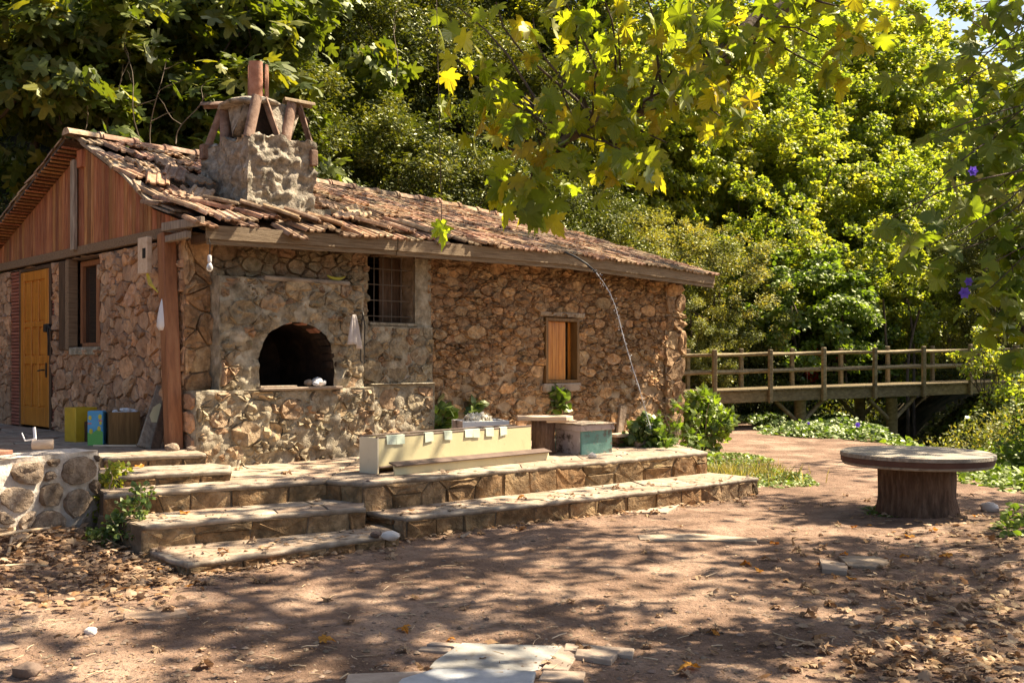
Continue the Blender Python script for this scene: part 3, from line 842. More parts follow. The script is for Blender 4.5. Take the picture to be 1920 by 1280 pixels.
# undergrowth that clothes the slope as one mass
def undergrowth():
    n = 0
    Ps, As, Ns, Ss = [], [], [], []
    g = np.random.default_rng(3)
    cl = 0
    while cl < 3300:
        d = g.uniform(17, 62)
        px = g.uniform(-260, 2150)
        x = (px - 960) / F * d
        s = house_s(x, d)
        if s < 6.9: continue
        if g.random() > 0.25 + 0.75 * (30.0 / max(30, d)): continue
        cl += 1
        r = g.uniform(0.35, 0.9) * (0.8 + d / 60)
        zc = gz(x, d) + g.uniform(0.0, 1.0) * r
        k = 62
        o = unit(g.normal(size=(k, 3))) * (g.random(k) ** 0.45)[:, None] * r
        o[:, 2] *= 0.8
        Ps.append(np.array([x, d, zc]) + o)
        As.append(unit(g.normal(size=(k, 3)) + np.array([0, 0, -0.3])))
        Ns.append(unit(o / r * 0.8 + np.array([0, -0.2, 0.7]) + g.normal(size=(k, 3)) * 0.5))
        Ss.append(g.uniform(0.10, 0.22, k) * (0.75 + d / 90))
    me = cloud_mesh('undergrowth', np.concatenate(Ps), np.concatenate(As), np.concatenate(Ns), np.concatenate(Ss), 'oval', M_under)
    o = place(me, 'undergrowth', None, Matrix.Identity(4))
    setp(o, 'dense dark undergrowth covering the wooded slope', None, None, 'stuff')


undergrowth()
# ---------------------------------------------------------------- masonry
def clip_poly(poly, p, n):
    out = []
    m = len(poly)
    for i in range(m):
        a, b = poly[i], poly[(i + 1) % m]
        da = (a[0] - p[0]) * n[0] + (a[1] - p[1]) * n[1]
        db = (b[0] - p[0]) * n[0] + (b[1] - p[1]) * n[1]
        if da <= 0: out.append(a)
        if (da < 0 < db) or (db < 0 < da):
            t = da / (da - db)
            out.append((a[0] + (b[0] - a[0]) * t, a[1] + (b[1] - a[1]) * t))
    return out


def cells(seeds, rect, asp=1.0, keep=None, wt=None):
    """stone outlines: each seed's own piece of the rectangle"""
    u0, u1, v0, v1 = rect
    S = np.array([(u, v * asp) for u, v in seeds])
    out = []
    for i in range(len(seeds)):
        if keep is not None and not keep(seeds[i]): continue
        p = S[i]
        poly = [(u0, v0 * asp), (u1, v0 * asp), (u1, v1 * asp), (u0, v1 * asp)]
        d = ((S - p) ** 2).sum(1)
        for j in np.argsort(d)[1:30]:
            q = S[j]
            n = (q[0] - p[0], q[1] - p[1])
            f_ = 0.5
            if wt is not None: f_ = min(0.86, max(0.14, 0.5 + 0.5 * (wt[i] - wt[j]) / max(1e-9, d[j])))
            poly = clip_poly(poly, (p[0] + n[0] * f_, p[1] + n[1] * f_), n)
            if len(poly) < 3: break
        if len(poly) >= 3: out.append([(u, v / asp) for u, v in poly])
    return out


def jitter_seeds(rect, su, sv, jit=0.36, vary=0.0, rs=random):
    u0, u1, v0, v1 = rect
    nv = max(1, round((v1 - v0) / sv))
    out = []
    for j in range(nv):
        nu = max(1, round((u1 - u0) / (su * (1 + rs.uniform(-vary, vary)))))
        ph = rs.random()
        for i in range(-1, nu + 1):
            u = u0 + (i + 0.25 + 0.5 * ph + rs.uniform(-jit, jit)) * (u1 - u0) / nu
            v = v0 + (j + 0.5 + rs.uniform(-jit, jit) * 0.8) * (v1 - v0) / nv
            if u0 < u < u1: out.append((u, v))
    if vary:   # a few stones split into small ones
        for (u, v) in list(out):
            if rs.random() < vary * 0.6:
                out.append((u + rs.uniform(-0.5, 0.5) * su, v + rs.uniform(-0.5, 0.5) * sv))
    return [(u, v) for u, v in out if u0 < u < u1 and v0 < v < v1]


def rubble(rect, sizes, asp, holes=(), rs=random, pack=0.80):
    """outlines of mixed rubble: sizes = (radius, tries) from big to small, packed where there is room"""
    u0, u1, v0, v1 = rect
    S, W = [], []
    for r, tries in sizes:
        for _ in range(tries):
            u, v = rs.uniform(u0, u1), rs.uniform(v0, v1)
            if any(a < u < b and c < v < d for a, b, c, d in holes): continue
            rr = r * rs.uniform(0.8, 1.2)
            if all((u - a) ** 2 + ((v - b) * asp) ** 2 > (pack * (rr + math.sqrt(w))) ** 2 for (a, b), w in zip(S, W)):
                S.append((u, v)); W.append(rr * rr)
    n = len(S)
    for (a, b, c, d) in holes:      # mirrored stones inside the openings give straight jambs
        for (u, v), w in list(zip(S[:n], W[:n])):
            q = None
            if c < v < d and a - 0.35 < u < a: q = (2 * a - u, v)
            elif c < v < d and b < u < b + 0.35: q = (2 * b - u, v)
            elif a < u < b and c - 0.3 < v < c: q = (u, 2 * c - v)
            elif a < u < b and d < v < d + 0.3: q = (u, 2 * d - v)
            if q and a < q[0] < b and c < q[1] < d: S.append(q); W.append(w)
    k = set(S[:n])
    return cells(S, rect, asp, lambda q: q in k, W)


def mirror_rect(seeds, hole, m=0.4):
    """seeds mirrored into an opening so the stones end along its edge"""
    a, b, c, d = hole
    S = [(u, v) for u, v in seeds if not (a < u < b and c < v < d)]
    add = []
    for u, v in S:
        if c - 0.05 < v < d + 0.05:
            if a - m < u < a: add.append((2 * a - u, v))
            if b < u < b + m: add.append((2 * b - u, v))
        if a - 0.05 < u < b + 0.05:
            if c - m < v < c: add.append((u, 2 * c - v))
            if d < v < d + m: add.append((u, 2 * d - v))
    add = [(u, v) for u, v in add if a < u < b and c < v < d]
    return S, S + add


def area_c(poly):
    A = cx = cy = 0
    n = len(poly)
    for i in range(n):
        x0, y0 = poly[i]; x1, y1 = poly[(i + 1) % n]
        k = x0 * y1 - x1 * y0
        A += k; cx += (x0 + x1) * k; cy += (y0 + y1) * k
    A /= 2
    if abs(A) < 1e-9: return 0, poly[0]
    return A, (cx / (6 * A), cy / (6 * A))


def stone_geo(poly, tw, h, gap=0.012, back=0.06, npt=10, rough=0.25, round_=0.2, rs=random):
    """one stone: rounded outline, bulging uneven face (about 50 triangles)"""
    A, c = area_c(poly)
    if abs(A) < 0.0006: return None
    r = math.sqrt(abs(A))
    ch = []
    m = len(poly)
    for i in range(m):
        a, b = poly[i], poly[(i + 1) % m]
        ch.append((a[0] + (b[0] - a[0]) * round_, a[1] + (b[1] - a[1]) * round_))
        ch.append((a[0] + (b[0] - a[0]) * (1 - round_), a[1] + (b[1] - a[1]) * (1 - round_)))
    if len(ch) <= 14 and round_ <= 0.16:
        npt = -1
    # resample
    seg = [math.dist(ch[i], ch[(i + 1) % len(ch)]) for i in range(len(ch))]
    tot = sum(seg)
    pts, acc, k = [], 0.0, 0
    if npt < 0:
        pts, npt = list(ch), len(ch)
    for i in range(npt if not pts else 0):
        t = tot * i / npt
        while acc + seg[k] < t and k < len(seg) - 1: acc += seg[k]; k += 1
        u = (t - acc) / max(seg[k], 1e-9)
        a, b = ch[k], ch[(k + 1) % len(ch)]
        pts.append((a[0] + (b[0] - a[0]) * u, a[1] + (b[1] - a[1]) * u))
    f0 = max(0.55, 1 - gap / r * 1.6)
    V = []
    tl_ = 0.55 * h / r
    tilt = (rs.uniform(-tl_, tl_), rs.uniform(-tl_, tl_))
    for sc_, hh in ((f0, -back), (f0 * 0.99, h * 0.30), (f0 * 0.94, h * 0.94), (f0 * 0.5, h)):
        for (u, v) in pts:
            w = 1 + rs.uniform(-0.05, 0.05)
            du, dv = (u - c[0]) * sc_ * w, (v - c[1]) * sc_ * w
            x = hh + (du * tilt[0] + dv * tilt[1]) * (1.0 if hh > 0 else 0)
            if hh > 0: x += h * rough * rs.uniform(-1, 1)
            V.append(tw(c[0] + du, c[1] + dv, x))
    V.append(tw(c[0], c[1], h * (1 + rough * rs.uniform(-1, 0.6))))
    F = []
    n = npt
    for q in range(3):
        for i in range(n):
            j = (i + 1) % n
            F.append((q * n + i, q * n + j, (q + 1) * n + j, (q + 1) * n + i))
    for i in range(n):
        F.append((3 * n + i, 3 * n + (i + 1) % n, 4 * n))
    return V, F, abs(A), tw(c[0], c[1], 0)


def lay_stones(store, polys, tw, h, matr, wall, gap=0.012, back=0.06, hv=0.4, keep=None, rough=0.25, round_=0.2, npt=10, rs=random):
    for p in polys:
        A, c = area_c(p)
        if keep and not keep(c): continue
        g = stone_geo(p, tw, h * rs.uniform(1 - hv, 1 + hv), gap, back, npt, rough, round_, rs)
        if g: store.append((g[2] / max(1, (g[3] - Vector((0, 0, EYE))).length_squared), g[0], g[1], matr, wall))


def emit_stones(store, limit, name='stone', sharp=26):
    """the largest in view become stones of their own, the small rest one mass per wall"""
    store.sort(key=lambda q: -q[0])
    for a, V, F_, m, w in store[:limit]:
        MB().add(V, F_).build(name, m, w, sharp=sharp)
    rest = {}
    for a, V, F_, m, w in store[limit:]:
        rest.setdefault((w.name, m.name), [MB(), m, w])[0].add(V, F_)
    for mb, m, w in rest.values():
        o = mb.build('small_stones', m, w, sharp=sharp)
        o['kind'] = 'stuff'


def wall_grid(mb, tw, rect, holes=(), step=0.07, disp=0.02, seed=0.0, fq=7.0, arch=None, topfn=None):
    """uneven mortar face with openings; arch = (u centre, half width, sill, spring, top)"""
    u0, u1, v0, v1 = rect
    us = set(np.linspace(u0, u1, max(2, int((u1 - u0) / step) + 1)).round(4))
    vs = set(np.linspace(v0, v1, max(2, int((v1 - v0) / step) + 1)).round(4))
    for a, b, c, d in holes:
        us |= {round(a, 4), round(b, 4)}; vs |= {round(c, 4), round(d, 4)}
    us, vs = sorted(us), sorted(vs)
    V, ix = [], {}
    for j, v in enumerate(vs):
        for i, u in enumerate(us):
            uu, vv = u, v
            if arch:
                ac, aw, a0, asx, a1 = arch
                du, dv = (u - ac) / aw, (v - asx) / (a1 - asx)
                rr = math.hypot(du, max(dv, 0)) if v >= asx else abs(du)
                if 0.82 < rr < 1.2 and v >= a0 - 0.02 and not (v < asx and abs(du) < 0.1):
                    k = 1.0 / rr   # snap to the arch line
                    if v >= asx:
                        if (rr >= 1 and rr < 1.12) or (rr < 1 and rr > 0.9):
                            uu, vv = ac + du * k * aw, asx + dv * k * (a1 - asx) if dv > 0 else v
            e = 1.0 if 0 < i < len(us) - 1 and 0 < j < len(vs) - 1 else 0.35
            w = tw(uu, vv, 0)
            h = disp * e * (noise.noise(w * fq + Vector((seed, 0, 0))) + 0.6 * noise.noise(w * fq * 2.7 + Vector((0, seed, 3))))
            ix[i, j] = len(V)
            V.append(tw(uu, vv, h))
    Fc = []
    for j in range(len(vs) - 1):
        for i in range(len(us) - 1):
            cu, cv = (us[i] + us[i + 1]) / 2, (vs[j] + vs[j + 1]) / 2
            if any(a < cu < b and c < cv < d for a, b, c, d in holes): continue
            if arch:
                ac, aw, a0, asx, a1 = arch
                if cv > a0 and ((cv < asx and abs(cu - ac) < aw) or (cv >= asx and math.hypot((cu - ac) / aw, (cv - asx) / (a1 - asx)) < 1.0)): continue
            Fc.append((ix[i, j], ix[i + 1, j], ix[i + 1, j + 1], ix[i, j + 1]))
    mb.add(V, Fc, 0.3)


def reveal(mb, tw, hole, depth):
    a, b, c, d = hole
    for (p, q) in (((a, c), (a, d)), ((a, d), (b, d)), ((b, d), (b, c)), ((b, c), (a, c))):
        mb.add([tw(p[0], p[1], 0.012), tw(q[0], q[1], 0.012), tw(q[0], q[1], -depth), tw(p[0], p[1], -depth)], [(0, 1, 2, 3)], 0.5)


def fr(t=0.0):
    """front face frame: u along the front, v up, h outward"""
    return lambda u, v, h: HO + HA * u + HN * (t + h) + Vector((0, 0, v))


def gb(t=0.0):
    """gable face frame: u = -s"""
    return lambda u, v, h: HO + HN * u - HA * (t + h) + Vector((0, 0, v))


house = thing('stone_house', 'small rubble stone house with red brown clad gable, tiled roof, oven front and fat chimney', 'house', tuple(HO), HROT)
HST = []
rs = random.Random(4)

# ---- gable wall
ZT = 0.68
door_h = (-5.62, -3.86, 0.62, 2.95)
win_h = (-3.60, -2.28, 1.77, 2.95)
mb = MB()
wall_grid(mb, gb(-0.018), (-6.7, 0.0, 0.3, 2.96), [door_h, win_h], 0.06, 0.022, 1.0)
reveal(mb, gb(-0.045), win_h, 0.30)
reveal(mb, gb(-0.045), door_h, 0.12)
w_g = mb.build('gable_wall', M_mortar_g, house, True)
pol = rubble((-6.7, 0.0, 0.55, 2.96), ((0.165, 60), (0.125, 500), (0.09, 900), (0.06, 1400)), 1.25, (door_h, win_h), rs, 0.76)
lay_stones(HST, pol, gb(-0.026), 0.038, M_stone_g, w_g, 0.006, 0.04, 0.5, None, 0.4, 0.10, 11, rs)

# ---- front wall
fw_win = (2.43, 3.15, 2.11, 2.97)
sm_win = (5.60, 6.36, 1.28, 2.28)
ov_in = (0.72, 1.86, 1.25, 2.15)
mb = MB()
wall_grid(mb, fr(-0.022), (0.0, 8.95, 0.3, 3.02), [fw_win, sm_win, ov_in], 0.055, 0.026, 2.0)
reveal(mb, fr(-0.03), fw_win, 0.28)
reveal(mb, fr(-0.03), sm_win, 0.26)
w_f = mb.build('front_wall', M_mortar, house, True)
# stones of the long right part: small and dark above, blurred by mortar near the ground
rect = (3.36, 8.95, 0.45, 3.02)
polys = rubble(rect, ((0.19, 40), (0.13, 300), (0.085, 1400), (0.058, 2800), (0.038, 3000)), 1.9, (sm_win,), rs, 0.74)
up = [p for p in polys if area_c(p)[1][1] > 1.35 + 0.3 * math.sin(area_c(p)[1][0] * 1.7)]
lo = [p for p in polys if p not in up]
lay_stones(HST, up, fr(-0.022), 0.040, M_stone_f, w_f, 0.005, 0.04, 0.7, None, 0.5, 0.06, 10, rs)
lay_stones(HST, [p for p in lo if rs.random() < 0.85], fr(-0.028), 0.032, M_stone_f, w_f, 0.007, 0.03, 0.6, None, 0.5, 0.08, 10, rs)
# rounded boulders of the left edge and the courses above the oven
rect = (0.0, 0.32, 0.5, 2.96)
lay_stones(HST, cells(jitter_seeds(rect, 0.20, 0.24, 0.45, 0.7, rs), rect, 1.1), fr(-0.02), 0.05, M_stone_f, w_f, 0.007, 0.05, 0.5, None, 0.4, 0.15, 10, rs)
rect = (0.32, 2.42, 2.50, 2.97)
lay_stones(HST, rubble(rect, ((0.13, 30), (0.09, 200), (0.06, 500)), 1.4, (), rs), fr(-0.02), 0.055, M_stone_o, w_f, 0.007, 0.04, 0.5, None, 0.4, 0.13, 10, rs)
rect = (2.15, 2.43, 2.02, 2.97)
lay_stones(HST, cells(jitter_seeds(rect, 0.2, 0.155, 0.3, 0.3, rs), rect, 1.3), fr(-0.01), 0.05, M_stone_o, w_f, 0.012, 0.04, 0.4, None, 0.35, 0.2, 10, rs)


# ---- cemented oven front with its blocks
def block(mb, L0, L1, z0, z1, t, holes=(), arch=None, disp=0.03, seed=0.0, topdepth=0.4, step=0.06):
    wall_grid(mb, fr(t), (L0, L1, z0, z1), holes, step, disp, seed, 6.0, arch)
    tw = fr(0)
    # ends and top as rough strips
    for (u, sgn) in ((L0, -1), (L1, 1)):
        fnc = (lambda U: (lambda a, v, h: HO + HA * (U + h * sgn * 0.5) + HN * a + Vector((0, 0, v))))(u)
        wall_grid(mb, fnc, (-0.06, t, z0, z1), (), 0.07, disp * 0.6, seed + 3)
    wall_grid(mb, lambda u, a, h: HO + HA * u + HN * a + Vector((0, 0, z1 + h * 0.5)), (L0, L1, -0.06, t), (), 0.07, disp * 0.6, seed + 5)


ARCH = (1.29, 0.50, 1.30, 1.60, 2.07)
mb = MB()
block(mb, 0.31, 2.22, 1.26, 2.55, 0.20, (), ARCH, 0.05, 4.0, step=0.032)
block(mb, 0.0, 2.32, 0.3, 1.30, 0.28, (), None, 0.055, 5.0, step=0.04)
block(mb, 2.22, 3.40, 0.3, 2.06, 0.09, (), None, 0.034, 6.0, step=0.04)
block(mb, 2.32, 3.40, 0.3, 1.32, 0.13, (), None, 0.04, 7.0, step=0.04)
wall_grid(mb, fr(0.035), (3.15, 3.42, 2.06, 3.0), (), 0.05, 0.012, 8.0)
w_o = mb.build('oven_front', M_cement, house, True)
# half sunk stones
AC = ARCH


def not_arch(c, m=0.10):
    u, v = c
    if v < AC[3]: return not (abs(u - AC[0]) < AC[1] + m and v > AC[2] - 0.02)
    return math.hypot((u - AC[0]) / (AC[1] + m), (v - AC[3]) / (AC[4] - AC[3] + m)) > 1


for rect, t, su, sv, hh in (((0.33, 2.2, 1.30, 2.54), 0.178, 0.21, 0.145, 0.036), ((0.02, 2.3, 0.45, 1.28), 0.252, 0.25, 0.175, 0.040),
                            ((2.24, 3.38, 1.34, 2.05), 0.085, 0.22, 0.16, 0.026), ((2.34, 3.38, 0.45, 1.29), 0.118, 0.26, 0.19, 0.026)):
    pl = rubble(rect, ((0.17, 12), (0.12, 150), (0.08, 400), (0.05, 700)), 1.3, (), rs)
    pl = [p for p in pl if rs.random() < 0.93]
    lay_stones(HST, pl, fr(t), hh, M_stone_o, w_o, 0.008, 0.03, 0.7, not_arch, 0.6, 0.12, 10, rs)
# end face stones of the base block
rect = (-0.05, 0.27, 0.62, 1.28)
lay_stones(HST, cells(jitter_seeds(rect, 0.25, 0.22, 0.3, 0, rs), rect, 1.2), lambda u, v, h: HO - HA * h * 0.8 + HN * u + Vector((0, 0, v)), 0.04, M_stone_g, w_o, 0.012, 0.03, 0.3, None, 0.3, 0.24, 10, rs)
# voussoir bricks along the right inside of the mouth
mb = MB()
for i in range(10):
    an = -0.05 + i * math.pi * 1.02 / 16
    u, v = AC[0] + AC[1] * math.cos(an) * 1.01, AC[3] + (AC[4] - AC[3]) * math.sin(an) * 1.01
    rad = Vector((0, 0, 0)) + HA * math.cos(an) + Vector((0, 0, math.sin(an)))
    tan = HA * -math.sin(an) + Vector((0, 0, math.cos(an)))
    Mx = Matrix((tan, HN, rad)).transposed()
    b = MB()
    b.cbox(fr(0.07)(u, v, 0) + rad * 0.02, (0.085, 0.20, 0.075), Mx, 0.008, 0.004)
    b.build('arch_brick', M_terra if rs.random() < 0.25 else M_soot, w_o)

# oven chamber
mb = MB()
n = 14
prof = [(AC[0] - AC[1] * 1.04, AC[2] - 0.02)] + [(AC[0] + AC[1] * 1.04 * math.cos(math.pi - math.pi * i / n), AC[3] + (AC[4] - AC[3]) * 1.04 * math.sin(math.pi * i / n)) for i in range(n + 1)] + [(AC[0] + AC[1] * 1.04, AC[2] - 0.02)]
V, Fq = [], []
for t in (0.17, -0.2, -0.6, -1.05):
    for u, v in prof: V.append(fr(t)(u, v, 0))
k = len(prof)
for q in range(3):
    for i in range(k):
        j = (i + 1) % k
        Fq.append((q * k + i, (q + 1) * k + i, (q + 1) * k + j, q * k + j))
Fq.append(tuple(3 * k + i for i in range(k)))
mb.add(V, Fq, 0.5)
mb.build('oven_chamber', M_soot, w_o, True, 30)
# sill slab of the mouth, ledge under the barred window, top ledge
mb = MB(); mb.cbox(fr(0.12)(1.29, 1.305, 0), (1.06, 0.46, 0.03), rotz(HROT), 0.008, 0.006); mb.build('oven_sill', M_slab, w_o)
mb = MB(); mb.cbox(fr(0.09)(2.86, 1.335, 0), (1.02, 0.18, 0.022), rotz(HROT), 0.006, 0.004); mb.build('stone_shelf', M_cement, w_o)
mb = MB(); mb.cbox(fr(0.10)(1.42, 2.555, 0), (1.15, 0.27, 0.045), rotz(HROT), 0.012, 0.012); mb.build('oven_ledge', M_flag, w_o)

# ---- corner pier at the far right, back and end walls, dark panels for the unlit room
mb = MB()
wall_grid(mb, fr(0.03), (8.52, 8.98, 0.3, 2.95), (), 0.07, 0.05, 9.0, 5.0)
wall_grid(mb, lambda u, v, h: HO + HA * (8.98 + h) - HN * u + Vector((0, 0, v)), (-0.03, 0.6, 0.3, 2.95), (), 0.07, 0.05, 9.5, 5.0)
w_p = mb.build('corner_pier', M_mortar, house, True)
rect = (8.50, 9.02, 0.5, 2.95)
lay_stones(HST, cells(jitter_seeds(rect, 0.34, 0.26, 0.3, 0.2, rs), rect, 1.2), fr(0.02), 0.07, M_stone_f, w_p, 0.014, 0.05, 0.4, None, 0.35, 0.25, 10, rs)
mb = MB()
Rm = rotz(HROT)
mb.cbox(H(4.47, 6.72, 1.65), (9.0, 0.3, 2.7), Rm, 0)
mb.cbox(H(8.82, 3.7, 1.65), (0.3, 5.7, 2.7), Rm, 0)
mb.build('rear_walls', M_mortar, house)
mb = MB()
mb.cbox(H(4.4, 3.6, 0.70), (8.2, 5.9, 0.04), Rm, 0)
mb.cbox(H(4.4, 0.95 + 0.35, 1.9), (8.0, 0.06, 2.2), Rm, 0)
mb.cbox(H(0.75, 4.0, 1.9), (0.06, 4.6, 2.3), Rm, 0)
mb.build('room_shade_panels', M_dark, house)  # near-black floor and panels, the shade of the room put into their colour

# ---- roof
RIDGE_S = 2.73


def eave(L): return float(np.interp(L, [-0.3, 2.47, 5.5, 9.2], [3.05, 3.12, 3.165, 3.085]))
def ridge(L): return 4.46 - 0.036 * L + 0.02 * math.sin(L * 1.3)


def roofz(L, s):
    e, r = eave(L), ridge(L)
    if s > RIDGE_S: return r - (r - 3.22) * (s - RIDGE_S) / 3.95
    w = min(1, max(0, 1 - (L - 0.4) / 1.8))
    f1 = float(np.interp(s, [-0.6, 0, 0.72, 1.43, 2.73], [-0.02, 0.14, 0.285, 0.585, 1.0]))
    f2 = (s + 0.5) / (RIDGE_S + 0.5)
    return e + (f1 * w + f2 * (1 - w)) * (r - e)


mb = MB()
for Ls, Ss in ((np.linspace(-0.05, 9.15, 40), list(np.linspace(-0.5, RIDGE_S, 14))), (np.linspace(-0.26, 9.15, 40), list(np.linspace(RIDGE_S, 6.95, 10)))):
    V = []
    for off in (-0.055, -0.085):
        for L in Ls:
            for s in Ss: V.append(H(L, s, roofz(L, s) + off))
    ns_, nl = len(Ss), len(Ls)
    Fq = []
    for o_ in (0, nl * ns_):
        for i in range(nl - 1):
            for j in range(ns_ - 1):
                Fq.append((o_ + i * ns_ + j, o_ + (i + 1) * ns_ + j, o_ + (i + 1) * ns_ + j + 1, o_ + i * ns_ + j + 1))
    for j in range(ns_ - 1):
        for i in (0, nl - 1):
            Fq.append((i * ns_ + j, i * ns_ + j + 1, nl * ns_ + i * ns_ + j + 1, nl * ns_ + i * ns_ + j))
    for i in range(nl - 1):
        for j in (0, ns_ - 1):
            Fq.append((i * ns_ + j, (i + 1) * ns_ + j, nl * ns_ + (i + 1) * ns_ + j, nl * ns_ + i * ns_ + j))
    mb.add(V, Fq, 0.4)
roof = mb.build('roof', M_darkwood, house, True)


def tile_mesh(seed):
    """interlocking clay tile .26 x .42: side rib, two flutes, thick uneven front edge"""
    g = random.Random(seed)
    xs = [-0.13, -0.115, -0.09, -0.075, -0.025, -0.01, 0.01, 0.025, 0.075, 0.09, 0.118, 0.13]
    zs = [0.012, 0.034, 0.034, 0.010, 0.010, 0.026, 0.026, 0.010, 0.010, 0.028, 0.028, 0.012]
    m = MB()
    V = []
    n = len(xs)
    for y, dz in ((-0.21, 0.0), (0.0, 0.004), (0.21, 0.0)):
        for x, z in zip(xs, zs): V.append((x + g.uniform(-0.002, 0.002), y + (g.uniform(-0.012, 0.012) if y < 0 else 0), z + dz + g.uniform(-0.002, 0.002)))
    for x, z in zip(xs, zs): V.append((x, -0.205, z - 0.022))
    Fq = []
    for q in range(2):
        for i in range(n - 1): Fq.append((q * n + i, q * n + i + 1, (q + 1) * n + i + 1, (q + 1) * n + i))
    for i in range(n - 1): Fq.append((3 * n + i, 3 * n + i + 1, i + 1, i))
    for e in (0, n - 1):
        V.append((xs[e], 0.21, zs[e] - 0.022)); V.append((xs[e], -0.205, zs[e] - 0.022))
        b = len(V)
        Fq.append((b - 1, e, n + e, 2 * n + e, b - 2))
    m.add(V, Fq)
    m.r = [0.0] * len(m.f)
    return m


TM = [tile_mesh(i) for i in range(5)]
TMESH = [t.mesh('roof_tile', M_tile, None, sharp=30) for t in TM]


def tile_M(L, s, yaw=0.0, tilt=0.0, lift=0.0, roll=0.0):
    ds = 0.1
    sgn = 1 if s <= RIDGE_S else -1
    z0, z1 = roofz(L, s), roofz(L, s + ds * sgn)
    up = (-HN * sgn * ds + Vector((0, 0, z1 - z0))).normalized()
    nrm = (HA * sgn).cross(up).normalized()
    Mb = Matrix((HA * sgn, up, nrm)).transposed().to_4x4()
    q = H(L, s, z0) + nrm * (lift - 0.045)
    return Matrix.Translation(q) @ Mb @ Matrix.Rotation(yaw, 4, 'Z') @ Matrix.Rotation(-0.065 + tilt, 4, 'X') @ Matrix.Rotation(roll, 4, 'Y')


TL = []
nc = 38
rows = 11
for c in range(nc):
    for r_ in range(rows):
        L = 0.02 + c * 0.2455
        s = -0.40 + r_ * 0.302
        if 0.82 < L < 2.0 and 0.22 < s < 1.75: continue
        mess = max(0, 1 - max(0, L - 0.2) / 3.6) * (1 if s < 2.2 else 0.4)
        if 4.0 > L > 1.9 and s < 0.8: mess = max(mess, 0.45)
        if mess > 0.2 and rs.random() < mess * 0.12: continue
        yaw = rs.gauss(0, 0.02 + 0.13 * mess)
        TL.append((L + rs.gauss(0, 0.006 + 0.025 * mess), s + rs.gauss(0, 0.012 + 0.045 * mess), yaw, rs.gauss(0, 0.015 + 0.07 * mess), abs(rs.gauss(0.05, 0.006 + 0.028 * mess)), rs.gauss(0, 0.02 + 0.08 * mess)))
# slipped and broken tiles lying about the chimney foot and the eave
for L, s, yaw, tl, li, ro in ((0.35, 0.05, 0.9, 0.1, 0.11, 0.1), (0.62, 0.30, 0.7, 0.05, 0.12, 0.2), (0.55, 0.75, -0.6, 0.1, 0.13, -0.1), (0.30, 0.55, -0.9, 0.05, 0.12, 0.1), (0.85, -0.05, 1.0, 0.2, 0.13, 0.3),
                            (1.05, -0.22, 0.85, 0.15, 0.14, 0.35), (1.35, -0.2, 0.7, 0.12, 0.13, 0.3), (1.62, -0.25, 0.9, 0.1, 0.12, 0.25), (2.15, 0.1, -0.8, 0.1, 0.12, -0.2), (2.35, -0.2, 0.7, 0.05, 0.12, 0.2),
                            (2.7, -0.22, 0.5, 0.05, 0.12, 0.1), (0.10, -0.2, 0.3, 0.1, 0.10, 0.1), (0.2, 1.1, -0.4, 0.05, 0.12, -0.2), (0.5, 1.3, -0.5, 0.08, 0.13, 0.1), (0.6, 1.75, -0.3, 0.1, 0.12, 0.1),
                            (2.2, 0.6, -0.5, 0.06, 0.12, 0.1), (2.5, 0.35, -0.9, 0.1, 0.13, 0.2), (3.1, -0.1, 0.6, 0.1, 0.12, 0.1)):
    TL.append((L, s, yaw, tl, li, ro))
TL.sort(key=lambda q: q[0] + 0.5 * q[1])
rest = MB()
for i, (L, s, yaw, tl, li, ro) in enumerate(TL):
    Mt = tile_M(L, s, yaw, tl, li, ro)
    k = rs.randrange(5)
    if i < 300:
        place(TMESH[k], 'roof_tile', roof, Mt)
    else:
        rest.add([Mt @ Vector(v) for v in TM[k].v], TM[k].f)
for c in range(nc):
    for r_ in range(13):
        L = -0.13 + c * 0.2475
        Mt = tile_M(L, RIDGE_S + 0.25 + r_ * 0.325, rs.gauss(0, 0.03), rs.gauss(0, 0.02), 0.05, rs.gauss(0, 0.03))
        k = rs.randrange(5)
        if c == 0:
            place(TMESH[k], 'verge_tile', roof, Mt)
        else:
            rest.add([Mt @ Vector(v) for v in TM[k].v], TM[k].f)
o = rest.build('far_tiles', M_tile, roof, sharp=30)
o['kind'] = 'stuff'
# ridge tiles
def ridge_mesh():
    m = MB()
    n = 9
    V = []
    for y, r_ in ((-0.23, 0.115), (0.17, 0.105), (0.18, 0.128), (0.235, 0.128)):
        for i in range(n):
            an = math.pi * (0.04 + 0.92 * i / (n - 1))
            V.append((math.cos(an) * r_, y, math.sin(an) * r_ * 0.85))
    Fq = []
    for q in range(3):
        for i in range(n - 1): Fq.append((q * n + i, q * n + i + 1, (q + 1) * n + i + 1, (q + 1) * n + i))
    Fq += [tuple(range(n)), tuple(range(3 * n, 4 * n))]
    m.add(V, Fq)
    m.r = [0.0] * len(m.f)
    return m.mesh('ridge_tile', M_tile, None, sharp=40)


RG = ridge_mesh()
for i in range(21):
    L = -0.02 + i * 0.435
    if L > 9.1: break
    Mb = Matrix((HN, HA, Vector((0, 0, 1)))).transposed().to_4x4()
    sl_ = math.atan2(ridge(L + 0.2) - ridge(L - 0.2), 0.4)
    place(RG, 'ridge_tile', roof, Matrix.Translation(H(L, RIDGE_S + rs.gauss(0, 0.012), ridge(L) - 0.005 + rs.gauss(0, 0.008))) @ Mb @ Matrix.Rotation(rs.gauss(0, 0.03), 4, 'Z') @ Matrix.Rotation(sl_ + rs.gauss(0.02, 0.012), 4, 'X'))
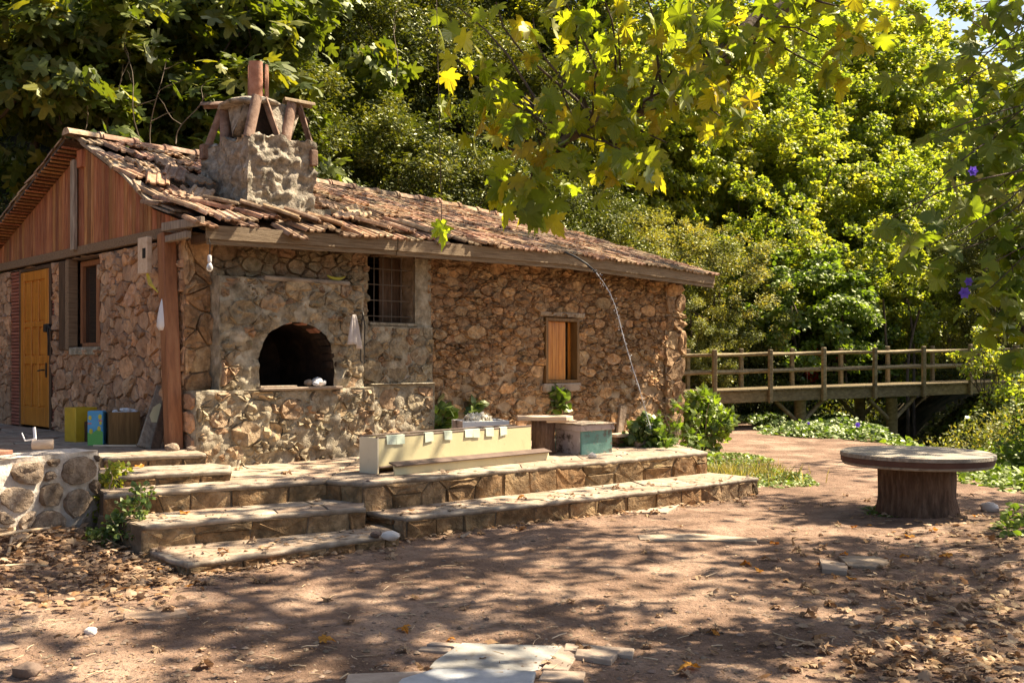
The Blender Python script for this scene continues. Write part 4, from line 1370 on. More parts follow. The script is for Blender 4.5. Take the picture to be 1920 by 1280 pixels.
# battens poking out under both verges
bm_ = MB(); bm_.cbox((0, 0, 0), (0.42, 0.035, 0.022), None, 0.003); bm_.r = [0.0] * len(bm_.f)
BT = bm_.mesh('batten', M_slatwood)
for i in range(44):
    s = RIDGE_S + 0.10 + i * 0.097
    if s > 6.95: break
    sl_ = math.atan2(roofz(0, s + 0.1) - roofz(0, s), 0.1)
    place(BT, 'batten', roof, Matrix.Translation(H(-0.06 + rs.uniform(-0.02, 0.02), s, roofz(0, s) - 0.10)) @ Matrix.Rotation(HROT, 4, 'Z') @ Matrix.Rotation(sl_, 4, 'X'))
for k, (x, dz, s0, s1) in enumerate(((-0.10, -0.012, 0.02, 1.0), (-0.13, -0.05, 0.1, 0.75), (-0.085, -0.045, 0.8, 1.9), (-0.11, -0.010, 1.05, 2.7), (-0.08, -0.05, 1.9, 2.7))):
    mb = MB()
    V = []
    ss = np.linspace(s0, s1, 7)
    for s in ss:
        z = roofz(0, s) + dz
        for (a_, b_) in ((0.0, 0.0), (0.0, -0.024), (0.16, -0.024), (0.16, 0.0)): V.append(H(x + a_, s, z + b_))
    Fq = [(i * 4 + q, (i + 1) * 4 + q, (i + 1) * 4 + (q + 1) % 4, i * 4 + (q + 1) % 4) for i in range(6) for q in range(4)] + [(0, 1, 2, 3), (27, 26, 25, 24)]
    mb.add(V, Fq)
    mb.build('verge_board', M_greywood, roof)

# fascia boards under the front eave
def plank_line(pts, w, h, name, m, par, tilt=0.0):
    """board following points (centre of its top edge), height h, thickness w"""
    mb = MB()
    V = []
    for p in pts:
        for (a, b) in ((0, 0), (w, 0), (w, -h), (0, -h)):
            V.append(Vector(p) + HN * (a + tilt * b) + Vector((0, 0, b)))
    Fq = []
    for i in range(len(pts) - 1):
        for k in range(4):
            k2 = (k + 1) % 4
            Fq.append((i * 4 + k, i * 4 + k2, (i + 1) * 4 + k2, (i + 1) * 4 + k))
    n = len(pts) * 4
    Fq += [(0, 1, 2, 3), (n - 1, n - 2, n - 3, n - 4)]
    mb.add(V, Fq)
    return mb.build(name, m, par)


T0 = -0.53
plank_line([H(-0.02, T0, 3.03), H(2.46, T0, 3.105)], 0.03, 0.145, 'fascia_board', M_fascia, roof)
plank_line([H(0.0, T0 + 0.02, 2.882), H(2.46, T0 + 0.02, 2.957)], 0.025, 0.05, 'fascia_board', M_fascia, roof)
zz = [H(L, T0 + 0.004, eave(L) - 0.012) for L in (2.475, 3.5, 4.5, 5.5, 6.5, 7.5, 8.4, 9.18)]
plank_line(zz, 0.03, 0.15, 'fascia_board', M_fascia, roof)
plank_line([p + HN * -0.02 + Vector((0, 0, -0.152)) for p in zz], 0.025, 0.055, 'fascia_board', M_fascia, roof)
# soffit boards between wall and fascia
mb = MB()
for L in np.arange(0.0, 9.1, 0.62):
    mb = MB(); mb.cbox(H(L + 0.1, -0.20, eave(L) - 0.135), (0.07, 0.66, 0.09), rotz(HROT), 0.004); mb.build('rafter', M_darkwood, roof)
# loose timbers at the near eave corner
mb = MB(); mb.cbox(H(-0.12, -0.22, 3.06), (0.05, 0.75, 0.09), rotz(HROT + 0.1), 0.004); mb.build('timber_end', M_greywood, roof)
mb = MB(); mb.cbox(H(-0.14, -0.12, 2.93), (0.06, 0.62, 0.07), rotz(HROT - 0.05), 0.004); mb.build('timber_end', M_greywood, roof)

# ---- gable cladding
clad = MB()
clad.cbox(H(-0.005, 3.3, 3.04), (0.06, 6.9, 0.11), rotz(HROT), 0.004)
clad = clad.build('gable_beam', M_beam, house)
nsl = 60
for i in range(nsl):
    s = -0.02 + i * 0.1105
    w = 0.109
    za = 3.085
    xs = [0, 0.012, 0.030, 0.036, 0.042, 0.065, 0.071, 0.077, 0.098, w]
    hs = [-0.004, 0.026, 0.028, 0.004, 0.028, 0.028, 0.004, 0.028, 0.026, -0.004]
    V = []
    for x, h in zip(xs, hs):
        zt = max(za + 0.02, min(roofz(-0.05, s + x) - 0.125, 9))
        V.append(H(0.01 - h - (0.012 if i % 7 == 0 else 0) * 0.4, s + x, za + rs.uniform(-0.004, 0.0)))
        V.append(H(0.01 - h, s + x, zt))
    Fq = [(2 * k, 2 * k + 1, 2 * k + 3, 2 * k + 2) for k in range(len(xs) - 1)]
    mb = MB(); mb.add(V, Fq)
    if roofz(-0.05, s + 0.05) - 0.125 - za > 0.05: mb.build('cladding_slat', M_slatwood, house)
mb = MB(); mb.cbox(H(-0.06, 2.96, 3.63), (0.05, 0.125, 1.16), rotz(HROT), 0.006); mb.build('gable_stud', M_greywood, house)
mb = MB(); mb.cbox(H(-0.04, 2.76, 4.20), (0.06, 0.16, 0.22), rotz(HROT), 0.006); mb.build('king_post_end', M_slatwood, house)
mb = MB(); mb.cbox(H(0.09, 3.3, 3.6), (0.04, 6.6, 1.0), rotz(HROT), 0.0)
V = [H(0.10, s, 3.0) for s in (0.0, RIDGE_S, 6.6)] + [H(0.10, s, roofz(0, s) - 0.13) for s in (0.0, 1.0, RIDGE_S, 6.6)]
mb = MB(); mb.add(V, [(0, 1, 5, 4, 3), (1, 2, 6, 5)]); mb.build('cladding_back', M_darkwood, house)

# ---- door and its siding
def gbox(mb, s0, s1, z0, z1, x0, x1, bev=0.004, r=None):
    """box on the gable: s range, z range, x = distance out of the gable face"""
    return mb.cbox(H(-(x0 + x1) / 2, (s0 + s1) / 2, (z0 + z1) / 2), (abs(x1 - x0), abs(s1 - s0), abs(z1 - z0)), rotz(HROT), bev, 0, r)


mb = MB(); gbox(mb, 4.02, 5.14, 0.71, 2.90, -0.06, -0.02); door = mb.build('door', M_door, house)
for s0, s1, z0, z1 in ((4.02, 4.16, 0.71, 2.90), (5.0, 5.14, 0.71, 2.90), (4.40, 4.48, 0.98, 2.76), (4.68, 4.76, 0.98, 2.76)):
    mb = MB(); gbox(mb, s0, s1, z0 + 0.002, z1 - 0.002, -0.02, 0.004, 0.006); mb.build('door_stile', M_door, door)
for z0, z1 in ((0.71, 0.98), (1.58, 1.70), (2.10, 2.18), (2.76, 2.90)):
    mb = MB(); gbox(mb, 4.165, 4.995, z0 + 0.003, z1 - 0.003, -0.02, 0.001, 0.006); mb.build('door_rail', M_door, door)
for s0, s1 in ((4.18, 4.385), (4.495, 4.665), (4.775, 4.985)):
    for z0, z1 in ((1.0, 1.56), (1.72, 2.08), (2.20, 2.74)):
        mb = MB(); gbox(mb, s0, s1, z0, z1, -0.02, -0.008, 0.006); mb.build('door_panel', M_door, door)
mb = MB()
mb.tube([H(-0.03, 4.10, 1.50), H(-0.07, 4.10, 1.50), H(-0.075, 4.22, 1.49)], 0.011, 7)
gbox(mb, 4.075, 4.125, 1.40, 1.60, 0.004, 0.012, 0.002)
mb.build('door_handle', M_metal, door)
mb = MB()
gbox(mb, 4.02, 4.10, 2.02, 2.13, 0.008, 0.05, 0.01)
for i in range(5):
    mb.lathe(H(-0.03, 3.96 - 0.035 * i, 2.12 - 0.02 * i), [(0.024, -0.012), (0.03, 0), (0.024, 0.012)], 8)
mb.tube([H(-0.03, 3.98, 2.12), H(-0.045, 3.90, 1.9), H(-0.04, 3.92, 1.7)], 0.013, 6)
mb.build('padlock', M_metal, door)
mb = MB(); gbox(mb, 3.94, 4.015, 0.68, 2.955, -0.06, 0.0); gbox(mb, 5.145, 5.22, 0.68, 2.955, -0.06, 0.0); gbox(mb, 4.016, 5.144, 2.905, 2.955, -0.06, -0.003)
mb.build('door_frame', M_darkwood, house)
sid = MB()
for k in range(46):
    z = 0.69 + k * 0.049
    for s0, s1 in ((3.62, 3.938), (5.222, 5.62)):
        gbox(sid, s0, s1, z, z + 0.040, -0.06, -0.02 + 0.004 * (k % 2), 0.008)
sid = sid.build('siding', M_redside, house); sid['kind'] = 'stuff'
# ---- gable window
win = MB()
for s0, s1, z0, z1, x0, x1 in ((3.16, 3.22, 1.85, 2.93, -0.2, -0.12), (2.30, 2.36, 1.85, 2.93, -0.2, -0.12), (2.36, 3.16, 1.79, 1.86, -0.2, -0.12), (2.36, 3.16, 2.86, 2.93, -0.2, -0.12), (2.58, 2.68, 1.86, 2.86, -0.19, -0.115)):
    gbox(win, s0, s1, z0, z1, x0, x1, 0.006)
win = win.build('window', M_post, house)
mb = MB(); gbox(mb, 2.36, 3.16, 1.86, 2.86, -0.178, -0.172, 0)
M_glass = mat('dark glass', [(0.018, 0.014, 0.012), (0.03, 0.024, 0.02)], bump=0, var=0.0, rough=0.08, spec=0.6)
mb.build('pane', M_glass, win)
mb = MB(); gbox(mb, 2.28, 3.22, 1.70, 1.80, -0.30, 0.03, 0.01); mb.build('window_sill', M_cement, win)
mb = MB(); gbox(mb, 3.40, 3.60, 1.77, 2.95, -0.12, 0.02, 0.008); mb.build('window_post', M_darkwood, house)
mb = MB(); gbox(mb, 3.24, 3.35, 1.77, 2.95, -0.10, 0.03, 0.008); mb.build('window_post', M_beam, house)
mb = MB(); gbox(mb, 3.352, 3.398, 1.77, 2.95, -0.12, -0.05, 0.003); mb.build('window_post', M_darkwood, house)
# ---- leaning corner post
mb = MB()
a, b = H(-0.14, -0.06, 0.66), H(-0.10, 0.20, 3.0)
mb2 = []
ax = (b - a).normalized()
sx = HA.copy(); sy = ax.cross(sx).normalized(); sx = sy.cross(ax)
mb.cbox((a + b) / 2, (0.15, 0.15, (b - a).length), Matrix((sx, sy, ax)).transposed(), 0.01, 0.004)
mb.build('corner_post', M_post, house, label='rust red leaning corner post')

# ---- barred window on the front
bw = MB()
def fbox(mb, L0, L1, z0, z1, t0, t1, bev=0.004, r=None, jit=0):
    return mb.cbox(fr((t0 + t1) / 2)((L0 + L1) / 2, (z0 + z1) / 2, 0), (abs(L1 - L0), abs(t1 - t0), abs(z1 - z0)), rotz(HROT), bev, jit, r)


fbox(bw, 2.43, 2.455, 2.11, 2.97, -0.30, -0.24); fbox(bw, 3.125, 3.15, 2.11, 2.97, -0.30, -0.24); fbox(bw, 2.455, 3.125, 2.11, 2.14, -0.30, -0.24)
bw = bw.build('barred_window', M_darkwood, house)
mb = MB(); fbox(mb, 2.79, 3.12, 2.142, 2.96, -0.27, -0.25); mb.build('shutter', M_darkwood, bw)
mb = MB(); fbox(mb, 2.41, 3.17, 2.065, 2.108, -0.28, 0.07, 0.008, None, 0.004); mb.build('window_sill', M_cement, bw)
for L in (2.57, 2.71, 2.85, 3.0):
    mb = MB(); mb.tube([fr(-0.07)(L, 2.10, 0), fr(-0.07)(L + 0.004, 2.98, 0)], 0.007, 6); mb.build('window_bar', M_bar, bw)
for z in (2.19, 2.39, 2.59, 2.79):
    mb = MB(); mb.tube([fr(-0.055)(2.42, z, 0), fr(-0.055)(3.16, z + 0.004, 0)], 0.006, 6); mb.build('window_bar', M_bar, bw)
# ---- small shuttered window
sw = MB()
for L0, L1, z0, z1 in ((5.61, 5.665, 1.30, 2.27), (6.295, 6.35, 1.30, 2.27), (5.666, 6.294, 1.30, 1.345), (5.666, 6.294, 2.22, 2.27)):
    fbox(sw, L0, L1, z0, z1, -0.14, 0.035)
sw = sw.build('small_window', M_boxwood, house)
mb = MB()
for k in range(3): fbox(mb, 5.668 + k * 0.148, 5.668 + k * 0.148 + 0.146, 1.347, 2.218, -0.06, -0.035, 0.005)
mb.build('shutter', M_door, sw)
mb = MB(); fbox(mb, 6.24, 6.293, 1.347, 2.218, -0.12, -0.10, 0.003); mb.build('shutter', M_door, sw)
mb = MB(); fbox(mb, 5.50, 6.48, 2.285, 2.36, -0.10, 0.045, 0.012, None, 0.01); mb.build('lintel', M_greywood, sw)
mb = MB(); fbox(mb, 5.56, 6.38, 1.17, 1.295, -0.1, 0.05, 0.02, None, 0.01); mb.build('window_sill', M_slab, sw)
emit_stones(HST, 300)

# ---- chimney
CH0, CH1, CS0, CS1, CZ0, CZ1 = 0.96, 1.87, 0.34, 1.50, 3.05, 4.30


def rough_box(mb, L0, L1, s0, s1, z0, z1, disp, fq, step, taper=0.0, seed=0.0):
    def shp(u, v):
        return u
    def face(fn, w, h):
        wall_grid(mb, fn, (0, w, z0, z1), (), step, disp, seed, fq)
    def nz(q): return disp * (noise.noise(q * fq + Vector((seed, 0, 0))) + 0.7 * noise.noise(q * fq * 2.3) + 0.4 * noise.noise(q * fq * 5.1))
    def grid(fn, nu, nv):
        V = []
        for j in range(nv + 1):
            for i in range(nu + 1):
                q, nrm = fn(i / nu, j / nv)
                k = (z1 - q.z) / (z1 - z0) if z1 > z0 else 0
                e = 1.0
                V.append(q + nrm * nz(q) * e + Vector((0, 0, nz(q + Vector((3, 1, 2))) * 0.5)))
        Fq = [(j * (nu + 1) + i, j * (nu + 1) + i + 1, (j + 1) * (nu + 1) + i + 1, (j + 1) * (nu + 1) + i) for j in range(nv) for i in range(nu)]
        mb.add(V, Fq, 0.3)
    def corner(q, L, s):
        """direction out of the block, blended at the edges so the faces stay joined"""
        d = Vector((0, 0, 0))
        if L <= 1e-4: d -= HA
        if L >= 1 - 1e-4: d += HA
        if s <= 1e-4: d += HN
        if s >= 1 - 1e-4: d -= HN
        return d.normalized() if d.length else Vector((0, 0, 1))
    def pt(L, s, zf):
        l_, s_ = L0 + (L1 - L0) * L, s0 + (s1 - s0) * s
        q = H(l_, s_, z0 + (z1 - z0) * zf)
        c = H((L0 + L1) / 2, (s0 + s1) / 2, q.z)
        q = c + (q - c) * (1 + taper * (1 - zf))
        d = corner(q, L, s)
        if zf >= 1 - 1e-4: d = (d + Vector((0, 0, 1))).normalized() if d.z == 0 else d
        return q, d
    nL, nS, nZ = int((L1 - L0) / step), int((s1 - s0) / step), int((z1 - z0) / step)
    grid(lambda a, b: pt(a, 0, b), nL, nZ)
    grid(lambda a, b: pt(1, a, b), nS, nZ)
    grid(lambda a, b: pt(1 - a, 1, b), nL, nZ)
    grid(lambda a, b: pt(0, 1 - a, b), nS, nZ)
    grid(lambda a, b: pt(a, b, 1), nL, nS)


mb = MB()
rough_box(mb, CH0, CH1, CS0, CS1, CZ0, CZ1, 0.062, 5.0, 0.026, 0.015, 2.0)
chim = mb.build('chimney', M_chim, house, True)
mb = MB(); rough_box(mb, CH0 + 0.08, CH1 + 0.12, CS0 - 0.14, CS1, 3.0, 3.47, 0.035, 7, 0.04, 0.05, 5.0); mb.build('chimney_foot', M_chim, chim, True)
# cap: solid sooty core, its black standing in for the shaded hollow, plaster wedges between leaning tiles
mb = MB(); mb.cbox(H((CH0 + CH1) / 2, (CS0 + CS1) / 2, CZ1 + 0.22), (CH1 - CH0 - 0.42, CS1 - CS0 - 0.45, 0.50), rotz(HROT), 0.01); mb.build('cap_core', M_soot, chim)
def wedge(a, b, c, nrm, th=0.10):
    """plaster wedge: top corners a, b and lower tip c"""
    mb = MB()
    n = 7
    V, ix = [], {}
    for j in range(n + 1):
        l_, r_ = a.lerp(c, j / n), b.lerp(c, j / n)
        for i in range(n + 1 - j):
            p = l_.lerp(r_, i / max(1, n - j))
            ix[j, i] = len(V); V.append(p + nrm * (0.02 * noise.noise(p * 9) + 0.012))
    Fq = []
    for j in range(n):
        for i in range(n - j):
            Fq.append((ix[j, i], ix[j + 1, i], ix[j, i + 1]))
            if i < n - j - 1: Fq.append((ix[j, i + 1], ix[j + 1, i], ix[j + 1, i + 1]))
    k = len(V)
    V += [a - nrm * th, b - nrm * th, c - nrm * th]
    Fq += [(ix[0, 0], k, k + 2), (ix[0, 0], k + 2, ix[n, 0]), (ix[0, n], ix[n, 0], k + 2), (ix[0, n], k + 2, k + 1), (ix[0, 0], ix[0, n], k + 1), (ix[0, 0], k + 1, k)]
    mb.add(V, Fq, 0.3)
    mb.build('cap_wedge', M_chim, chim, True)


zt, zb = CZ1 + 0.47, CZ1 - 0.02
wedge(H(1.27, CS0 + 0.20, zt), H(1.62, CS0 + 0.20, zt), H(1.44, CS0 + 0.08, zb + 0.05), HN)
wedge(H(1.76, CS0 + 0.20, zt), H(CH1 - 0.10, CS0 + 0.20, zt), H(CH1 - 0.02, CS0 + 0.08, zb + 0.3), HN)
wedge(H(CH0 + 0.16, 1.12, zt), H(CH0 + 0.16, CS0 + 0.34, zt), H(CH0 + 0.06, CS0 + 0.46, zb + 0.05), -HA)
wedge(H(1.80, CS0 + 0.2, zt), H(1.80, CS1 - 0.2, zt), H(CH1 - 0.05, (CS0 + CS1) / 2, zb), HA)
mb = MB()
mb.lathe(H((CH0 + CH1) / 2, (CS0 + CS1) / 2, CZ1 + 0.43), [(0.44, 0.0), (0.46, 0.03), (0.38, 0.07), (0.22, 0.13), (0.02, 0.18)], 24, 0.3, 0.28)
mb.build('cap_mound', M_chim, chim, True)
M_capt = mat('smoky clay tile', [(0.14, 0.085, 0.06), (0.25, 0.155, 0.11), (0.36, 0.25, 0.19)], ns=8, bump=0.5, bs=20, var=0.18, spots=[((0.07, 0.05, 0.04), 6, 0.58, 0.7), ((0.42, 0.36, 0.30), 10, 0.64, 0.5)])


def half_tile(p0, p1, out, w0=0.10, w1=0.085, name='cap_tile', m=None):
    """curved clay tile from p0 to p1, hollow side away from out"""
    p0, p1, out = Vector(p0), Vector(p1), Vector(out)
    ax = (p1 - p0).normalized()
    sd_ = ax.cross(out).normalized()
    ot = sd_.cross(ax)
    mb = MB()
    n = 7
    V = []
    for (p, w) in ((p0, w0), (p1, w1)):
        for q in (w, w - 0.016):
            for i in range(n):
                an = math.pi * i / (n - 1)
                V.append(p + sd_ * math.cos(an) * q + ot * math.sin(an) * q * 0.6)
    Fq = []
    for i in range(n - 1):
        Fq += [(i, i + 1, 2 * n + i + 1, 2 * n + i), (n + i, 3 * n + i, 3 * n + i + 1, n + i + 1), (i, n + i, n + i + 1, i + 1), (2 * n + i, 2 * n + i + 1, 3 * n + i + 1, 3 * n + i)]
    Fq += [(0, 2 * n, 3 * n, n), (n - 1, 2 * n - 1, 4 * n - 1, 3 * n - 1)]
    mb.add(V, Fq)
    mb.build(name, m or M_terra, chim, sharp=35)


cz = CZ1 - 0.05
W_ = 0.064
for (L0, L1, Lt) in ((CH0 + 0.03, CH0 + 0.44, CH0 + 0.25), (CH0 + 0.52, CH1 - 0.02, CH0 + 0.73)):
    half_tile(H(L0, CS0 + 0.05, cz), H(Lt - 0.04, CS0 + 0.16, cz + 0.54), HN - HA * 0.25, W_, W_, 'cap_tile', M_capt)
    half_tile(H(L1, CS0 + 0.05, cz), H(Lt + 0.05, CS0 + 0.16, cz + 0.53), HA * 1.0 + HN * 0.15, W_, W_, 'cap_tile', M_capt)
for (s0, s1, st) in ((0.98, 1.46, 1.22),):
    half_tile(H(CH0 + 0.05, s0, cz), H(CH0 + 0.15, st - 0.04, cz + 0.50), HN - HA * 0.3, W_, W_, 'cap_tile', M_capt)
    half_tile(H(CH0 + 0.05, s1, cz), H(CH0 + 0.15, st + 0.04, cz + 0.50), -HA + HN * 0.2, W_, W_, 'cap_tile', M_capt)
half_tile(H(CH1 - 0.05, CS1 - 0.3, cz), H(CH1 - 0.15, CS1 - 0.45, cz + 0.5), HA, W_, W_, 'cap_tile', M_capt)
half_tile(H(CH0 - 0.02, 1.44, CZ1 + 0.49), H(CH0 + 0.34, 1.14, CZ1 + 0.52), Vector((0, 0, 1)), 0.10, 0.09, 'cap_tile', M_capt)
half_tile(H(CH1 - 0.30, CS0 + 0.22, CZ1 + 0.51), H(CH1 + 0.05, CS0 + 0.10, CZ1 + 0.48), Vector((0, 0, 1)), 0.09, 0.095, 'cap_tile', M_tile)
# flue of upright tiles
cx, cs_ = (CH0 + CH1) / 2, (CS0 + CS1) / 2
zf = CZ1 + 0.58
half_tile(H(cx - 0.06, cs_ - 0.06, zf), H(cx - 0.06, cs_ - 0.06, zf + 0.44), HN - HA * 0.7, 0.088, 0.084, 'flue_tile')
half_tile(H(cx + 0.09, cs_ - 0.02, zf), H(cx + 0.09, cs_ - 0.02, zf + 0.43), HA + HN * 0.5, 0.08, 0.078, 'flue_tile')
half_tile(H(cx + 0.01, cs_ + 0.08, zf), H(cx + 0.01, cs_ + 0.08, zf + 0.42), -HN, 0.10, 0.095, 'flue_tile')
# bits of brick set in the render
for (L, s, z) in ((CH0 - 0.02, CS1 - 0.12, 4.22), (CH1 - 0.03, CS0 - 0.0, 4.12)):
    mb = MB(); mb.cbox(H(L, s, z), (0.09, 0.09, 0.19), rotz(HROT), 0.01, 0.008); mb.build('brick', M_capt, chim)
# ---------------------------------------------------------------- terrace, platform, steps
rs = random.Random(11)


def ccw(poly):
    return poly if area_c(poly)[0] > 0 else poly[::-1]


def in_poly(p, poly):
    c = False
    n = len(poly)
    for i in range(n):
        a, b = poly[i], poly[(i + 1) % n]
        if (a[1] > p[1]) != (b[1] > p[1]) and p[0] < (b[0] - a[0]) * (p[1] - a[1]) / (b[1] - a[1]) + a[0]: c = not c
    return c


def flag_cells(poly, size, rs):
    """flat stones that fill a convex outline"""
    xs = [p[0] for p in poly]; ys = [p[1] for p in poly]
    seeds = []
    tries = 0
    while len(seeds) < 400 and tries < 6000:
        tries += 1
        q = (rs.uniform(min(xs), max(xs)), rs.uniform(min(ys), max(ys)))
        if not in_poly(q, poly): continue
        if all(math.dist(q, t) > size for t in seeds): seeds.append(q)
    out = []
    S = np.array(seeds)
    for i, p in enumerate(seeds):
        c = list(poly)
        d = ((S - np.array(p)) ** 2).sum(1)
        for j in np.argsort(d)[1:16]:
            q = seeds[j]
            c = clip_poly(c, ((p[0] + q[0]) / 2, (p[1] + q[1]) / 2), (q[0] - p[0], q[1] - p[1]))
            if len(c) < 3: break
        if len(c) >= 3: out.append(c)
    return out


def slabbed(name, label, cat, poly, z0, z1, faces, flag=0.42, group=None, pieces=None, riser=(0.34, 1), lip=0.03):
    """solid step: cement core, flat stones on top, riser stones along the listed edges (pairs of points, seen from outside left to right)"""
    poly = ccw([tuple(p[:2]) for p in poly])
    loc = (poly[0][0], poly[0][1], z0)
    t = thing(name, label, cat, loc, 0, group)
    mb = MB()
    mb.prism(poly, z0 - 0.25, z1 - 0.006, 0.4)
    core = mb.build('core', M_stepcore, t)
    store = []
    for c in (pieces if pieces is not None else [poly]):
        for q in flag_cells(ccw([tuple(p[:2]) for p in c]), flag, rs):
            zz = z1 + rs.uniform(-0.004, 0.002)
            g = stone_geo(q, lambda u, v, h: Vector((u, v, zz + h)), 0.005, 0.006, 0.02, 11, 0.25, 0.08, rs)
            if g: store.append((g[2], g[0], g[1], M_flag, t))
    for st_ in store:
        MB().add(st_[1], st_[2]).build('flagstone', M_flag, t, sharp=30)
    for (a, b) in faces:
        a, b = Vector((a[0], a[1], 0)), Vector((b[0], b[1], 0))
        e = (b - a); Ln = e.length; e.normalize()
        nrm = Vector((e.y, -e.x, 0))
        rect = (0.0, Ln, z0 + 0.01, z1 - 0.035)
        rws = riser[1]
        sd, u_ = [], 0.0
        while u_ < Ln:
            w_ = rs.choice((0.18, 0.3, 0.42, 0.55)) * rs.uniform(0.8, 1.2)
            sd.append((min(Ln - 0.01, u_ + w_ / 2), (rect[2] + rect[3]) / 2 + rs.uniform(-0.022, 0.022)))
            if w_ > 0.4 and rs.random() < 0.3: sd.append((min(Ln - 0.01, u_ + w_ / 2), rect[3] - 0.015))
            u_ += w_
        for q in cells(sd, rect, 1.4):
            g = stone_geo(q, lambda u, v, h: Vector((a.x, a.y, 0)) + e * u + nrm * (h - 0.002) + Vector((0, 0, v)), 0.020, 0.003, 0.03, 14, 0.8, 0.03, rs)
            if g: MB().add(g[0], g[1]).build('riser_stone', M_step, t, sharp=30)
        # worn cement lip
        mb = MB()
        n = max(3, int(Ln / 0.05))
        V = []
        for i in range(n + 1):
            p = a + e * (Ln * i / n)
            w = lip * 0.8 + 0.020 * noise.noise(p * 4) + 0.016 * noise.noise(p * 13)
            zt = z1 + 0.001 + 0.006 * noise.noise(p * 4 + Vector((3, 0, 0))) + 0.005 * noise.noise(p * 14)
            for (o_, zz) in ((-0.05, zt), (w * 0.6, zt), (w, zt - 0.014), (w * 0.8, zt - 0.034), (-0.03, zt - 0.05 - 0.03 * (0.5 + 0.5 * noise.noise(p * 6 + Vector((0, 9, 0)))))):
                V.append(Vector((p.x, p.y, zz)) + nrm * o_)
        Fq = [(i * 5 + k, (i + 1) * 5 + k, (i + 1) * 5 + k + 1, i * 5 + k + 1) for i in range(n) for k in range(4)]
        Fq += [(0, 1, 2, 3, 4), tuple(n * 5 + k for k in range(4, -1, -1))]
        mb.add(V, Fq, 0.5)
        mb.build('edge_lip', M_joint, t, True)
    return t


def xy(v): return (v[0], v[1])


ZP, ZS2, ZS1, ZLOW, ZHALF = 0.47, 0.28, 0.09, 0.20, 0.575
# corner points measured on the ground
pl_l = xy(G(196, 927, ZP)); pl_in = xy(G(613, 899, ZP)); pl_out = xy(G(679, 905, ZP)); pl_far = xy(G(1324, 847, ZP))
hw = lambda L, t: xy(H(L, -t, 0))
e_far = hw(7.55, 0.0)
slabbed('stone_platform', 'long raised stone platform in front of the oven and the rubble wall', 'platform',
        [pl_l, pl_in, pl_out, pl_far, e_far, hw(-0.3, -0.05), (-4.3, 9.9)], ZLOW - 0.15, ZP,
        [(pl_l, pl_in), (pl_in, pl_out), (pl_out, pl_far), (pl_far, e_far)], 0.45, None,
        [[pl_l, pl_in, hw(2.4, 0.0), hw(0, 0.25), (-4.3, 9.9)], [pl_in, pl_out, pl_far, e_far, hw(2.4, 0)]], (0.42, 1))
s2a, s2b = xy(G(265, 985, ZS2)), xy(G(684, 951, ZS2))
GSP = 'stone steps up to the oven platform'
slabbed('stone_step', 'middle stone step just below the left half of the platform', 'step', [s2a, s2b, (pl_out[0] + 0.0, pl_out[1] + 0.25), (pl_in[0], pl_in[1] + 0.1), (pl_l[0] - 0.1, pl_l[1] + 0.1)], 0.0, ZS2, [(s2a, s2b)], 0.4, GSP)
s1a, s1f, s1b = xy(G(283, 1032, ZS1)), xy(G(352, 1056, ZS1)), xy(G(748, 999, ZS1))
slabbed('stone_step', 'lowest stone step lying almost flush with the dirt, weeds at its edge', 'step', [s1a, s1f, s1b, (s2b[0] + 0.1, s2b[1] + 0.25), (s2a[0], s2a[1] + 0.15)], -0.05, ZS1, [(s1a, s1f), (s1f, s1b)], 0.45, GSP)
la, lb, lc, ld = xy(G(687, 958, ZLOW)), xy(G(762, 969, ZLOW)), xy(G(1230, 919, ZLOW)), xy(G(1419, 895, ZLOW))
le = (ld[0] - 0.55, ld[1] + 0.62)
slabbed('stone_step', 'long low stone step along the foot of the platform right of the stairs', 'step', [la, lb, lc, ld, le, (pl_far[0] + 0.1, pl_far[1] + 0.1), (pl_out[0] + 0.05, pl_out[1] + 0.15)], -0.05, ZLOW,
        [(la, lb), (lb, lc), (lc, ld), (ld, le)], 0.5, GSP)
blocked = [[pl_l, pl_in, pl_out, pl_far, e_far], [s2a, s2b, pl_out, pl_l], [s1a, s1f, s1b, s2b, s2a], [la, lb, lc, ld, le, pl_far, pl_out]]
ha, hb = xy(G(203, 893, ZHALF)), xy(G(430, 881, ZHALF))
ta, tb = xy(G(194, 857, ZT)), xy(G(386, 850, ZT))
slabbed('stone_step', 'short half step between the platform and the terrace by the gable', 'step', [ha, hb, (hb[0] - 0.12, hb[1] + 0.42), (tb[0], tb[1] + 0.1), (ta[0] - 0.2, ta[1] + 0.1)], ZP - 0.02, ZHALF, [(ha, hb), (hb, (hb[0] - 0.15, hb[1] + 0.45))], 0.4, GSP)
slabbed('stone_terrace', 'flagged terrace in front of the orange door and gable wall', 'terrace', [ta, tb, hw(0.0, 0.2), hw(0.05, -0.1), xy(H(0.0, 6.9, 0)), (-12.5, 12.5), (-9.0, 7.2), (-4.6, 8.2)], 0.1, ZT, [(ta, tb)], 0.45, None,
        [[ta, tb, hw(0.0, 0.2), xy(H(0.0, 6.9, 0)), (-9.5, 11.5), (-5.2, 8.6)]], (0.22, 1))

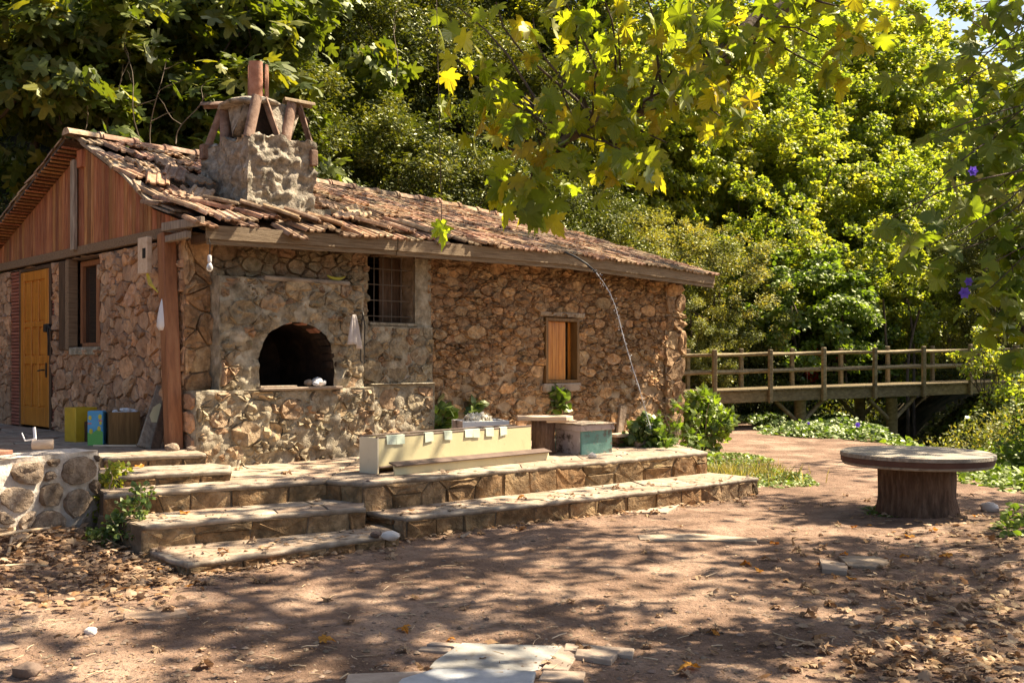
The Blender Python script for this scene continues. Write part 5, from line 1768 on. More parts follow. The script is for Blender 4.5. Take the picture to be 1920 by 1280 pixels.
# ---- low white mortared wall at the left
wl = thing('low_wall', 'low garden wall of big stones in white lime mortar left of the steps', 'wall', (-3.7, 8.9, 0.1), 0)
A, B = Vector((-5.6, 5.0, 0)), Vector((-3.70, 8.82, 0))
e = (B - A).normalized()
nr = Vector((e.y, -e.x, 0))
Ln = (B - A).length
twl = lambda u, v, h: A + e * u + nr * h + Vector((0, 0, v))
mb = MB()
wall_grid(mb, twl, (0, Ln, -0.1, 0.82), (), 0.04, 0.032, 3.0, 5.0)
wall_grid(mb, lambda u, v, h: A + e * u + nr * -v + Vector((0, 0, 0.82 + h)), (0, Ln, 0.0, 0.42), (), 0.05, 0.025, 3.5, 5.0)
wall_grid(mb, lambda u, v, h: B + e * h + nr * -u + Vector((0, 0, v)), (0, 0.42, -0.1, 0.82), (), 0.05, 0.03, 3.9, 5.0)
wall_grid(mb, lambda u, v, h: B - nr * (0.42 + h) - e * u + Vector((0, 0, v)), (0, Ln, 0.3, 0.82), (), 0.08, 0.02, 3.9, 5.0)
mb.build('mortar', M_whitemortar, wl, True)
rect = (0, Ln, 0.0, 0.80)
rw = random.Random(8)
for q in rubble(rect, ((0.19, 40), (0.13, 120), (0.085, 260), (0.06, 300)), 1.15, (), rw, 0.86):
    A_, c_ = area_c(q)
    if rw.random() < 0.06: continue
    g = stone_geo(q, twl, 0.040 * rw.uniform(0.6, 1.3), 0.026, 0.03, 12, 0.35, 0.24, rw)
    if g: MB().add(g[0], g[1]).build('stone', M_lowstone, wl, sharp=50)
rect = (0.0, 0.42, 0.0, 0.78)
for q in cells(jitter_seeds(rect, 0.3, 0.3, 0.3, 0, rs), rect, 1.15):
    g = stone_geo(q, lambda u, v, h: B + e * h + nr * -u + Vector((0, 0, v)), 0.045, 0.018, 0.03, 12, 0.4, 0.2, rs)
    if g: MB().add(g[0], g[1]).build('stone', M_lowstone, wl, sharp=40)


def top_of_wall(u, back): return A + e * u - nr * back + Vector((0, 0, 0.83))


ang = math.atan2(e.y, e.x)
mb = MB(); mb.cbox(top_of_wall(Ln - 1.75, 0.16) + Vector((0, 0, 0.035)), (1.9, 0.2, 0.035), rotz(ang), 0.005)
mb.build('plank', M_terra, None, loc=top_of_wall(Ln - 1.8, 0.16), label='reddish plank lying on top of the low white mortared wall', cat='plank')
mb = MB()
pc = P(60, 833, 8.35); px_ = rotz(0.4) @ Vector((0.115, 0, 0))
mb.lathe((0, 0, 0), [(0.036, -0.085), (0.042, -0.08), (0.044, 0.08), (0.040, 0.085)], 14)
Mx = rotz(0.35) @ Matrix.Rotation(R(90), 3, 'Y')
c0 = P(80, 829, 8.42)
c0.z = 0.905
mb.v = [tuple(Mx @ Vector(v) + c0) for v in mb.v]
mb.build('wooden_roller', M_palewood, None, True, 40, loc=c0, label='short pale wooden cylinder on the low wall beside the plank', cat='wood block')
mb = MB()
for a_, b_, w in ((P(41, 812, 8.6), P(47, 826, 8.5), 0.012), (P(47, 826, 8.5), P(60, 824, 8.5), 0.012), (P(66, 824, 8.5), P(64, 801, 8.55), 0.022), (P(60, 824, 8.5), P(68, 822, 8.5), 0.014)):
    ax = (b_ - a_); l_ = ax.length; ax.normalize(); s1 = ax.cross(Vector((0, 1, 0.1))).normalized(); s2 = s1.cross(ax)
    mb.cbox((a_ + b_) / 2, (w, w * 0.6, l_), Matrix((s1, s2, ax)).transposed(), 0.002)
mb.build('metal_bracket', M_white, None, loc=P(55, 826, 8.5), label='bent white metal bracket standing on the low wall by the wooden cylinder', cat='bracket')
# ---------------------------------------------------------------- things on the terrace
rs = random.Random(21)


def on(px, py, z): return G(px, py, z)


def tin(name, label, cat, c, w, d, h, rz, m, open_top=False):
    t = thing(name, label, cat, tuple(c), rz)
    mb = MB()
    Rz = rotz(rz)
    if open_top:
        th = 0.012
        for (ox, oy, sx, sy) in ((0, -d / 2 + th / 2, w, th), (0, d / 2 - th / 2, w, th), (-w / 2 + th / 2, 0, th, d - 2 * th), (w / 2 - th / 2, 0, th, d - 2 * th)):
            mb.cbox(Vector(c) + Rz @ Vector((ox, oy, h / 2)), (sx, sy, h), Rz, 0.004)
        mb.cbox(Vector(c) + Vector((0, 0, 0.01)), (w - 0.01, d - 0.01, 0.02), Rz, 0)
    else:
        mb.cbox(Vector(c) + Vector((0, 0, h / 2)), (w, d, h), Rz, 0.008)
    mb.build('body', m, t)
    return t


GR = HROT + R(45)
c = on(141, 829, ZT) + Vector((0, 0.15, 0))
t = tin('tin_can', 'yellow square oil tin on its end by the gable wall', 'tin', c, 0.26, 0.26, 0.40, R(52), M_yellow, True)
mb = MB()
c2 = on(153, 829, ZT) + Vector((0.05, 0.12, 0))
mb.cbox(c2 + Vector((0.0, 0, 0.12)), (0.16, 0.12, 0.24), rotz(R(52)), 0.006)
mb.build('dark_block', M_darkwood, None, loc=c2, label='small dark block in front of the yellow tin beside the printed tin', cat='block')
c = on(182, 834, ZT)
rzt = R(10)
t = tin('printed_tin', 'blue and green printed oil tin between yellow tin and brown box', 'tin', c, 0.165, 0.165, 0.385, rzt, M_tincan)
Rz = rotz(rzt)
fx = lambda x, z, o: Vector(c) + Rz @ Vector((x, -0.0825 - o, z))
mb = MB(); mb.add([fx(-0.08, 0.004, .002), fx(0.08, 0.004, .002), fx(0.08, 0.15, .002), fx(0.03, 0.19, .002), fx(-0.04, 0.13, .002), fx(-0.08, 0.15, .002)], [(0, 1, 2, 3, 4, 5)]); mb.build('print_band', M_tgreen, t)
mb = MB()
for x, z, a in ((-0.055, 0.31, 0.022), (0.05, 0.32, 0.025), (-0.045, 0.16, 0.026), (0.04, 0.19, 0.024), (0.055, 0.25, 0.018)):
    mb.add([fx(x + a * math.cos(k * 0.785) * 0.8, z + a * 1.2 * math.sin(k * 0.785), .004) for k in range(8)], [tuple(range(8))])
mb.build('print_spots', M_tyellow, t)
mb = MB()
for x, z in ((-0.06, 0.245), (0.055, 0.275)):
    mb.add([fx(x - 0.02, z - 0.008, .0035), fx(x + 0.02, z - 0.008, .0035), fx(x + 0.02, z + 0.012, .0035), fx(x - 0.02, z + 0.012, .0035)], [(0, 1, 2, 3)])
mb.build('print_stripes', M_tpink, t)
c = on(224, 834, ZT) + Vector((0, 0.10, 0))
t = tin('wooden_box', 'brown wooden box full of white rubbish against the gable wall', 'box', c, 0.33, 0.26, 0.37, R(30), M_boxwood, True)
mb = MB()
for i in range(14):
    p = Vector(c) + rotz(R(30)) @ Vector((rs.uniform(-0.12, 0.12), rs.uniform(-0.08, 0.08), 0.33 + rs.uniform(0, 0.06)))
    mb.cbox(p, (rs.uniform(0.04, 0.09), rs.uniform(0.04, 0.08), rs.uniform(0.03, 0.05)), rotz(rs.uniform(0, 3)), 0.012, 0.01)
o = mb.build('rubbish', M_white, None, loc=(c[0], c[1], c[2] + 0.3), label='white crumpled rubbish filling the brown wooden box', cat='rubbish', kind='stuff')
# leaning weathered planks
def lean_plank(px0, py0, px1, py1, w, m, label, d0=10.9, d1=11.35, name='leaning_plank', group=None, th=0.03):
    a, b = P(px0, py0, d0), P(px1, py1, d1)
    a.z = ZT + 0.005
    ax = (b - a); l_ = ax.length; ax.normalize()
    sx = ax.cross(Vector((-0.4, 1, 0.2))).normalized(); sy = ax.cross(sx)
    mb = MB(); mb.cbox((a + b) / 2, (w, th, l_), Matrix((sx, sy, ax)).transposed(), 0.006, 0.006)
    o = mb.build(name, m, None, loc=a, label=label, cat='plank', group=group)
    return o, (sx, sy, ax, a, l_)


o, fp = lean_plank(272, 842, 312, 712, 0.17, M_greywood, 'wide grey weathered plank leaning on the gable wall with peeling cream paint', 10.55, 11.15)
sx, sy, ax, a0, l_ = fp
mb = MB()
side = -1 if sy.y > 0 else 1
V = [a0 + ax * u + sx * v + sy * (0.0175 * side) for u, v in ((0.36, -0.06), (0.33, 0.02), (0.40, 0.06), (0.52, 0.05), (0.60, 0.0), (0.58, -0.05), (0.47, -0.07))]
mb.add(V, [tuple(range(7))]); MW[o.name] = Matrix.Translation(a0)
mb.build('peeling_paint', M_cream, o)
lean_plank(291, 843, 318, 735, 0.10, M_darkwood, 'narrow dark plank leaning beside the wide grey plank', 10.5, 11.0)
GBk = 'loose bricks and stones behind the corner post'
for px, py, z, sz, m, lb, nm in ((318, 842, 0.0, (0.24, 0.12, 0.07), M_terra, 'lowest loose brick behind the corner post', 'brick'), (316, 842, 0.075, (0.22, 0.12, 0.07), M_terra, 'brick lying on the lowest brick behind the post', 'brick'),
                                 (319, 842, 0.148, (0.10, 0.10, 0.20), M_terra, 'brick standing on end on the two flat ones by the post', 'brick')):
    c = on(px, py, ZT) + Vector((0, 0.22, z + sz[2] / 2))
    mb = MB(); mb.cbox(c, sz, rotz(rs.uniform(-0.3, 0.5)), 0.008, 0.006)
    mb.build(nm, m, None, loc=c, label=lb, cat='brick', group=GBk)


def rock(name, label, c, r, m, group=None, cat='stone', flat=0.7, seed=0):
    bm = bmesh.new()
    bmesh.ops.create_icosphere(bm, subdivisions=2, radius=1.0)
    V = []
    for v in bm.verts:
        k = 1 + 0.35 * noise.noise(v.co * 1.3 + Vector((seed * 3.1, seed, 0)))
        V.append(Vector(c) + Vector((v.co.x * r * k, v.co.y * r * k * 0.85, v.co.z * r * k * flat)))
    bm.verts.index_update()
    Fq = [[v.index for v in f.verts] for f in bm.faces]
    bm.free()
    mb = MB(); mb.add(V, Fq)
    return mb.build(name, m, None, sharp=45, loc=c, label=label, cat=cat, group=group)


rock('loose_stone', 'brownish stone at the foot of the corner post', on(322, 846, ZT) + Vector((0, 0.02, 0.03)), 0.075, M_lowstone, None, seed=1)
rock('loose_stone', 'smaller stone right of the corner post on the terrace edge', on(358, 845, ZT) + Vector((0, 0, 0.02)), 0.05, M_lowstone, None, seed=2)
mb = MB()
pts = [on(40, 822, ZT), on(110, 826, ZT), on(175, 838, ZT), on(255, 838, ZT), on(262, 832, ZT)]
mb.tube([p + Vector((0, 0, 0.015)) for p in pts[2:]], 0.012, 6)
mb.build('pale_stick', M_palewood, None, loc=pts[2], label='pale thin stick lying on the terrace before the box', cat='stick')

# ---- things hanging on the house
mb = MB()
c = H(-0.20, 0.52, 2.78)
mb.cbox(c, (0.06, 0.24, 0.40), rotz(HROT), 0.006)
t = thing('meter_box', 'small pale wooden box on the gable beside the corner post', 'box', tuple(c), HROT)
mb.build('body', M_palewood, t)
mb = MB(); mb.cbox(H(-0.233, 0.47, 2.80), (0.006, 0.07, 0.11), rotz(HROT), 0.0); mb.build('dark_window', M_dark, t)
mb = MB()
for k in range(3): mb.tube([H(-0.2, 0.48 - 0.02 * k, 2.58), H(-0.2, 0.42 - 0.04 * k, 2.46), H(-0.17, 0.33 - 0.04 * k, 2.40 - 0.02 * k)], 0.006, 5)
mb.build('wires', M_tyellow, t)
# white bag
mb = MB()
bc = P(309, 590, 10.62)
mb.lathe(bc, [(0.012, 0.20), (0.03, 0.17), (0.055, 0.08), (0.075, -0.03), (0.085, -0.12), (0.06, -0.165), (0.01, -0.175)], 14, None, 0.35)
t = thing('plastic_bag', 'white plastic bag hanging left of the corner post', 'bag', tuple(bc + Vector((0, 0, 0.2))))
mb.build('bag_body', M_white, t, True)
mb = MB(); mb.tube([bc + Vector((0, 0, 0.19)), bc + Vector((0.02, 0.02, 0.28)), bc + Vector((0.05, 0.04, 0.36))], 0.006, 5); mb.build('bag_handle', M_white, t)
# bulb on its wire
lc = P(393, 498, 10.2)
t = thing('light_bulb', 'clear light bulb hanging on a wire from the fascia end', 'bulb', tuple(lc))
mb = MB(); mb.tube([P(390, 446, 10.25), P(394, 455, 10.2), lc + Vector((0, 0, 0.10))], 0.005, 5); mb.build('wire', M_hose, t)
mb = MB(); mb.lathe(lc, [(0.012, 0.11), (0.022, 0.10), (0.022, 0.045), (0.018, 0.03)], 10); mb.build('socket', M_white, t, True)
M_bulb = bpy.data.materials.new('bulb glass'); M_bulb.use_nodes = True
b_ = M_bulb.node_tree.nodes['Principled BSDF']; b_.inputs['Base Color'].default_value = (0.8, 0.78, 0.74, 1); b_.inputs['Roughness'].default_value = 0.08
b_.inputs['Transmission Weight'].default_value = 0.5
mb = MB(); mb.lathe(lc, [(0.016, 0.03), (0.030, 0.0), (0.036, -0.025), (0.028, -0.052), (0.005, -0.064)], 14); mb.build('glass', M_bulb, t, True)
# towel, tongs, banana
mb = MB()
tc_ = P(660, 617, 11.62)
V, n, k = [], 9, 10
for j in range(k):
    v = j / (k - 1)
    w = 0.02 + 0.085 * v ** 0.7
    for i in range(n):
        u = i / (n - 1) * 2 - 1
        V.append(tc_ + HA * (u * w + 0.02 * v) + Vector((0, 0, 0.17 - 0.35 * v - 0.05 * (i > 4) * v)) + HN * (0.05 + 0.022 * math.cos(u * 9) * (0.3 + v)))
Fq = [(j * n + i, (j + 1) * n + i, (j + 1) * n + i + 1, j * n + i + 1) for j in range(k - 1) for i in range(n - 1)]
mb.add(V, Fq)
t = thing('towel', 'pale striped towel hanging on the oven wall under the barred window', 'towel', tuple(tc_))
o = mb.build('cloth', M_towel, t, True)
sm = o.modifiers.new('thickness', 'SOLIDIFY'); sm.thickness = 0.012
mb = MB(); mb.tube([tc_ + Vector((0, 0, 0.175)) - HN * 0.05, tc_ + Vector((0, 0, 0.17)) + HN * 0.05], 0.006, 6); mb.build('hook', M_metal, t)
mb = MB()
for px in (677, 684): mb.tube([P(681, 590, 11.75), P(px, 610, 11.73), P(px - 1, 676, 11.7), P(px + 2, 679, 11.68)], 0.008, 6)
mb.tube([P(680, 586, 11.78), P(681, 592, 11.75)], 0.014, 6)
mb.build('fire_tongs', M_metal, None, loc=P(681, 590, 11.75), label='thin iron fire tongs hanging right of the towel', cat='tongs')
mb = MB()
bc = fr(0.14)(1.86, 2.605, 0)
pts = [bc + HA * (x * 0.13) + Vector((0, 0, 0.035 * x * x)) for x in np.linspace(-1, 1, 9)]
mb.tube(pts, [0.007, 0.016, 0.021, 0.023, 0.023, 0.022, 0.019, 0.012, 0.006], 8)
mb.build('banana', M_banana, None, True, loc=bc, label='yellow banana lying on the ledge above the oven', cat='banana')
# ash, wood and rags in the oven mouth
mb = MB()
V0 = fr(0.14)(1.02, 1.335, 0)
mb.cbox(V0, (0.50, 0.2, 0.015), rotz(HROT + 0.08), 0.003, 0.004)
mb.build('oven_board', M_greywood, None, loc=V0, label='thin grey board lying in the oven mouth', cat='board')
for i, (L, t_, r_) in enumerate(((1.50, 0.10, 0.05), (1.60, 0.14, 0.065), (1.67, 0.12, 0.05), (1.55, 0.18, 0.035))):
    rock('rag', ('grey crumpled rag in the oven mouth', 'largest pale crumpled rag in the right corner of the oven mouth', 'pale rag at the right jamb of the oven mouth', 'small pale scrap at the front of the oven sill')[i],
         fr(t_)(L, 1.33 + r_ * 0.7, 0), r_, M_white if i else M_slab, 'rags in the oven mouth', 'rag', 0.8, 30 + i)

# ---- hose and water jet
d0 = (HO + HA * 5.15 + HN * 0.5).y
dj = 13.95
mb = MB()
hp = [P(1035, 470, 14.1), P(1060, 473, 14.0), P(1080, 482, 13.95), P(1100, 495, 13.9), P(1118, 511, 13.85)]
mb.tube(hp, 0.014, 8)
mb.build('hose', M_hose, None, True, loc=hp[0], label='black hose end jutting out over the eave', cat='hose')
M_water = bpy.data.materials.new('falling water'); M_water.use_nodes = True
b_ = M_water.node_tree.nodes['Principled BSDF']; b_.inputs['Base Color'].default_value = (0.9, 0.92, 0.97, 1); b_.inputs['Roughness'].default_value = 0.12
b_.inputs['Transmission Weight'].default_value = 0.45; b_.inputs['IOR'].default_value = 1.33
wp = [(1117, 510), (1130, 527), (1143, 548), (1153, 572), (1161, 600), (1169, 632), (1178, 662), (1187, 692), (1197, 722), (1207, 757), (1216, 788), (1222, 806)]
mb = MB()
pts = []
for i in range(len(wp) - 1):
    for q in range(5):
        u = q / 5
        pts.append(P(wp[i][0] + (wp[i + 1][0] - wp[i][0]) * u, wp[i][1] + (wp[i + 1][1] - wp[i][1]) * u, 13.85 - 0.75 * (i + u) / 11))
mb.tube(pts, [0.0062 * (0.5 + 0.9 * rs.random()) for _ in pts], 6)
for i in range(110):
    p = rs.choice(pts) + Vector((rs.gauss(0, 0.02), rs.gauss(0, 0.02), rs.gauss(0, 0.05)))
    r_ = rs.uniform(0.003, 0.008)
    mb.add([p + Vector(q) * r_ for q in ((1, 0, 0), (-1, 0, 0), (0, 1, 0), (0, -1, 0), (0, 0, 1.5), (0, 0, -1.5))], [(0, 2, 4), (2, 1, 4), (1, 3, 4), (3, 0, 4), (2, 0, 5), (1, 2, 5), (3, 1, 5), (0, 3, 5)])
mb.build('water_jet', M_water, None, True, loc=pts[0], label='thin jet of water arching from the hose to the plants below', cat='water jet')

# ---- cream trough, its fallen board and the papers
ca, cb = Vector(G(707, 889, ZP)), Vector(G(996, 856, ZP))
ux = (cb - ca); TL_ = ux.length; ux.normalize()
uy = Vector((-ux.y, ux.x, 0))
tw_, th_ = 0.27, 0.365
t = thing('trough', 'long cream painted trough box with paper squares along its rim', 'trough', tuple(ca), math.atan2(ux.y, ux.x))
Ru = rotz(math.atan2(ux.y, ux.x))


def tbox(mb, x0, x1, y0, y1, z0, z1, bev=0.003):
    return mb.cbox(ca + ux * ((x0 + x1) / 2) + uy * ((y0 + y1) / 2) + Vector((0, 0, (z0 + z1) / 2)), (x1 - x0, y1 - y0, z1 - z0), Ru, bev)


mb = MB(); tbox(mb, 0.025, TL_, 0, 0.02, 0.075, th_); mb.build('front_panel', M_cream, t)
mb = MB(); tbox(mb, 0.025, TL_, tw_ - 0.02, tw_, 0.0, th_); mb.build('rear_panel', M_cream, t)
mb = MB(); tbox(mb, 0.0, 0.024, -0.004, tw_ + 0.004, 0.0, th_ + 0.004); mb.build('end_panel', M_cream2, t)
mb = MB(); tbox(mb, TL_ - 0.024, TL_ + 0.001, 0.021, tw_ - 0.021, 0.0, th_); mb.build('end_panel', M_cream2, t)
mb = MB(); tbox(mb, 0.03, TL_ - 0.03, 0.022, tw_ - 0.022, 0.08, 0.10, 0); mb.build('bottom', M_brownedge, t)
mb = MB(); tbox(mb, -0.002, TL_ + 0.002, -0.003, 0.024, th_, th_ + 0.016); mb.build('rim', M_brownedge, t)
mb = MB(); tbox(mb, -0.002, TL_ + 0.002, tw_ - 0.024, tw_ + 0.003, th_ + 0.004, th_ + 0.018); mb.build('rim', M_brownedge, t)
mb = MB(); tbox(mb, 0.03, TL_, -0.004, 0.022, 0.058, 0.074); mb.build('rim', M_brownedge, t)


def px_on_trough(px):
    k = (px - 960) / F
    return (k * ca.y - ca.x) / (ux.x - k * ux.y)


for a_, b_ in ((724, 742), (742, 758), (796, 812), (832, 847), (871, 886), (886, 899), (910, 925), (937, 950)):
    x0, x1 = px_on_trough(a_), px_on_trough(b_)
    mb = MB()
    V = [ca + ux * x + uy * y + Vector((0, 0, z)) for x, y, z in ((x0, 0.02, th_ + 0.021), (x1, 0.02, th_ + 0.021), (x1, -0.007, th_ + 0.019), (x0, -0.007, th_ + 0.019),
                                                                  (x1, -0.010, th_ - 0.075 + rs.uniform(-0.01, 0.01)), (x0, -0.013, th_ - 0.075 + rs.uniform(-0.01, 0.01)))]
    mb.add(V, [(0, 1, 2, 3), (3, 2, 4, 5)])
    mb.build('paper_square', M_paper, t)
# fallen board with brown edge
ba, bb = Vector(G(741, 892, ZP)), Vector(G(1031, 862, ZP))
ux2 = (bb - ba); L2 = ux2.length; ux2.normalize(); uy2 = Vector((-ux2.y, ux2.x, 0))
t = thing('fallen_board', 'cream board with brown edge lying tilted at the foot of the trough', 'board', tuple(ba), math.atan2(ux2.y, ux2.x))
Ru2 = rotz(math.atan2(ux2.y, ux2.x))
tl = Ru2 @ Matrix.Rotation(R(-68), 3, 'X')
mb = MB(); mb.cbox((ba + bb) / 2 + uy2 * 0.02 + Vector((0, 0, 0.052)), (L2, 0.10, 0.018), Ru2 @ Matrix.Rotation(R(78), 3, 'X'), 0.003); mb.build('board', M_cream, t)
mb = MB(); mb.cbox((ba + bb) / 2 + uy2 * 0.035 + Vector((0, 0, 0.112)), (L2 + 0.01, 0.13, 0.016), Ru2 @ Matrix.Rotation(R(12), 3, 'X'), 0.003); mb.build('edging', M_brownedge, t)

# ---- pale tray with wool, stump stool with slab, teal hive box, small bench
c = Vector(G(905, 846, ZP)); c.z = ZP
t = thing('tray_crate', 'pale blue painted shallow crate behind the trough holding white wool', 'crate', tuple(c), R(20))
Rt = rotz(R(20))
hz = 0.27
mb = MB(); mb.cbox(c + Rt @ Vector((-0.02, 0.1, hz / 2)), (0.5, 0.40, hz), Rt, 0.01); mb.build('base', M_darkwood, t)
for ox, oy, sx, sy, m in ((0, -0.235, 0.62, 0.018, M_whitepaint), (0, 0.235, 0.62, 0.018, M_whitepaint), (-0.30, 0, 0.018, 0.45, M_pinkpaint), (0.30, 0, 0.018, 0.45, M_whitepaint)):
    mb = MB(); mb.cbox(c + Rt @ Vector((ox, oy + 0.1, hz + 0.065)), (sx, sy, 0.12), Rt, 0.003); mb.build('side', m, t)
mb = MB(); mb.cbox(c + Rt @ Vector((0, 0.1, hz + 0.01)), (0.59, 0.45, 0.015), Rt, 0); mb.build('floor_board', M_darkwood, t)
g = np.random.default_rng(5)
nw = 420
o_ = unit(g.normal(size=(nw, 3))) * (g.random(nw) ** 0.4)[:, None] * np.array([0.19, 0.13, 0.075])
pw = np.array(c + Rt @ Vector((-0.06, 0.06, hz + 0.125))) + o_
me = cloud_mesh('wool', pw, g.normal(size=(nw, 3)), unit(o_ + g.normal(size=(nw, 3)) * 0.05), g.uniform(0.04, 0.08, nw), 'broad', M_fleece)
o = place(me, 'wool', None, Matrix.Identity(4)); setp(o, 'tuft of white wool heaped in the pale crate', 'wool', None, 'stuff')
c = Vector(G(1020, 851, ZP))
t = thing('log_stool', 'dark log stool with a pale slab on top between trough and teal box', 'stool', tuple(c))
mb = MB(); mb.lathe(c, [(0.165, 0), (0.15, 0.06), (0.14, 0.25), (0.15, 0.42)], 18, None, 0.12); mb.build('log', M_pinkpaint if False else M_stump, t, True)
mb = MB()
poly = [(c.x + x, c.y + y) for x, y in ((-0.32, -0.14), (-0.1, -0.2), (0.27, -0.17), (0.36, -0.02), (0.3, 0.16), (-0.05, 0.2), (-0.34, 0.1))]
mb.prism(poly, ZP + 0.425, ZP + 0.475, None, 0.008); mb.build('seat_slab', M_palewood, t)
mb = MB(); mb.cbox(c + Vector((0.2, -0.05, 0.41)), (0.38, 0.16, 0.025), rotz(0.2), 0.004); mb.build('packing_board', M_palewood, t)
cc = Vector(G(1090, 853, ZP))
rb = R(38)
Rb = rotz(rb)
W1, W2, HB = 0.52, 0.50, 0.30
t = thing('hive_box', 'old wooden hive box with one flaking teal side and lid', 'box', tuple(cc), rb)
cen = cc + Rb @ Vector((W1 / 2, W2 / 2, 0))
for ox, oy, sx, sy, m in ((W1 / 2, 0.011, W1, 0.022, M_teal), (W1 / 2, W2 - 0.011, W1, 0.022, M_teal), (0.011, W2 / 2, 0.022, W2 - 0.046, M_pinkpaint), (W1 - 0.011, W2 / 2, 0.022, W2 - 0.046, M_pinkpaint)):
    mb = MB(); mb.cbox(cc + Rb @ Vector((ox, oy, HB / 2)), (sx, sy, HB), Rb, 0.003, 0.002); mb.build('side', m, t)
mb = MB(); mb.cbox(cen + Vector((0, 0, HB + 0.03)), (W1 + 0.05, W2 + 0.05, 0.075), Rb, 0.006, 0.004); lid = mb.build('lid', M_pinkpaint, t)
mb = MB(); mb.cbox(cen + Vector((0, 0, HB + 0.076)), (W1 + 0.08, W2 + 0.08, 0.012), Rb, 0.003, 0.004); mb.build('lid_sheet', M_greywood, t)
rock('loose_stone', 'small white stone on the platform in front of the hive box', G(1110, 859, ZP) + Vector((0, 0, 0.03)), 0.055, M_whitestone, None, seed=5)
c = Vector(G(1180, 836, ZP))
t = thing('low_bench', 'low pale board resting on a stone beyond the hive box', 'bench', tuple(c))
mb = MB(); mb.cbox(c + Vector((-0.02, 0.05, 0.15)), (0.52, 0.24, 0.04), rotz(0.5), 0.005); mb.build('seat', M_palewood, t)
mb = MB(); mb.cbox(c + Vector((-0.17, 0.0, 0.065)), (0.12, 0.2, 0.13), rotz(0.5), 0.01); mb.build('support', M_darkwood, t)
rock('loose_stone', 'rough brown stone under the end of the low board', G(1199, 838, ZP) + Vector((0, 0, 0.05)), 0.09, M_lowstone, None, seed=6)
lp0 = fr(0.03)(7.35, ZP + 0.22, 0)
mb = MB(); mb.cbox(lp0, (0.16, 0.04, 0.46), rotz(HROT) @ Matrix.Rotation(0.18, 3, 'Y'), 0.008, 0.01)
mb.build('leaning_slab', M_flag, None, loc=lp0, label='small flat slab leaning on the rubble wall behind the hive box', cat='slab')

# ---- round table
tc0 = Vector((G(1725, 966, 0).x, 10.45, gz(G(1725, 966, 0).x, 10.45)))
t = thing('round_table', 'big round spool top table standing on a tree stump', 'table', tuple(tc0))
ztop = 0.665
mb = MB()
prof = [(0.01, ztop + 0.001), (0.45, ztop + 0.0), (0.745, ztop - 0.002), (0.768, ztop - 0.012), (0.772, ztop - 0.048), (0.755, ztop - 0.052)]
base = Vector((tc0.x, tc0.y, 0))
mb.lathe(base, prof[::-1], 72, None, 0.022); mb.build('table_top', M_tabletop, t, True, 35)
mb = MB(); mb.lathe(base, [(0.70, ztop - 0.108), (0.758, ztop - 0.106), (0.762, ztop - 0.053), (0.70, ztop - 0.051)], 72, None, 0.018); mb.build('rim_band', M_band, t, True, 35)
mb = MB(); mb.lathe(base, [(0.65, ztop - 0.142), (0.735, ztop - 0.138), (0.748, ztop - 0.126), (0.745, ztop - 0.109), (0.65, ztop - 0.1085)], 72, None, 0.022); mb.build('underside', M_tabletop, t, True, 35)
mb = MB()
V, n = [], 64
zs = np.linspace(-0.12, ztop - 0.12, 14)
for z in zs:
    for i in range(n):
        an = 2 * math.pi * i / n
        r_ = 0.385 + 0.05 * max(0, 0.2 - z) / 0.3 + 0.02 * noise.noise(Vector((math.cos(an) * 2, math.sin(an) * 2, z)))
        r_ += 0.016 * noise.noise(Vector((math.cos(an) * 9, math.sin(an) * 9, z * 1.6))) + 0.010 * noise.noise(Vector((math.cos(an) * 20, math.sin(an) * 20, z * 4)))
        V.append(base + Vector((math.cos(an) * r_ + 0.02 * (0.6 - z), math.sin(an) * r_, z)))
Fq = [(j * n + i, j * n + (i + 1) % n, (j + 1) * n + (i + 1) % n, (j + 1) * n + i) for j in range(len(zs) - 1) for i in range(n)]
mb.add(V, Fq, 0.3); mb.build('stump', M_stump, t, True)

# ---- flat slabs trodden into the yard
def ground_slab(name, label, pts, th, m, lift=0.0, cat='slab', group=None):
    q = [G(px, py, 0.0) for px, py in pts]
    poly = ccw([(p.x, p.y) for p in q])
    c = area_c(poly)[1]
    z = max([gz(*c)] + [gz(c[0] + (p[0] - c[0]) * k_, c[1] + (p[1] - c[1]) * k_) for p in poly for k_ in (0.5, 0.95)]) - 0.004
    mb = MB(); mb.prism(poly, z - 0.07, z + th + lift, None, 0.005)
    return mb.build(name, m, None, loc=(c[0], c[1], z), label=label, cat=cat, group=group)


GSl = 'loose slabs laid in the dirt near the camera'
ground_slab('stone_slab', 'large pale marble slab sunk in the dirt, the biggest of its group', [(866, 1207), (1056, 1213), (1012, 1256), (985, 1262), (800, 1258), (815, 1240)], 0.008, M_marble, 0, 'slab', GSl)
ground_slab('stone_slab', 'bluish white slab in front of the large marble slab at the picture bottom', [(812, 1263), (915, 1262), (1005, 1268), (992, 1310), (730, 1310), (752, 1282)], 0.016, M_bluemarble, 0.004, 'slab', GSl)
ground_slab('stone_slab', 'reddish dusty slab left of the bluish one', [(652, 1266), (800, 1260), (748, 1284), (720, 1310), (640, 1310)], 0.014, M_slab, 0, 'slab', GSl)
ground_slab('stone_slab', 'long thin dusty slab beyond the right edge of the marble', [(1060, 1212), (1190, 1222), (1186, 1237), (1100, 1226), (1056, 1226)], 0.014, M_slab, 0, 'slab', GSl)
ground_slab('stone_slab', 'dusty slab with a thick edge right of the marble', [(1080, 1226), (1163, 1228), (1146, 1248), (1078, 1238)], 0.026, M_slab, 0, 'slab', GSl)
ground_slab('stone_slab', 'narrow slanting slab against the right side of the marble', [(1054, 1217), (1082, 1234), (1064, 1262), (1016, 1258)], 0.012, M_slab, 0, 'slab', GSl)
ground_slab('stone_slab', 'small dusty slab right of the bluish one at the bottom', [(1018, 1262), (1098, 1264), (1094, 1282), (1010, 1278)], 0.016, M_slab, 0, 'slab', GSl)
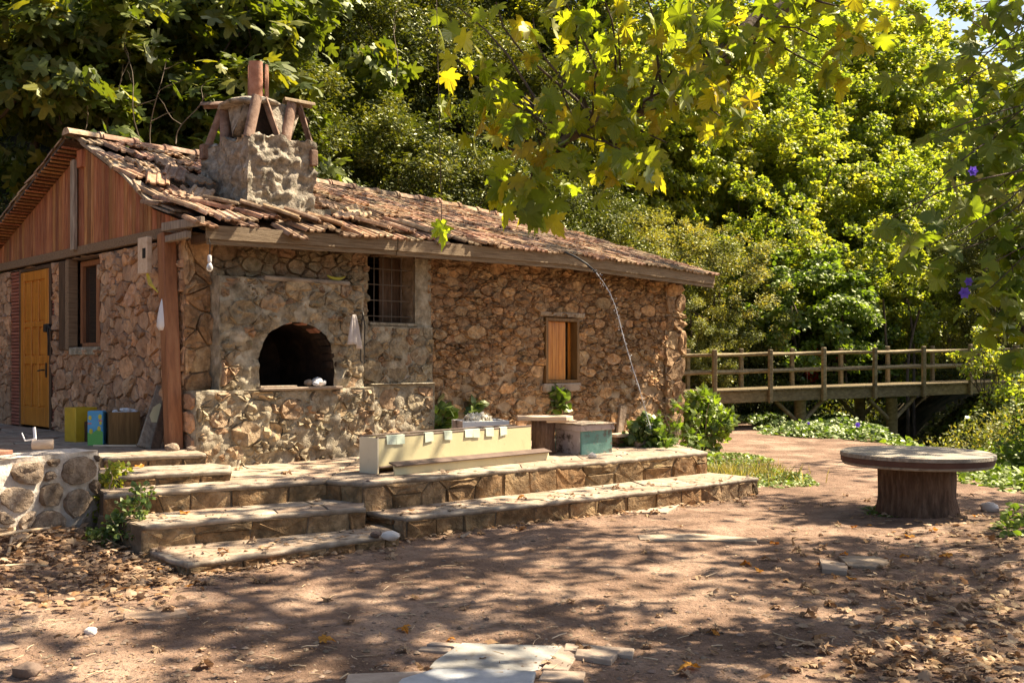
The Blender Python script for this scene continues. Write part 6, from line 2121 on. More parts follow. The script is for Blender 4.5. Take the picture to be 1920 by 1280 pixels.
ground_slab('stone_slab', 'dark thin strip at the back left corner of the marble', [(808, 1203), (864, 1206), (852, 1212), (800, 1207)], 0.014, M_slab, 0, 'slab', GSl)
ground_slab('stone_slab', 'thin strip below the dark one at the left of the marble', [(790, 1212), (846, 1215), (842, 1222), (782, 1219)], 0.012, M_slab, 0, 'slab', GSl)
ground_slab('stone_slab', 'long pale slab in the dirt before the low step, lying alone in the sun', [(1195, 1006), (1300, 1003), (1420, 1012), (1418, 1019), (1300, 1014), (1200, 1015)], 0.012, M_flag)
ground_slab('stone_slab', 'flat pale slab alone in the dirt below the lowest step', [(233, 1160), (346, 1150), (352, 1158), (300, 1168), (231, 1171)], 0.012, M_flag)
ground_slab('stone_slab', 'broken stone slab with a pale top in front of the round table', [(1536, 1052), (1590, 1062), (1588, 1076), (1542, 1072)], 0.03, M_slab)
ground_slab('stone_slab', 'pale split slab next to the broken one in front of the round table', [(1572, 1046), (1640, 1046), (1676, 1055), (1640, 1066), (1590, 1064)], 0.022, M_flag)
ground_slab('stone_slab', 'pale slab cut by the left picture border', [(-30, 1213), (22, 1216), (36, 1224), (0, 1232), (-30, 1232)], 0.012, M_flag)
ground_slab('stone_slab', 'thin slab lying before the long low step', [(1235, 934), (1290, 938), (1250, 962), (1160, 962)], 0.014, M_slab)
for i, (px, py, r_, lb) in enumerate(((733, 1010, 0.075, 'whitish rounded stone lying on the lowest step corner'), (704, 1006, 0.05, 'greyish stone beside the whitish one on the lowest step'), (170, 1196, 0.04, 'pale stone in the dirt below the flat slab'),
                                      (50, 1270, 0.07, 'low stone near the bottom border'), (1855, 958, 0.10, 'flat pale block right of the table stump'))):
    q = G(px, py, ZS1 if i < 2 else 0)
    rock('loose_stone', lb, (q.x, q.y, (ZS1 if i < 2 else gz(q.x, q.y)) + r_ * 0.4), r_, M_whitestone if i in (0, 2, 4) else M_pebble, None, seed=10 + i, flat=0.6)

# ---- footbridge
br = thing('footbridge', 'rustic timber footbridge with log railings over the stream gully', 'bridge', (4.76, 23.3, 0.9))
bdir = Vector((1.463, 0.55, 0.03))
P0 = Vector((4.76, 23.3, 0.90))
bp_ = Vector((-0.55, 1.463, 0)).normalized()
BW = 1.45
for sd_, off in ((0, 0.0), (1, BW)):
    for i in range(-2, 8):
        p = P0 + bdir * i + bp_ * (off + (-0.04 if sd_ == 0 else 0.04))
        if sd_ == 1: p += bdir * 0.12
        top = p + Vector((0.0, 0, 1.02 + rs.uniform(-0.03, 0.03)))
        mb = MB()
        bot = p + Vector((0, 0, -0.30 if sd_ == 0 else -0.05))
        mb.cbox((top + bot) / 2, (0.10, 0.09, (top - bot).length), rotz(math.atan2(bdir.y, bdir.x) + rs.uniform(-0.05, 0.05)), 0.012, 0.004)
        mb.build('rail_post', M_bridge, br)
        if i < 7:
            for hh in (0.88, 0.47):
                a = p + Vector((0, 0, hh)) + bp_ * (0.07 if sd_ == 0 else -0.07); b = a + bdir
                mb = MB(); mb.tube([a, (a + b) / 2 + Vector((0, 0, rs.uniform(-0.015, 0.015))), b], [0.042, 0.04, 0.038], 9, None, True, 0.05); mb.build('rail', M_bridge, br, True)
for i in range(-2, 7, 3):
    for off in (0.06, BW - 0.06):
        a = P0 + bdir * i + bp_ * off; b = P0 + bdir * min(7, i + 2.995) + bp_ * off
        mb = MB()
        ax = (b - a); l_ = ax.length; ax.normalize(); s2 = Vector((0, 0, 1)); s1 = s2.cross(ax).normalized(); s2 = ax.cross(s1)
        mb.cbox((a + b) / 2 + Vector((0, 0, -0.135)), (l_, 0.09, 0.27), Matrix((ax, s1, s2)).transposed(), 0.008); mb.build('side_beam', M_bridge, br)
npk = 58
for k in range(npk):
    u = -2 + 9 * (k + 0.5) / npk
    c = P0 + bdir * u + bp_ * (BW / 2)
    mb = MB(); mb.cbox(c + Vector((0, 0, 0.022)), (9 * bdir.length / npk - 0.012, BW + 0.10, 0.035), rotz(math.atan2(bdir.y, bdir.x) + rs.gauss(0, 0.006)), 0.004); mb.build('deck_plank', M_bridge, br)
for px, dd, zb, nm in ((1672, 25.35, -1.3, 1), (1500, 24.45, -0.6, 1), (1612, 26.6, -1.3, 0)):
    x = (px - 960) / F * dd
    top = 0.70
    q = Vector((x, dd, 0))
    mb = MB(); mb.tube([q + Vector((0, 0, zb)), q + Vector((0, 0, top))], [0.15, 0.14], 12, None, True, 0.02); mb.build('support_post', M_bridge, br, True)
    for s_ in (-1, 1):
        a = q + Vector((0, 0, 0.08)) ; b = q + bdir.normalized() * (0.75 * s_) + Vector((0, 0, 0.70))
        mb = MB(); mb.tube([a, b], 0.055, 8); mb.build('brace', M_bridge, br, True)
# stick railing and turquoise bin beyond the bridge end
t = thing('stick_railing', 'thin leaning stick railing beyond the right end of the footbridge', 'railing', tuple(P(1830, 705, 27)))
for (a, b) in (((1822, 663), (1900, 672)), ((1822, 696), (1915, 699))):
    mb = MB(); mb.tube([P(a[0], a[1], 27), P(b[0], b[1], 26.5)], 0.03, 7); mb.build('rail', M_bridge, t)
for (a, b) in (((1840, 664), (1848, 700)), ((1853, 664), (1857, 700)), ((1867, 655), (1876, 700)), ((1884, 672), (1886, 702)), ((1824, 655), (1823, 735)), ((1893, 690), (1896, 720))):
    mb = MB(); mb.tube([P(a[0], a[1], 27), P(b[0], b[1], 26.9)], 0.03, 7); mb.build('stick', M_bridge, t)
c = P(1911, 716, 28); c.z -= 0.0
t = thing('turquoise_bin', 'turquoise plastic bin half hidden behind the stick railing', 'bin', tuple(c))
mb = MB(); mb.lathe(c, [(0.24, -0.75), (0.30, 0.10), (0.33, 0.11), (0.33, 0.16), (0.30, 0.17)], 20); mb.build('body', M_tealplastic, t, True, 40)
mb = MB(); mb.lathe(c, [(0.34, 0.171), (0.34, 0.20), (0.1, 0.25)], 20); mb.build('lid', M_tealplastic, t, True, 40)
# ---------------------------------------------------------------- plants near the house
rs = random.Random(31)
g7 = np.random.default_rng(31)


def plant(name, label, cat, c, clumps, n, size, templ, m, group=None, stems=6, upright=0.3, stemr=0.008, stem_m=None):
    """leafy plant: clumps = (dx, dy, dz, r) round its base; leaves face outward, stems reach each clump"""
    c = Vector(c)
    t = thing(name, label, cat, tuple(c), 0, group)
    Pp, A_, N_ = [], [], []
    w = np.array([k[3] ** 2 for k in clumps]); w = w / w.sum()
    idx = g7.choice(len(clumps), n, p=w)
    cl = np.array(clumps)
    off = unit(g7.normal(size=(n, 3))) * (g7.random(n) ** 0.45)[:, None] * cl[idx][:, 3:4]
    off[:, 2] *= 0.75
    p = np.array(c) + cl[idx][:, :3] + off
    out = unit(off)
    nm = unit(out * 0.6 + np.array([0, -0.15, 0.8]) + g7.normal(size=(n, 3)) * 0.45)
    al = unit(out + g7.normal(size=(n, 3)) * 0.7 + np.array([0, 0, upright]))
    me = cloud_mesh('leaves', p, al, nm, size * g7.uniform(0.6, 1.3, n), templ, m)
    place(me, 'foliage', t, Matrix.Identity(4))
    mb = MB()
    for k in clumps:
        for q in range(max(1, stems // len(clumps))):
            e_ = c + Vector((k[0] + rs.uniform(-1, 1) * k[3] * 0.7, k[1] + rs.uniform(-1, 1) * k[3] * 0.7, k[2] + k[3] * rs.uniform(0, 0.8)))
            limbs(mb, c + Vector((rs.uniform(-0.04, 0.04), rs.uniform(-0.04, 0.04), -0.05)), e_, stemr, stemr * 0.35, 5, 0.12, rs.randrange(9999), 5)
    mb.build('stem', stem_m or M_twig, t, True)
    return t


# weeds at the left of the steps
q = G(178, 1000, 0.1)
plant('weed_bush', 'yellow green leafy weed growing against the low white wall', 'weed', (q.x - 0.02, q.y + 0.15, 0.12),
      [(0.0, 0.05, 0.22, 0.14), (-0.12, 0.0, 0.12, 0.14), (0.05, 0.12, 0.40, 0.12), (-0.16, 0.06, 0.28, 0.10), (0.12, 0.2, 0.50, 0.08), (-0.04, 0.06, 0.06, 0.16)], 900, 0.05, 'broad', M_lime, None, 18)
q = G(235, 1020, 0.1)
plant('weed_bush', 'dark green straggly weed at the left end of the middle step', 'weed', (q.x, q.y + 0.1, 0.08),
      [(0.0, 0.05, 0.28, 0.15), (0.06, 0.1, 0.42, 0.10), (-0.1, 0, 0.15, 0.14), (-0.22, -0.05, 0.06, 0.12), (0.08, -0.05, 0.1, 0.10)], 520, 0.055, 'broad', M_ivy, None, 16)
q = G(192, 925, 0.5)
plant('moss_tuft', 'small yellow green tuft on the end of the low wall', 'plant', (q.x - 0.03, q.y + 0.25, 0.55), [(0, 0, 0.05, 0.08), (0.02, 0, 0.14, 0.06)], 160, 0.04, 'broad', M_lime, None, 4)
q = G(415, 868, ZP)
plant('wall_weed', 'small pale weed growing at the foot of the oven base', 'weed', (q.x, q.y - 0.05, ZP), [(0, 0, 0.12, 0.07), (0.03, 0, 0.24, 0.06), (0.10, -0.05, 0.06, 0.06)], 130, 0.04, 'broad', M_green, None, 8)
# plants rooted in the wall
for L, z, r_, n_, lb in ((3.62, 0.75, 0.17, 46, 'large leaved dark plant rooted in the wall behind the trough'), (4.15, 0.95, 0.09, 18, 'small dark plant in the wall right of the large leaved one'), (5.86, 1.02, 0.12, 30, 'tuft of hanging dark leaves in the wall under the small window')):
    c = fr(0.06)(L, z, 0)
    t = plant('wall_plant', lb, 'plant', c, [(0.0, 0.0, 0.10, r_), (0.05, -0.03, 0.0, r_ * 0.8), (-0.03, -0.02, -0.08, r_ * 0.7)] if r_ < 0.15 else [(0, 0, 0.22, r_), (0.02, -0.03, 0.02, r_), (-0.05, -0.02, 0.12, r_), (0, 0, -0.10, r_ * 0.8)], n_ * 2, 0.15, 'broad', M_ivy, None, 6)
# bush and grass where the platform ends
q = G(1262, 800, 0.0)
GB = 'plants at the far end of the platform'
bx = Vector((2.3, 14.2, 0.0))
plant('broadleaf_bush', 'big green bush in front of the house corner where the water falls', 'bush', (2.35, 14.5, 0.1),
      [(0, 0, 0.5, 0.22), (-0.3, -0.2, 0.28, 0.2), (0.3, 0, 0.38, 0.2), (0.12, 0.1, 0.85, 0.13), (0.42, 0.2, 0.66, 0.12), (-0.1, -0.3, 0.15, 0.22), (0.3, -0.3, 0.15, 0.25), (-0.12, 0.1, 0.72, 0.1)], 270, 0.10, 'lobed', M_green, GB, 30, 0.25, 0.012)
plant('fern_clump', 'pale green leafy clump at the foot of the water jet', 'plant', (1.80, 13.3, 0.35), [(0, 0, 0.28, 0.22), (0.15, 0, 0.1, 0.22), (-0.18, 0.05, 0.12, 0.18), (0.05, 0, 0.45, 0.12)], 420, 0.13, 'lobed', M_ivy, GB, 14)
plant('broadleaf_bush', 'small bush with pale leaves right of the house corner', 'bush', (3.35, 17.6, 0.0), [(0, 0, 0.9, 0.3), (-0.3, 0, 0.55, 0.3), (0.35, 0, 0.6, 0.3), (0.1, 0, 0.3, 0.4)], 900, 0.12, 'lobed', M_green, GB, 18, 0.25, 0.012)


def blades(name, label, centers, n, hgt, rad, m, kind='stuff'):
    cs = np.array(centers)
    k = g7.integers(0, len(cs), n)
    o = g7.normal(size=(n, 3)) * np.array([1, 1, 0]) * (cs[k][:, 3:4] * 0.5)
    p = cs[k][:, :3] + o
    p[:, 2] = [gz(x, y) for x, y in p[:, :2]]
    al = unit(g7.normal(size=(n, 3)) * np.array([0.5, 0.5, 0.1]) + np.array([0, 0, 1]))
    nm = unit(g7.normal(size=(n, 3)) * np.array([1, 1, 0.2]))
    me = cloud_mesh(name, p, al, nm, hgt * g7.uniform(0.4, 1.3, n), 'blade', m)
    o_ = place(me, name, None, Matrix.Identity(4))
    return setp(o_, label, None, None, kind)


def low_leaves(name, label, pts, n, size, m, hmax, templ='broad', tilt=0.5):
    """ground cover over discs (x, y, r): leaves lift on short stems, facing up"""
    cs = np.array(pts)
    w = cs[:, 2] ** 2; w = w / w.sum()
    k = g7.choice(len(cs), n, p=w)
    a = g7.random(n) * 2 * np.pi
    r_ = g7.random(n) ** 0.5 * cs[k, 2]
    x, y = cs[k, 0] + np.cos(a) * r_, cs[k, 1] + np.sin(a) * r_
    edge = 1 - (r_ / cs[k, 2]) ** 2
    bump = np.array([0.5 + 0.5 * noise.noise(Vector((X * 1.1, Y * 1.1, 2.0))) for X, Y in zip(x, y)])
    z = np.array([gz(X, Y) for X, Y in zip(x, y)]) + hmax * (0.15 + 0.85 * edge) * bump * g7.random(n) ** 0.4
    p = np.stack([x, y, z], 1)
    nm = unit(np.array([0, -0.25, 1.0]) + g7.normal(size=(n, 3)) * tilt)
    al = unit(g7.normal(size=(n, 3)) * np.array([1, 1, 0.25]) + np.array([0, -0.3, -0.1]))
    me = cloud_mesh(name, p, al, nm, size * g7.uniform(0.6, 1.3, n), templ, m)
    o_ = place(me, name, None, Matrix.Identity(4))
    return setp(o_, label, None, None, 'stuff')


def disc(px, py, r): q = G(px, py, 0); return (q.x, q.y, r)


low_leaves('ground_ivy', 'sunlit carpet of ivy leaves between the path and the footbridge',
           [disc(1345, 778, 1.0), disc(1390, 786, 1.0), disc(1440, 792, 1.0), disc(1490, 796, 1.1), disc(1540, 800, 1.1), disc(1585, 806, 1.1), disc(1620, 815, 1.0), disc(1650, 824, 0.8), disc(1560, 818, 0.9), disc(1500, 812, 0.9),
            disc(1440, 780, 1.4), disc(1520, 785, 1.4), disc(1590, 792, 1.2), disc(1380, 775, 1.2), disc(1320, 770, 1.0), disc(1460, 806, 0.6), disc(1620, 800, 1.3), disc(1660, 812, 1.0), disc(1560, 780, 1.8), disc(1480, 775, 1.8), disc(1400, 768, 1.8)], 21000, 0.115, M_ivy, 0.5)
low_leaves('ground_ivy', 'green ground cover beside the path behind and right of the round table', [disc(1840, 890, 0.7), disc(1890, 905, 0.6), disc(1930, 912, 0.6), disc(1790, 880, 0.7), disc(1850, 870, 0.9), disc(1920, 885, 0.8), disc(1760, 868, 0.7)], 2600, 0.10, M_green, 0.22)
low_leaves('ground_ivy', 'small dark ivy patch at the foot of the table stump', [disc(1652, 962, 0.16), disc(1680, 968, 0.14), disc(1640, 955, 0.12)], 220, 0.055, M_ivy, 0.14)
low_leaves('ground_ivy', 'green weeds at the right border among dry leaves', [disc(1905, 1010, 0.22), disc(1925, 1030, 0.22), disc(1915, 985, 0.2)], 240, 0.075, M_green, 0.22)
low_leaves('bank_greenery', 'dark leaves on the bank under the footbridge', [(8.5 + 0.5 * i_, 23.5 + 0.9 * j_, 1.0) for i_ in range(8) for j_ in range(6)], 9000, 0.13, M_under, 0.4, 'broad', 0.7)
blades('grass', 'dry yellowish grass clump at the corner of the platform', [(3.0, 14.2, 0, 0.7), (3.35, 13.6, 0, 0.6), (2.9, 13.4, 0, 0.4), (3.6, 14.2, 0, 0.4), (2.6, 13.9, 0, 0.5)], 1500, 0.20, 0.6, M_grass)
low_leaves('low_herbs', 'pale low herbs around the grass clump at the platform corner', [(3.0, 13.6, 0.7), (3.5, 13.9, 0.7), (2.8, 13.0, 0.45), (3.6, 13.2, 0.5), (2.9, 15.0, 0.9), (3.4, 16.2, 0.9)], 4200, 0.06, M_green, 0.2)
bank = []
for y in np.arange(14.5, 27, 0.8):
    xc = 9.0 + 0.17 * (y - 18)
    for dx in (-1.2, -0.2, 0.9, 1.9, 3.0): bank.append((xc + dx, y, 0.7))
low_leaves('bank_greenery', 'mixed green plants that clothe both sides of the stream gully', bank, 15000, 0.12, M_green, 0.35, 'broad', 0.7)
# violet flowers in the ivy
GV = 'violet flowers'


def flower(c, r, label, group=GV):
    n = 6
    an = np.arange(n) / n * 2 * np.pi
    al = np.stack([np.cos(an), np.zeros(n) - 0.25, np.sin(an)], 1)
    me = cloud_mesh('flower', np.tile(np.array(c), (n, 1)), al, np.tile([0, -1.0, 0.1], (n, 1)), np.full(n, r), 'broad', M_purple)
    o_ = place(me, 'violet_flower', None, Matrix.Identity(4))
    return setp(o_, label, 'flower', group)


for px, py, d, r_, lb in ((1608, 796, 19.2, 0.06, 'violet flower in the ivy near the right bridge support'), (1516, 793, 19.6, 0.035, 'small violet flower in the ivy left of the other ivy flower')):
    flower(P(px, py, d), r_, lb)

# right bank bushes and hanging greenery by the bridge
GR2 = 'bushes on the right stream bank'
for (x, y, zc, cl, n, s_, tp, m, lb) in (
        (10.2, 21.5, 0.3, [(0, 0, 0.5, 0.9), (-0.9, 0, 0.2, 0.8), (0.9, 0.2, 0.7, 1.0), (-0.4, -0.4, -0.3, 0.7)], 3600, 0.10, 'oval', M_grey, 'dusty bush right of the gully below the bridge end'),
        (9.0, 17.8, 0.2, [(0, 0, 0.6, 0.7), (0.7, 0, 0.9, 0.8), (-0.4, 0.1, 0.1, 0.55), (0.3, -0.4, 0.2, 0.7), (1.2, 0.2, 0.4, 0.8)], 4200, 0.10, 'broad', M_green, 'green bush on the right bank behind the round table'),
        (10.6, 18.2, 0.3, [(0, 0, 0.9, 0.9), (0.6, 0, 1.5, 0.8), (-0.7, 0, 0.8, 0.6)], 3600, 0.10, 'broad', M_lime, 'yellow green bush at the right edge behind the table'),
        (8.5, 15.2, 0.0, [(0, 0, 0.3, 0.45), (0.5, 0, 0.5, 0.55), (-0.3, 0, 0.1, 0.3)], 1500, 0.09, 'broad', M_green, 'low dark green bush just behind the table top right side'),
        (12.0, 24.9, 0.8, [(0, 0, 0.9, 0.42), (-0.5, -0.2, 0.55, 0.32), (0.5, 0, 0.6, 0.5), (-0.15, 0, 1.4, 0.3), (0.3, -0.3, -0.2, 0.6), (-0.8, 0, 0.85, 0.2)], 1500, 0.10, 'broad', M_lime, 'bright yellow green shrub spilling over the right end of the bridge railing'),
        (8.6, 27.6, -0.4, [(0, 0, 0.5, 0.8), (-1.2, 0.3, 0.5, 0.8), (1.2, 0, 0.4, 0.8)], 2600, 0.12, 'oval', M_under, 'dark bush behind the bridge at the gully'),
        (11.2, 19.6, 0.2, [(0, 0, 1.6, 0.7), (0.5, 0, 0.9, 0.9), (-0.5, 0, 1.0, 0.6)], 2400, 0.10, 'oval', M_grey, 'dusty tall bush at the right edge before the stick railing')):
    plant('bank_bush', lb, 'bush', (x, y, gz(x, y) + zc * 0.3), [(a, b, c_ + zc * 0.5, r_) for a, b, c_, r_ in cl], n, s_, tp, m, GR2, 14, 0.1, 0.02, M_bark)
# red leaved shrub and a row of shrubs behind the bridge
plant('red_shrub', 'red leaved shrub glowing behind the bridge railing', 'bush', (P(1520, 640, 29).x, 29.0, gz(P(1520, 640, 29).x, 29)), [(-0.1, 0, 1.6, 0.25), (0.2, 0, 1.85, 0.2), (0.0, 0, 1.2, 0.2), (0.75, 0, 1.85, 0.14)], 420, 0.12, 'broad', M_redleaf, None, 8, 0.2, 0.015)
GSB = 'shrubs along the far side of the footbridge'
for i, (px, d, k) in enumerate(((1300, 26.6, 1), (1360, 27.4, 1.1), (1425, 27.8, 1.0), (1480, 28.6, 0.9), (1600, 29.5, 0.7), (1560, 28.4, 0.6), (1770, 31.5, 0.9), (1820, 30.5, 0.8))):
    x = (px - 960) / F * d
    plant('far_shrub', 'leafy shrub ' + ('beside the house corner', 'behind the second bridge post', 'behind the third stretch of railing', 'under the fresh green tree', 'at the edge of the dark hollow',
          'low in front of the hollow', 'right of the dark hollow', 'behind the shrub over the bridge end')[i], 'bush', (x, d, gz(x, d)),
          [(0, 0, 0.8 * k, 0.75 * k), (-0.7 * k, 0.1, 0.6 * k, 0.7 * k), (0.7 * k, 0, 0.7 * k, 0.7 * k), (0.1, 0.2, 1.7 * k, 0.6 * k)], 2300, 0.10, 'oval', (M_grey, M_oak, M_under)[i % 3], GSB, 12, 0.1, 0.02, M_bark)

# ---------------------------------------------------------------- plane tree: trunk outside the frame on the right, one limb hangs into view
PT = Vector((5.6, 4.6, 0.2))
pt = thing('plane_tree', 'old plane tree whose leafy branch hangs into view from the upper right', 'tree', tuple(PT))
mb = MB()
limbs(mb, PT + Vector((0, 0, -0.3)), (5.3, 5.0, 6.2), 0.46, 0.26, 16, 0.03, 3, 12)
mb.build('trunk', M_planebark, pt, True)


def px_path(L): return [P(*q) for q in L]


main = [Vector((5.35, 4.9, 5.2)), Vector((4.2, 5.2, 4.95))] + px_path([(1680, -160, 6.4), (1520, -40, 6.2), (1412, 52, 6.0), (1340, 120, 5.9), (1275, 178, 5.8), (1190, 208, 5.7), (1120, 228, 5.6), (1060, 262, 5.55), (1010, 330, 5.5), (975, 372, 5.5)])
mb = MB()
mb.tube(main, [0.20, 0.14, 0.09, 0.076, 0.07, 0.064, 0.056, 0.044, 0.036, 0.028, 0.016, 0.008], 12, None, True, 0.06)
mb.build('branch', M_planebark, pt, True)
# twig ends and leaf clusters: (px, py, distance, number of leaves, spread)
CL = [(1060, 20, 5.6, 6, .16), (1130, 10, 5.5, 8, .18), (1210, 5, 5.6, 10, .2), (1290, 10, 5.7, 12, .2), (1370, 15, 5.8, 12, .2), (1450, 20, 5.9, 11, .2), (1530, 15, 5.9, 10, .2), (1590, 30, 6.0, 8, .15),
      (1160, 80, 5.4, 8, .16), (1240, 90, 5.5, 10, .18), (1310, 70, 5.6, 9, .18), (1500, 70, 5.8, 9, .16), (1560, 100, 5.9, 7, .12), (1550, 150, 5.9, 5, .08), (1430, 100, 5.9, 5, .12),
      (1130, 130, 5.4, 8, .16), (1190, 160, 5.4, 10, .18), (1260, 150, 5.5, 8, .18), (1330, 205, 5.6, 9, .12), (1350, 235, 5.5, 8, .10), (1390, 150, 5.8, 4, .1), (1080, 85, 5.5, 6, .14), (1060, 150, 5.4, 7, .14),
      (900, 150, 5.9, 8, .15), (940, 175, 5.8, 10, .18), (985, 190, 5.7, 9, .18), (905, 195, 5.9, 6, .12), (960, 220, 5.6, 10, .16), (1020, 230, 5.5, 10, .16), (1010, 280, 5.4, 12, .16), (1060, 290, 5.4, 9, .14),
      (1120, 250, 5.4, 12, .16), (1180, 225, 5.4, 9, .14), (1235, 220, 5.5, 8, .14), (1140, 285, 5.35, 9, .12), (1190, 310, 5.3, 8, .09), (1215, 330, 5.3, 4, .06), (950, 250, 5.5, 7, .12), (1000, 330, 5.4, 10, .12),
      (965, 370, 5.4, 8, .09), (1000, 385, 5.4, 8, .09), (935, 355, 5.45, 3, .08), (875, 265, 5.9, 2, .06), (850, 120, 6.0, 3, .12), (860, 30, 6.0, 5, .14), (930, 20, 5.9, 5, .14), (1000, 50, 5.7, 5, .14), (1250, 285, 5.4, 2, .03), (1110, 190, 5.4, 7, .12), (1640, 15, 6.2, 4, .1), (1405, 85, 5.75, 9, .09), (1370, 115, 5.7, 9, .09), (1325, 140, 5.6, 9, .09), (1285, 165, 5.55, 8, .09), (1430, 45, 5.85, 9, .1), (1240, 190, 5.5, 7, .08)]
leafV = [cloud_np(np.zeros((1, 3)), np.array([[0, 1.0, 0]]), np.array([[0, 0, 1.0]]), np.ones(1), 'plane') for _ in range(1)]


def single_leaf(name, templ, m, seed, curl=0.0):
    g = np.random.default_rng(seed)
    V, T = TEMPL[templ]
    V = V.copy()
    V[:, 0] *= g.uniform(0.9, 1.1)
    r2 = V[:, 0] ** 2 + (V[:, 1] - 0.3) ** 2
    V[:, 2] += g.normal(size=len(V)) * (0.03 + 0.06 * curl) - curl * r2 * 0.5 + curl * 0.7 * np.abs(V[:, 0]) ** 1.5
    # stalk
    st = np.array([(-0.012, 0.02, 0), (0.012, 0.02, 0), (0.0, -0.28, -0.06)])
    b = len(V)
    return mesh_np(name, np.concatenate([V, st]), np.concatenate([T, np.array([(b, b + 1, b + 2)])]), np.zeros(len(T) + 1), m, False)


PL = [single_leaf('leaf', 'plane', M_plane, i, 0.15 + 0.12 * (i % 4)) for i in range(7)]


def leaf_M(p, al, nm, s):
    al = Vector(al).normalized()
    sd_ = al.cross(Vector(nm)).normalized()
    n_ = sd_.cross(al)
    return Matrix.Translation(p) @ Matrix((sd_, al, n_)).transposed().to_4x4() @ Matrix.Diagonal((s, s, s, 1))


def near_point(pts, q):
    best, bd = None, 1e9
    for i in range(len(pts) - 1):
        for u in (0, 0.33, 0.66):
            p = pts[i].lerp(pts[i + 1], u)
            d = (p - q).length
            if d < bd: best, bd = p, d
    return best


tw = MB()
count = 0
extra = []
for ci, (px, py, d, n_, sp) in enumerate(CL):
    q = P(px, py, d)
    st = near_point(main[2:], q)
    pts = limbs(tw, st, q + Vector((0, 0, 0.05)), 0.012, 0.004, 5, 0.10, 500 + ci, 6)
    for k in range(max(2, int(n_ * 1.0))):
        p = q + Vector((rs.gauss(0, sp * 0.8), rs.gauss(0, sp), rs.gauss(0.02, sp * 0.7)))
        an = rs.uniform(0, 6.28)
        al = Vector((math.cos(an) * 0.65, math.sin(an) * 0.5, rs.uniform(-1.3, -0.2)))
        nm = Vector((rs.gauss(0, 0.75), rs.gauss(-0.2, 0.7), rs.uniform(0.0, 1.0)))
        s = rs.uniform(0.09, 0.155)
        if count < 300:
            place(PL[rs.randrange(7)], 'leaf', pt, leaf_M(p, al, nm, s)); count += 1
        else:
            extra.append((p, al, nm, s))
tw.build('twigs', M_bark, pt, True)['kind'] = 'stuff'
# single lit leaf hanging low in front of the eave
q = P(828, 418, 5.6)
M_litleaf = leafmat('lit plane leaf', [(0.20, 0.27, 0.03), (0.26, 0.31, 0.035)], transl=0.65, tcol=(1.2, 1.15, 0.25), gloss=0.1, tboost=2.4)  # plane leaf in brighter colours, sunlight put into the colour
PLB = single_leaf('leaf_blade', 'plane', M_litleaf, 3, 0.2)
hl = thing('hanging_leaf', 'single bright yellow green plane leaf hanging low before the eave', 'leaf', tuple(q))
for a_, sz in (((0.15, 0, -1), 0.15), ((-0.5, 0.1, -0.8), 0.10)):
    place(PLB, 'leaf_blade', hl, leaf_M(q, a_, (0.5, 0.6, 0.5), sz))
mb = MB(); mb.tube([P(818, -20, 5.8), P(822, 150, 5.7), P(826, 320, 5.62), q], 0.0022, 4); mb.build('stalk', M_bark, hl)


# the tree's crown overhead, out of the picture, throws the dapples on yard and wall
def shade_wanted(x, y):
    if y < 4.7: return 0.12
    px = 960 + F * x / y
    py = HOR + F * EYE / y
    nz_ = 0.5 + 0.5 * noise.noise(Vector((x * 0.62, y * 1.0, 7.7)))
    base = 0.50
    if py > 1000:
        base = 0.62
        if 660 < px < 1080 and py < 1215: base = 1.0
        if px > 1380: base = 1.0
        if 640 < px < 1200 and py > 1190: base = 0.95
        if px < 640: base = 0.52
        if 1080 < px < 1450 and py < 1110: base = 0.10
        if px < 700 and 1060 < py < 1110: base = 0.30
    elif py > 930:
        base = 0.32
        if px > 1480: base = 0.55
        if 900 < px < 1450: base = 0.14
        if px < 250: base = 0.25
    else:
        base = 0.30
        if px > 1300: base = 0.14
    return base * min(1.3, max(0.04, (nz_ - 0.28) * 3.2))


lit_pts = [P(*k_[:3]) for k_ in CL[::2]] + [P(*k_) for k_ in ((1905, 120, 6.6), (1900, 280, 6.6), (1905, 420, 6.5), (1870, 590, 6.4), (1740, 430, 6.0), (1830, 290, 6.4), (1835, 540, 6.2))]
Pc, Ac, Nc, Sc_ = [], [], [], []
cnt = 0
tries = 0
ccs = []
while cnt < 330 and tries < 40000:
    tries += 1
    x, y = rs.uniform(-8.5, 7.0), rs.uniform(3.0, 17.0)
    w = shade_wanted(x, y)
    if rs.random() > w * 0.8: continue
    zc = rs.uniform(5.4, 10.5)
    k = zc / SUN.z
    c = Vector((x, y, 0)) + SUN * k
    lim = 1.6 + 0.385 * c.y + 0.5
    out_right = c.x / max(0.1, c.y) > 0.60
    if c.z < lim and not out_right:
        zc = lim + rs.uniform(0, 2.5)
        k = zc / SUN.z
        c = Vector((x, y, 0)) + SUN * k
        if c.z < 1.6 + 0.385 * c.y + 0.4: continue
    if any(((c - q_) - SUN * (c - q_).dot(SUN)).length < 0.55 for q_ in lit_pts) and rs.random() < 0.85: continue
    cnt += 1
    ccs.append(c)
    n_ = rs.randint(18, 46)
    r_ = rs.uniform(0.22, 0.50)
    o_ = g7.normal(size=(n_, 3)) * r_ * np.array([1.0, 1.0, 0.5])
    Pc.append(np.array(c) + o_)
    Ac.append(unit(g7.normal(size=(n_, 3)) + np.array([0, 0, -0.5])))
    Nc.append(unit(np.array([0.2, 0.1, 1.0]) + g7.normal(size=(n_, 3)) * 0.45))
    Sc_.append(g7.uniform(0.12, 0.20, n_))
me = cloud_mesh('crown', np.concatenate(Pc), np.concatenate(Ac), np.concatenate(Nc), np.concatenate(Sc_), 'plane', M_canopy)
o = place(me, 'crown', pt, Matrix.Identity(4)); o['kind'] = 'stuff'
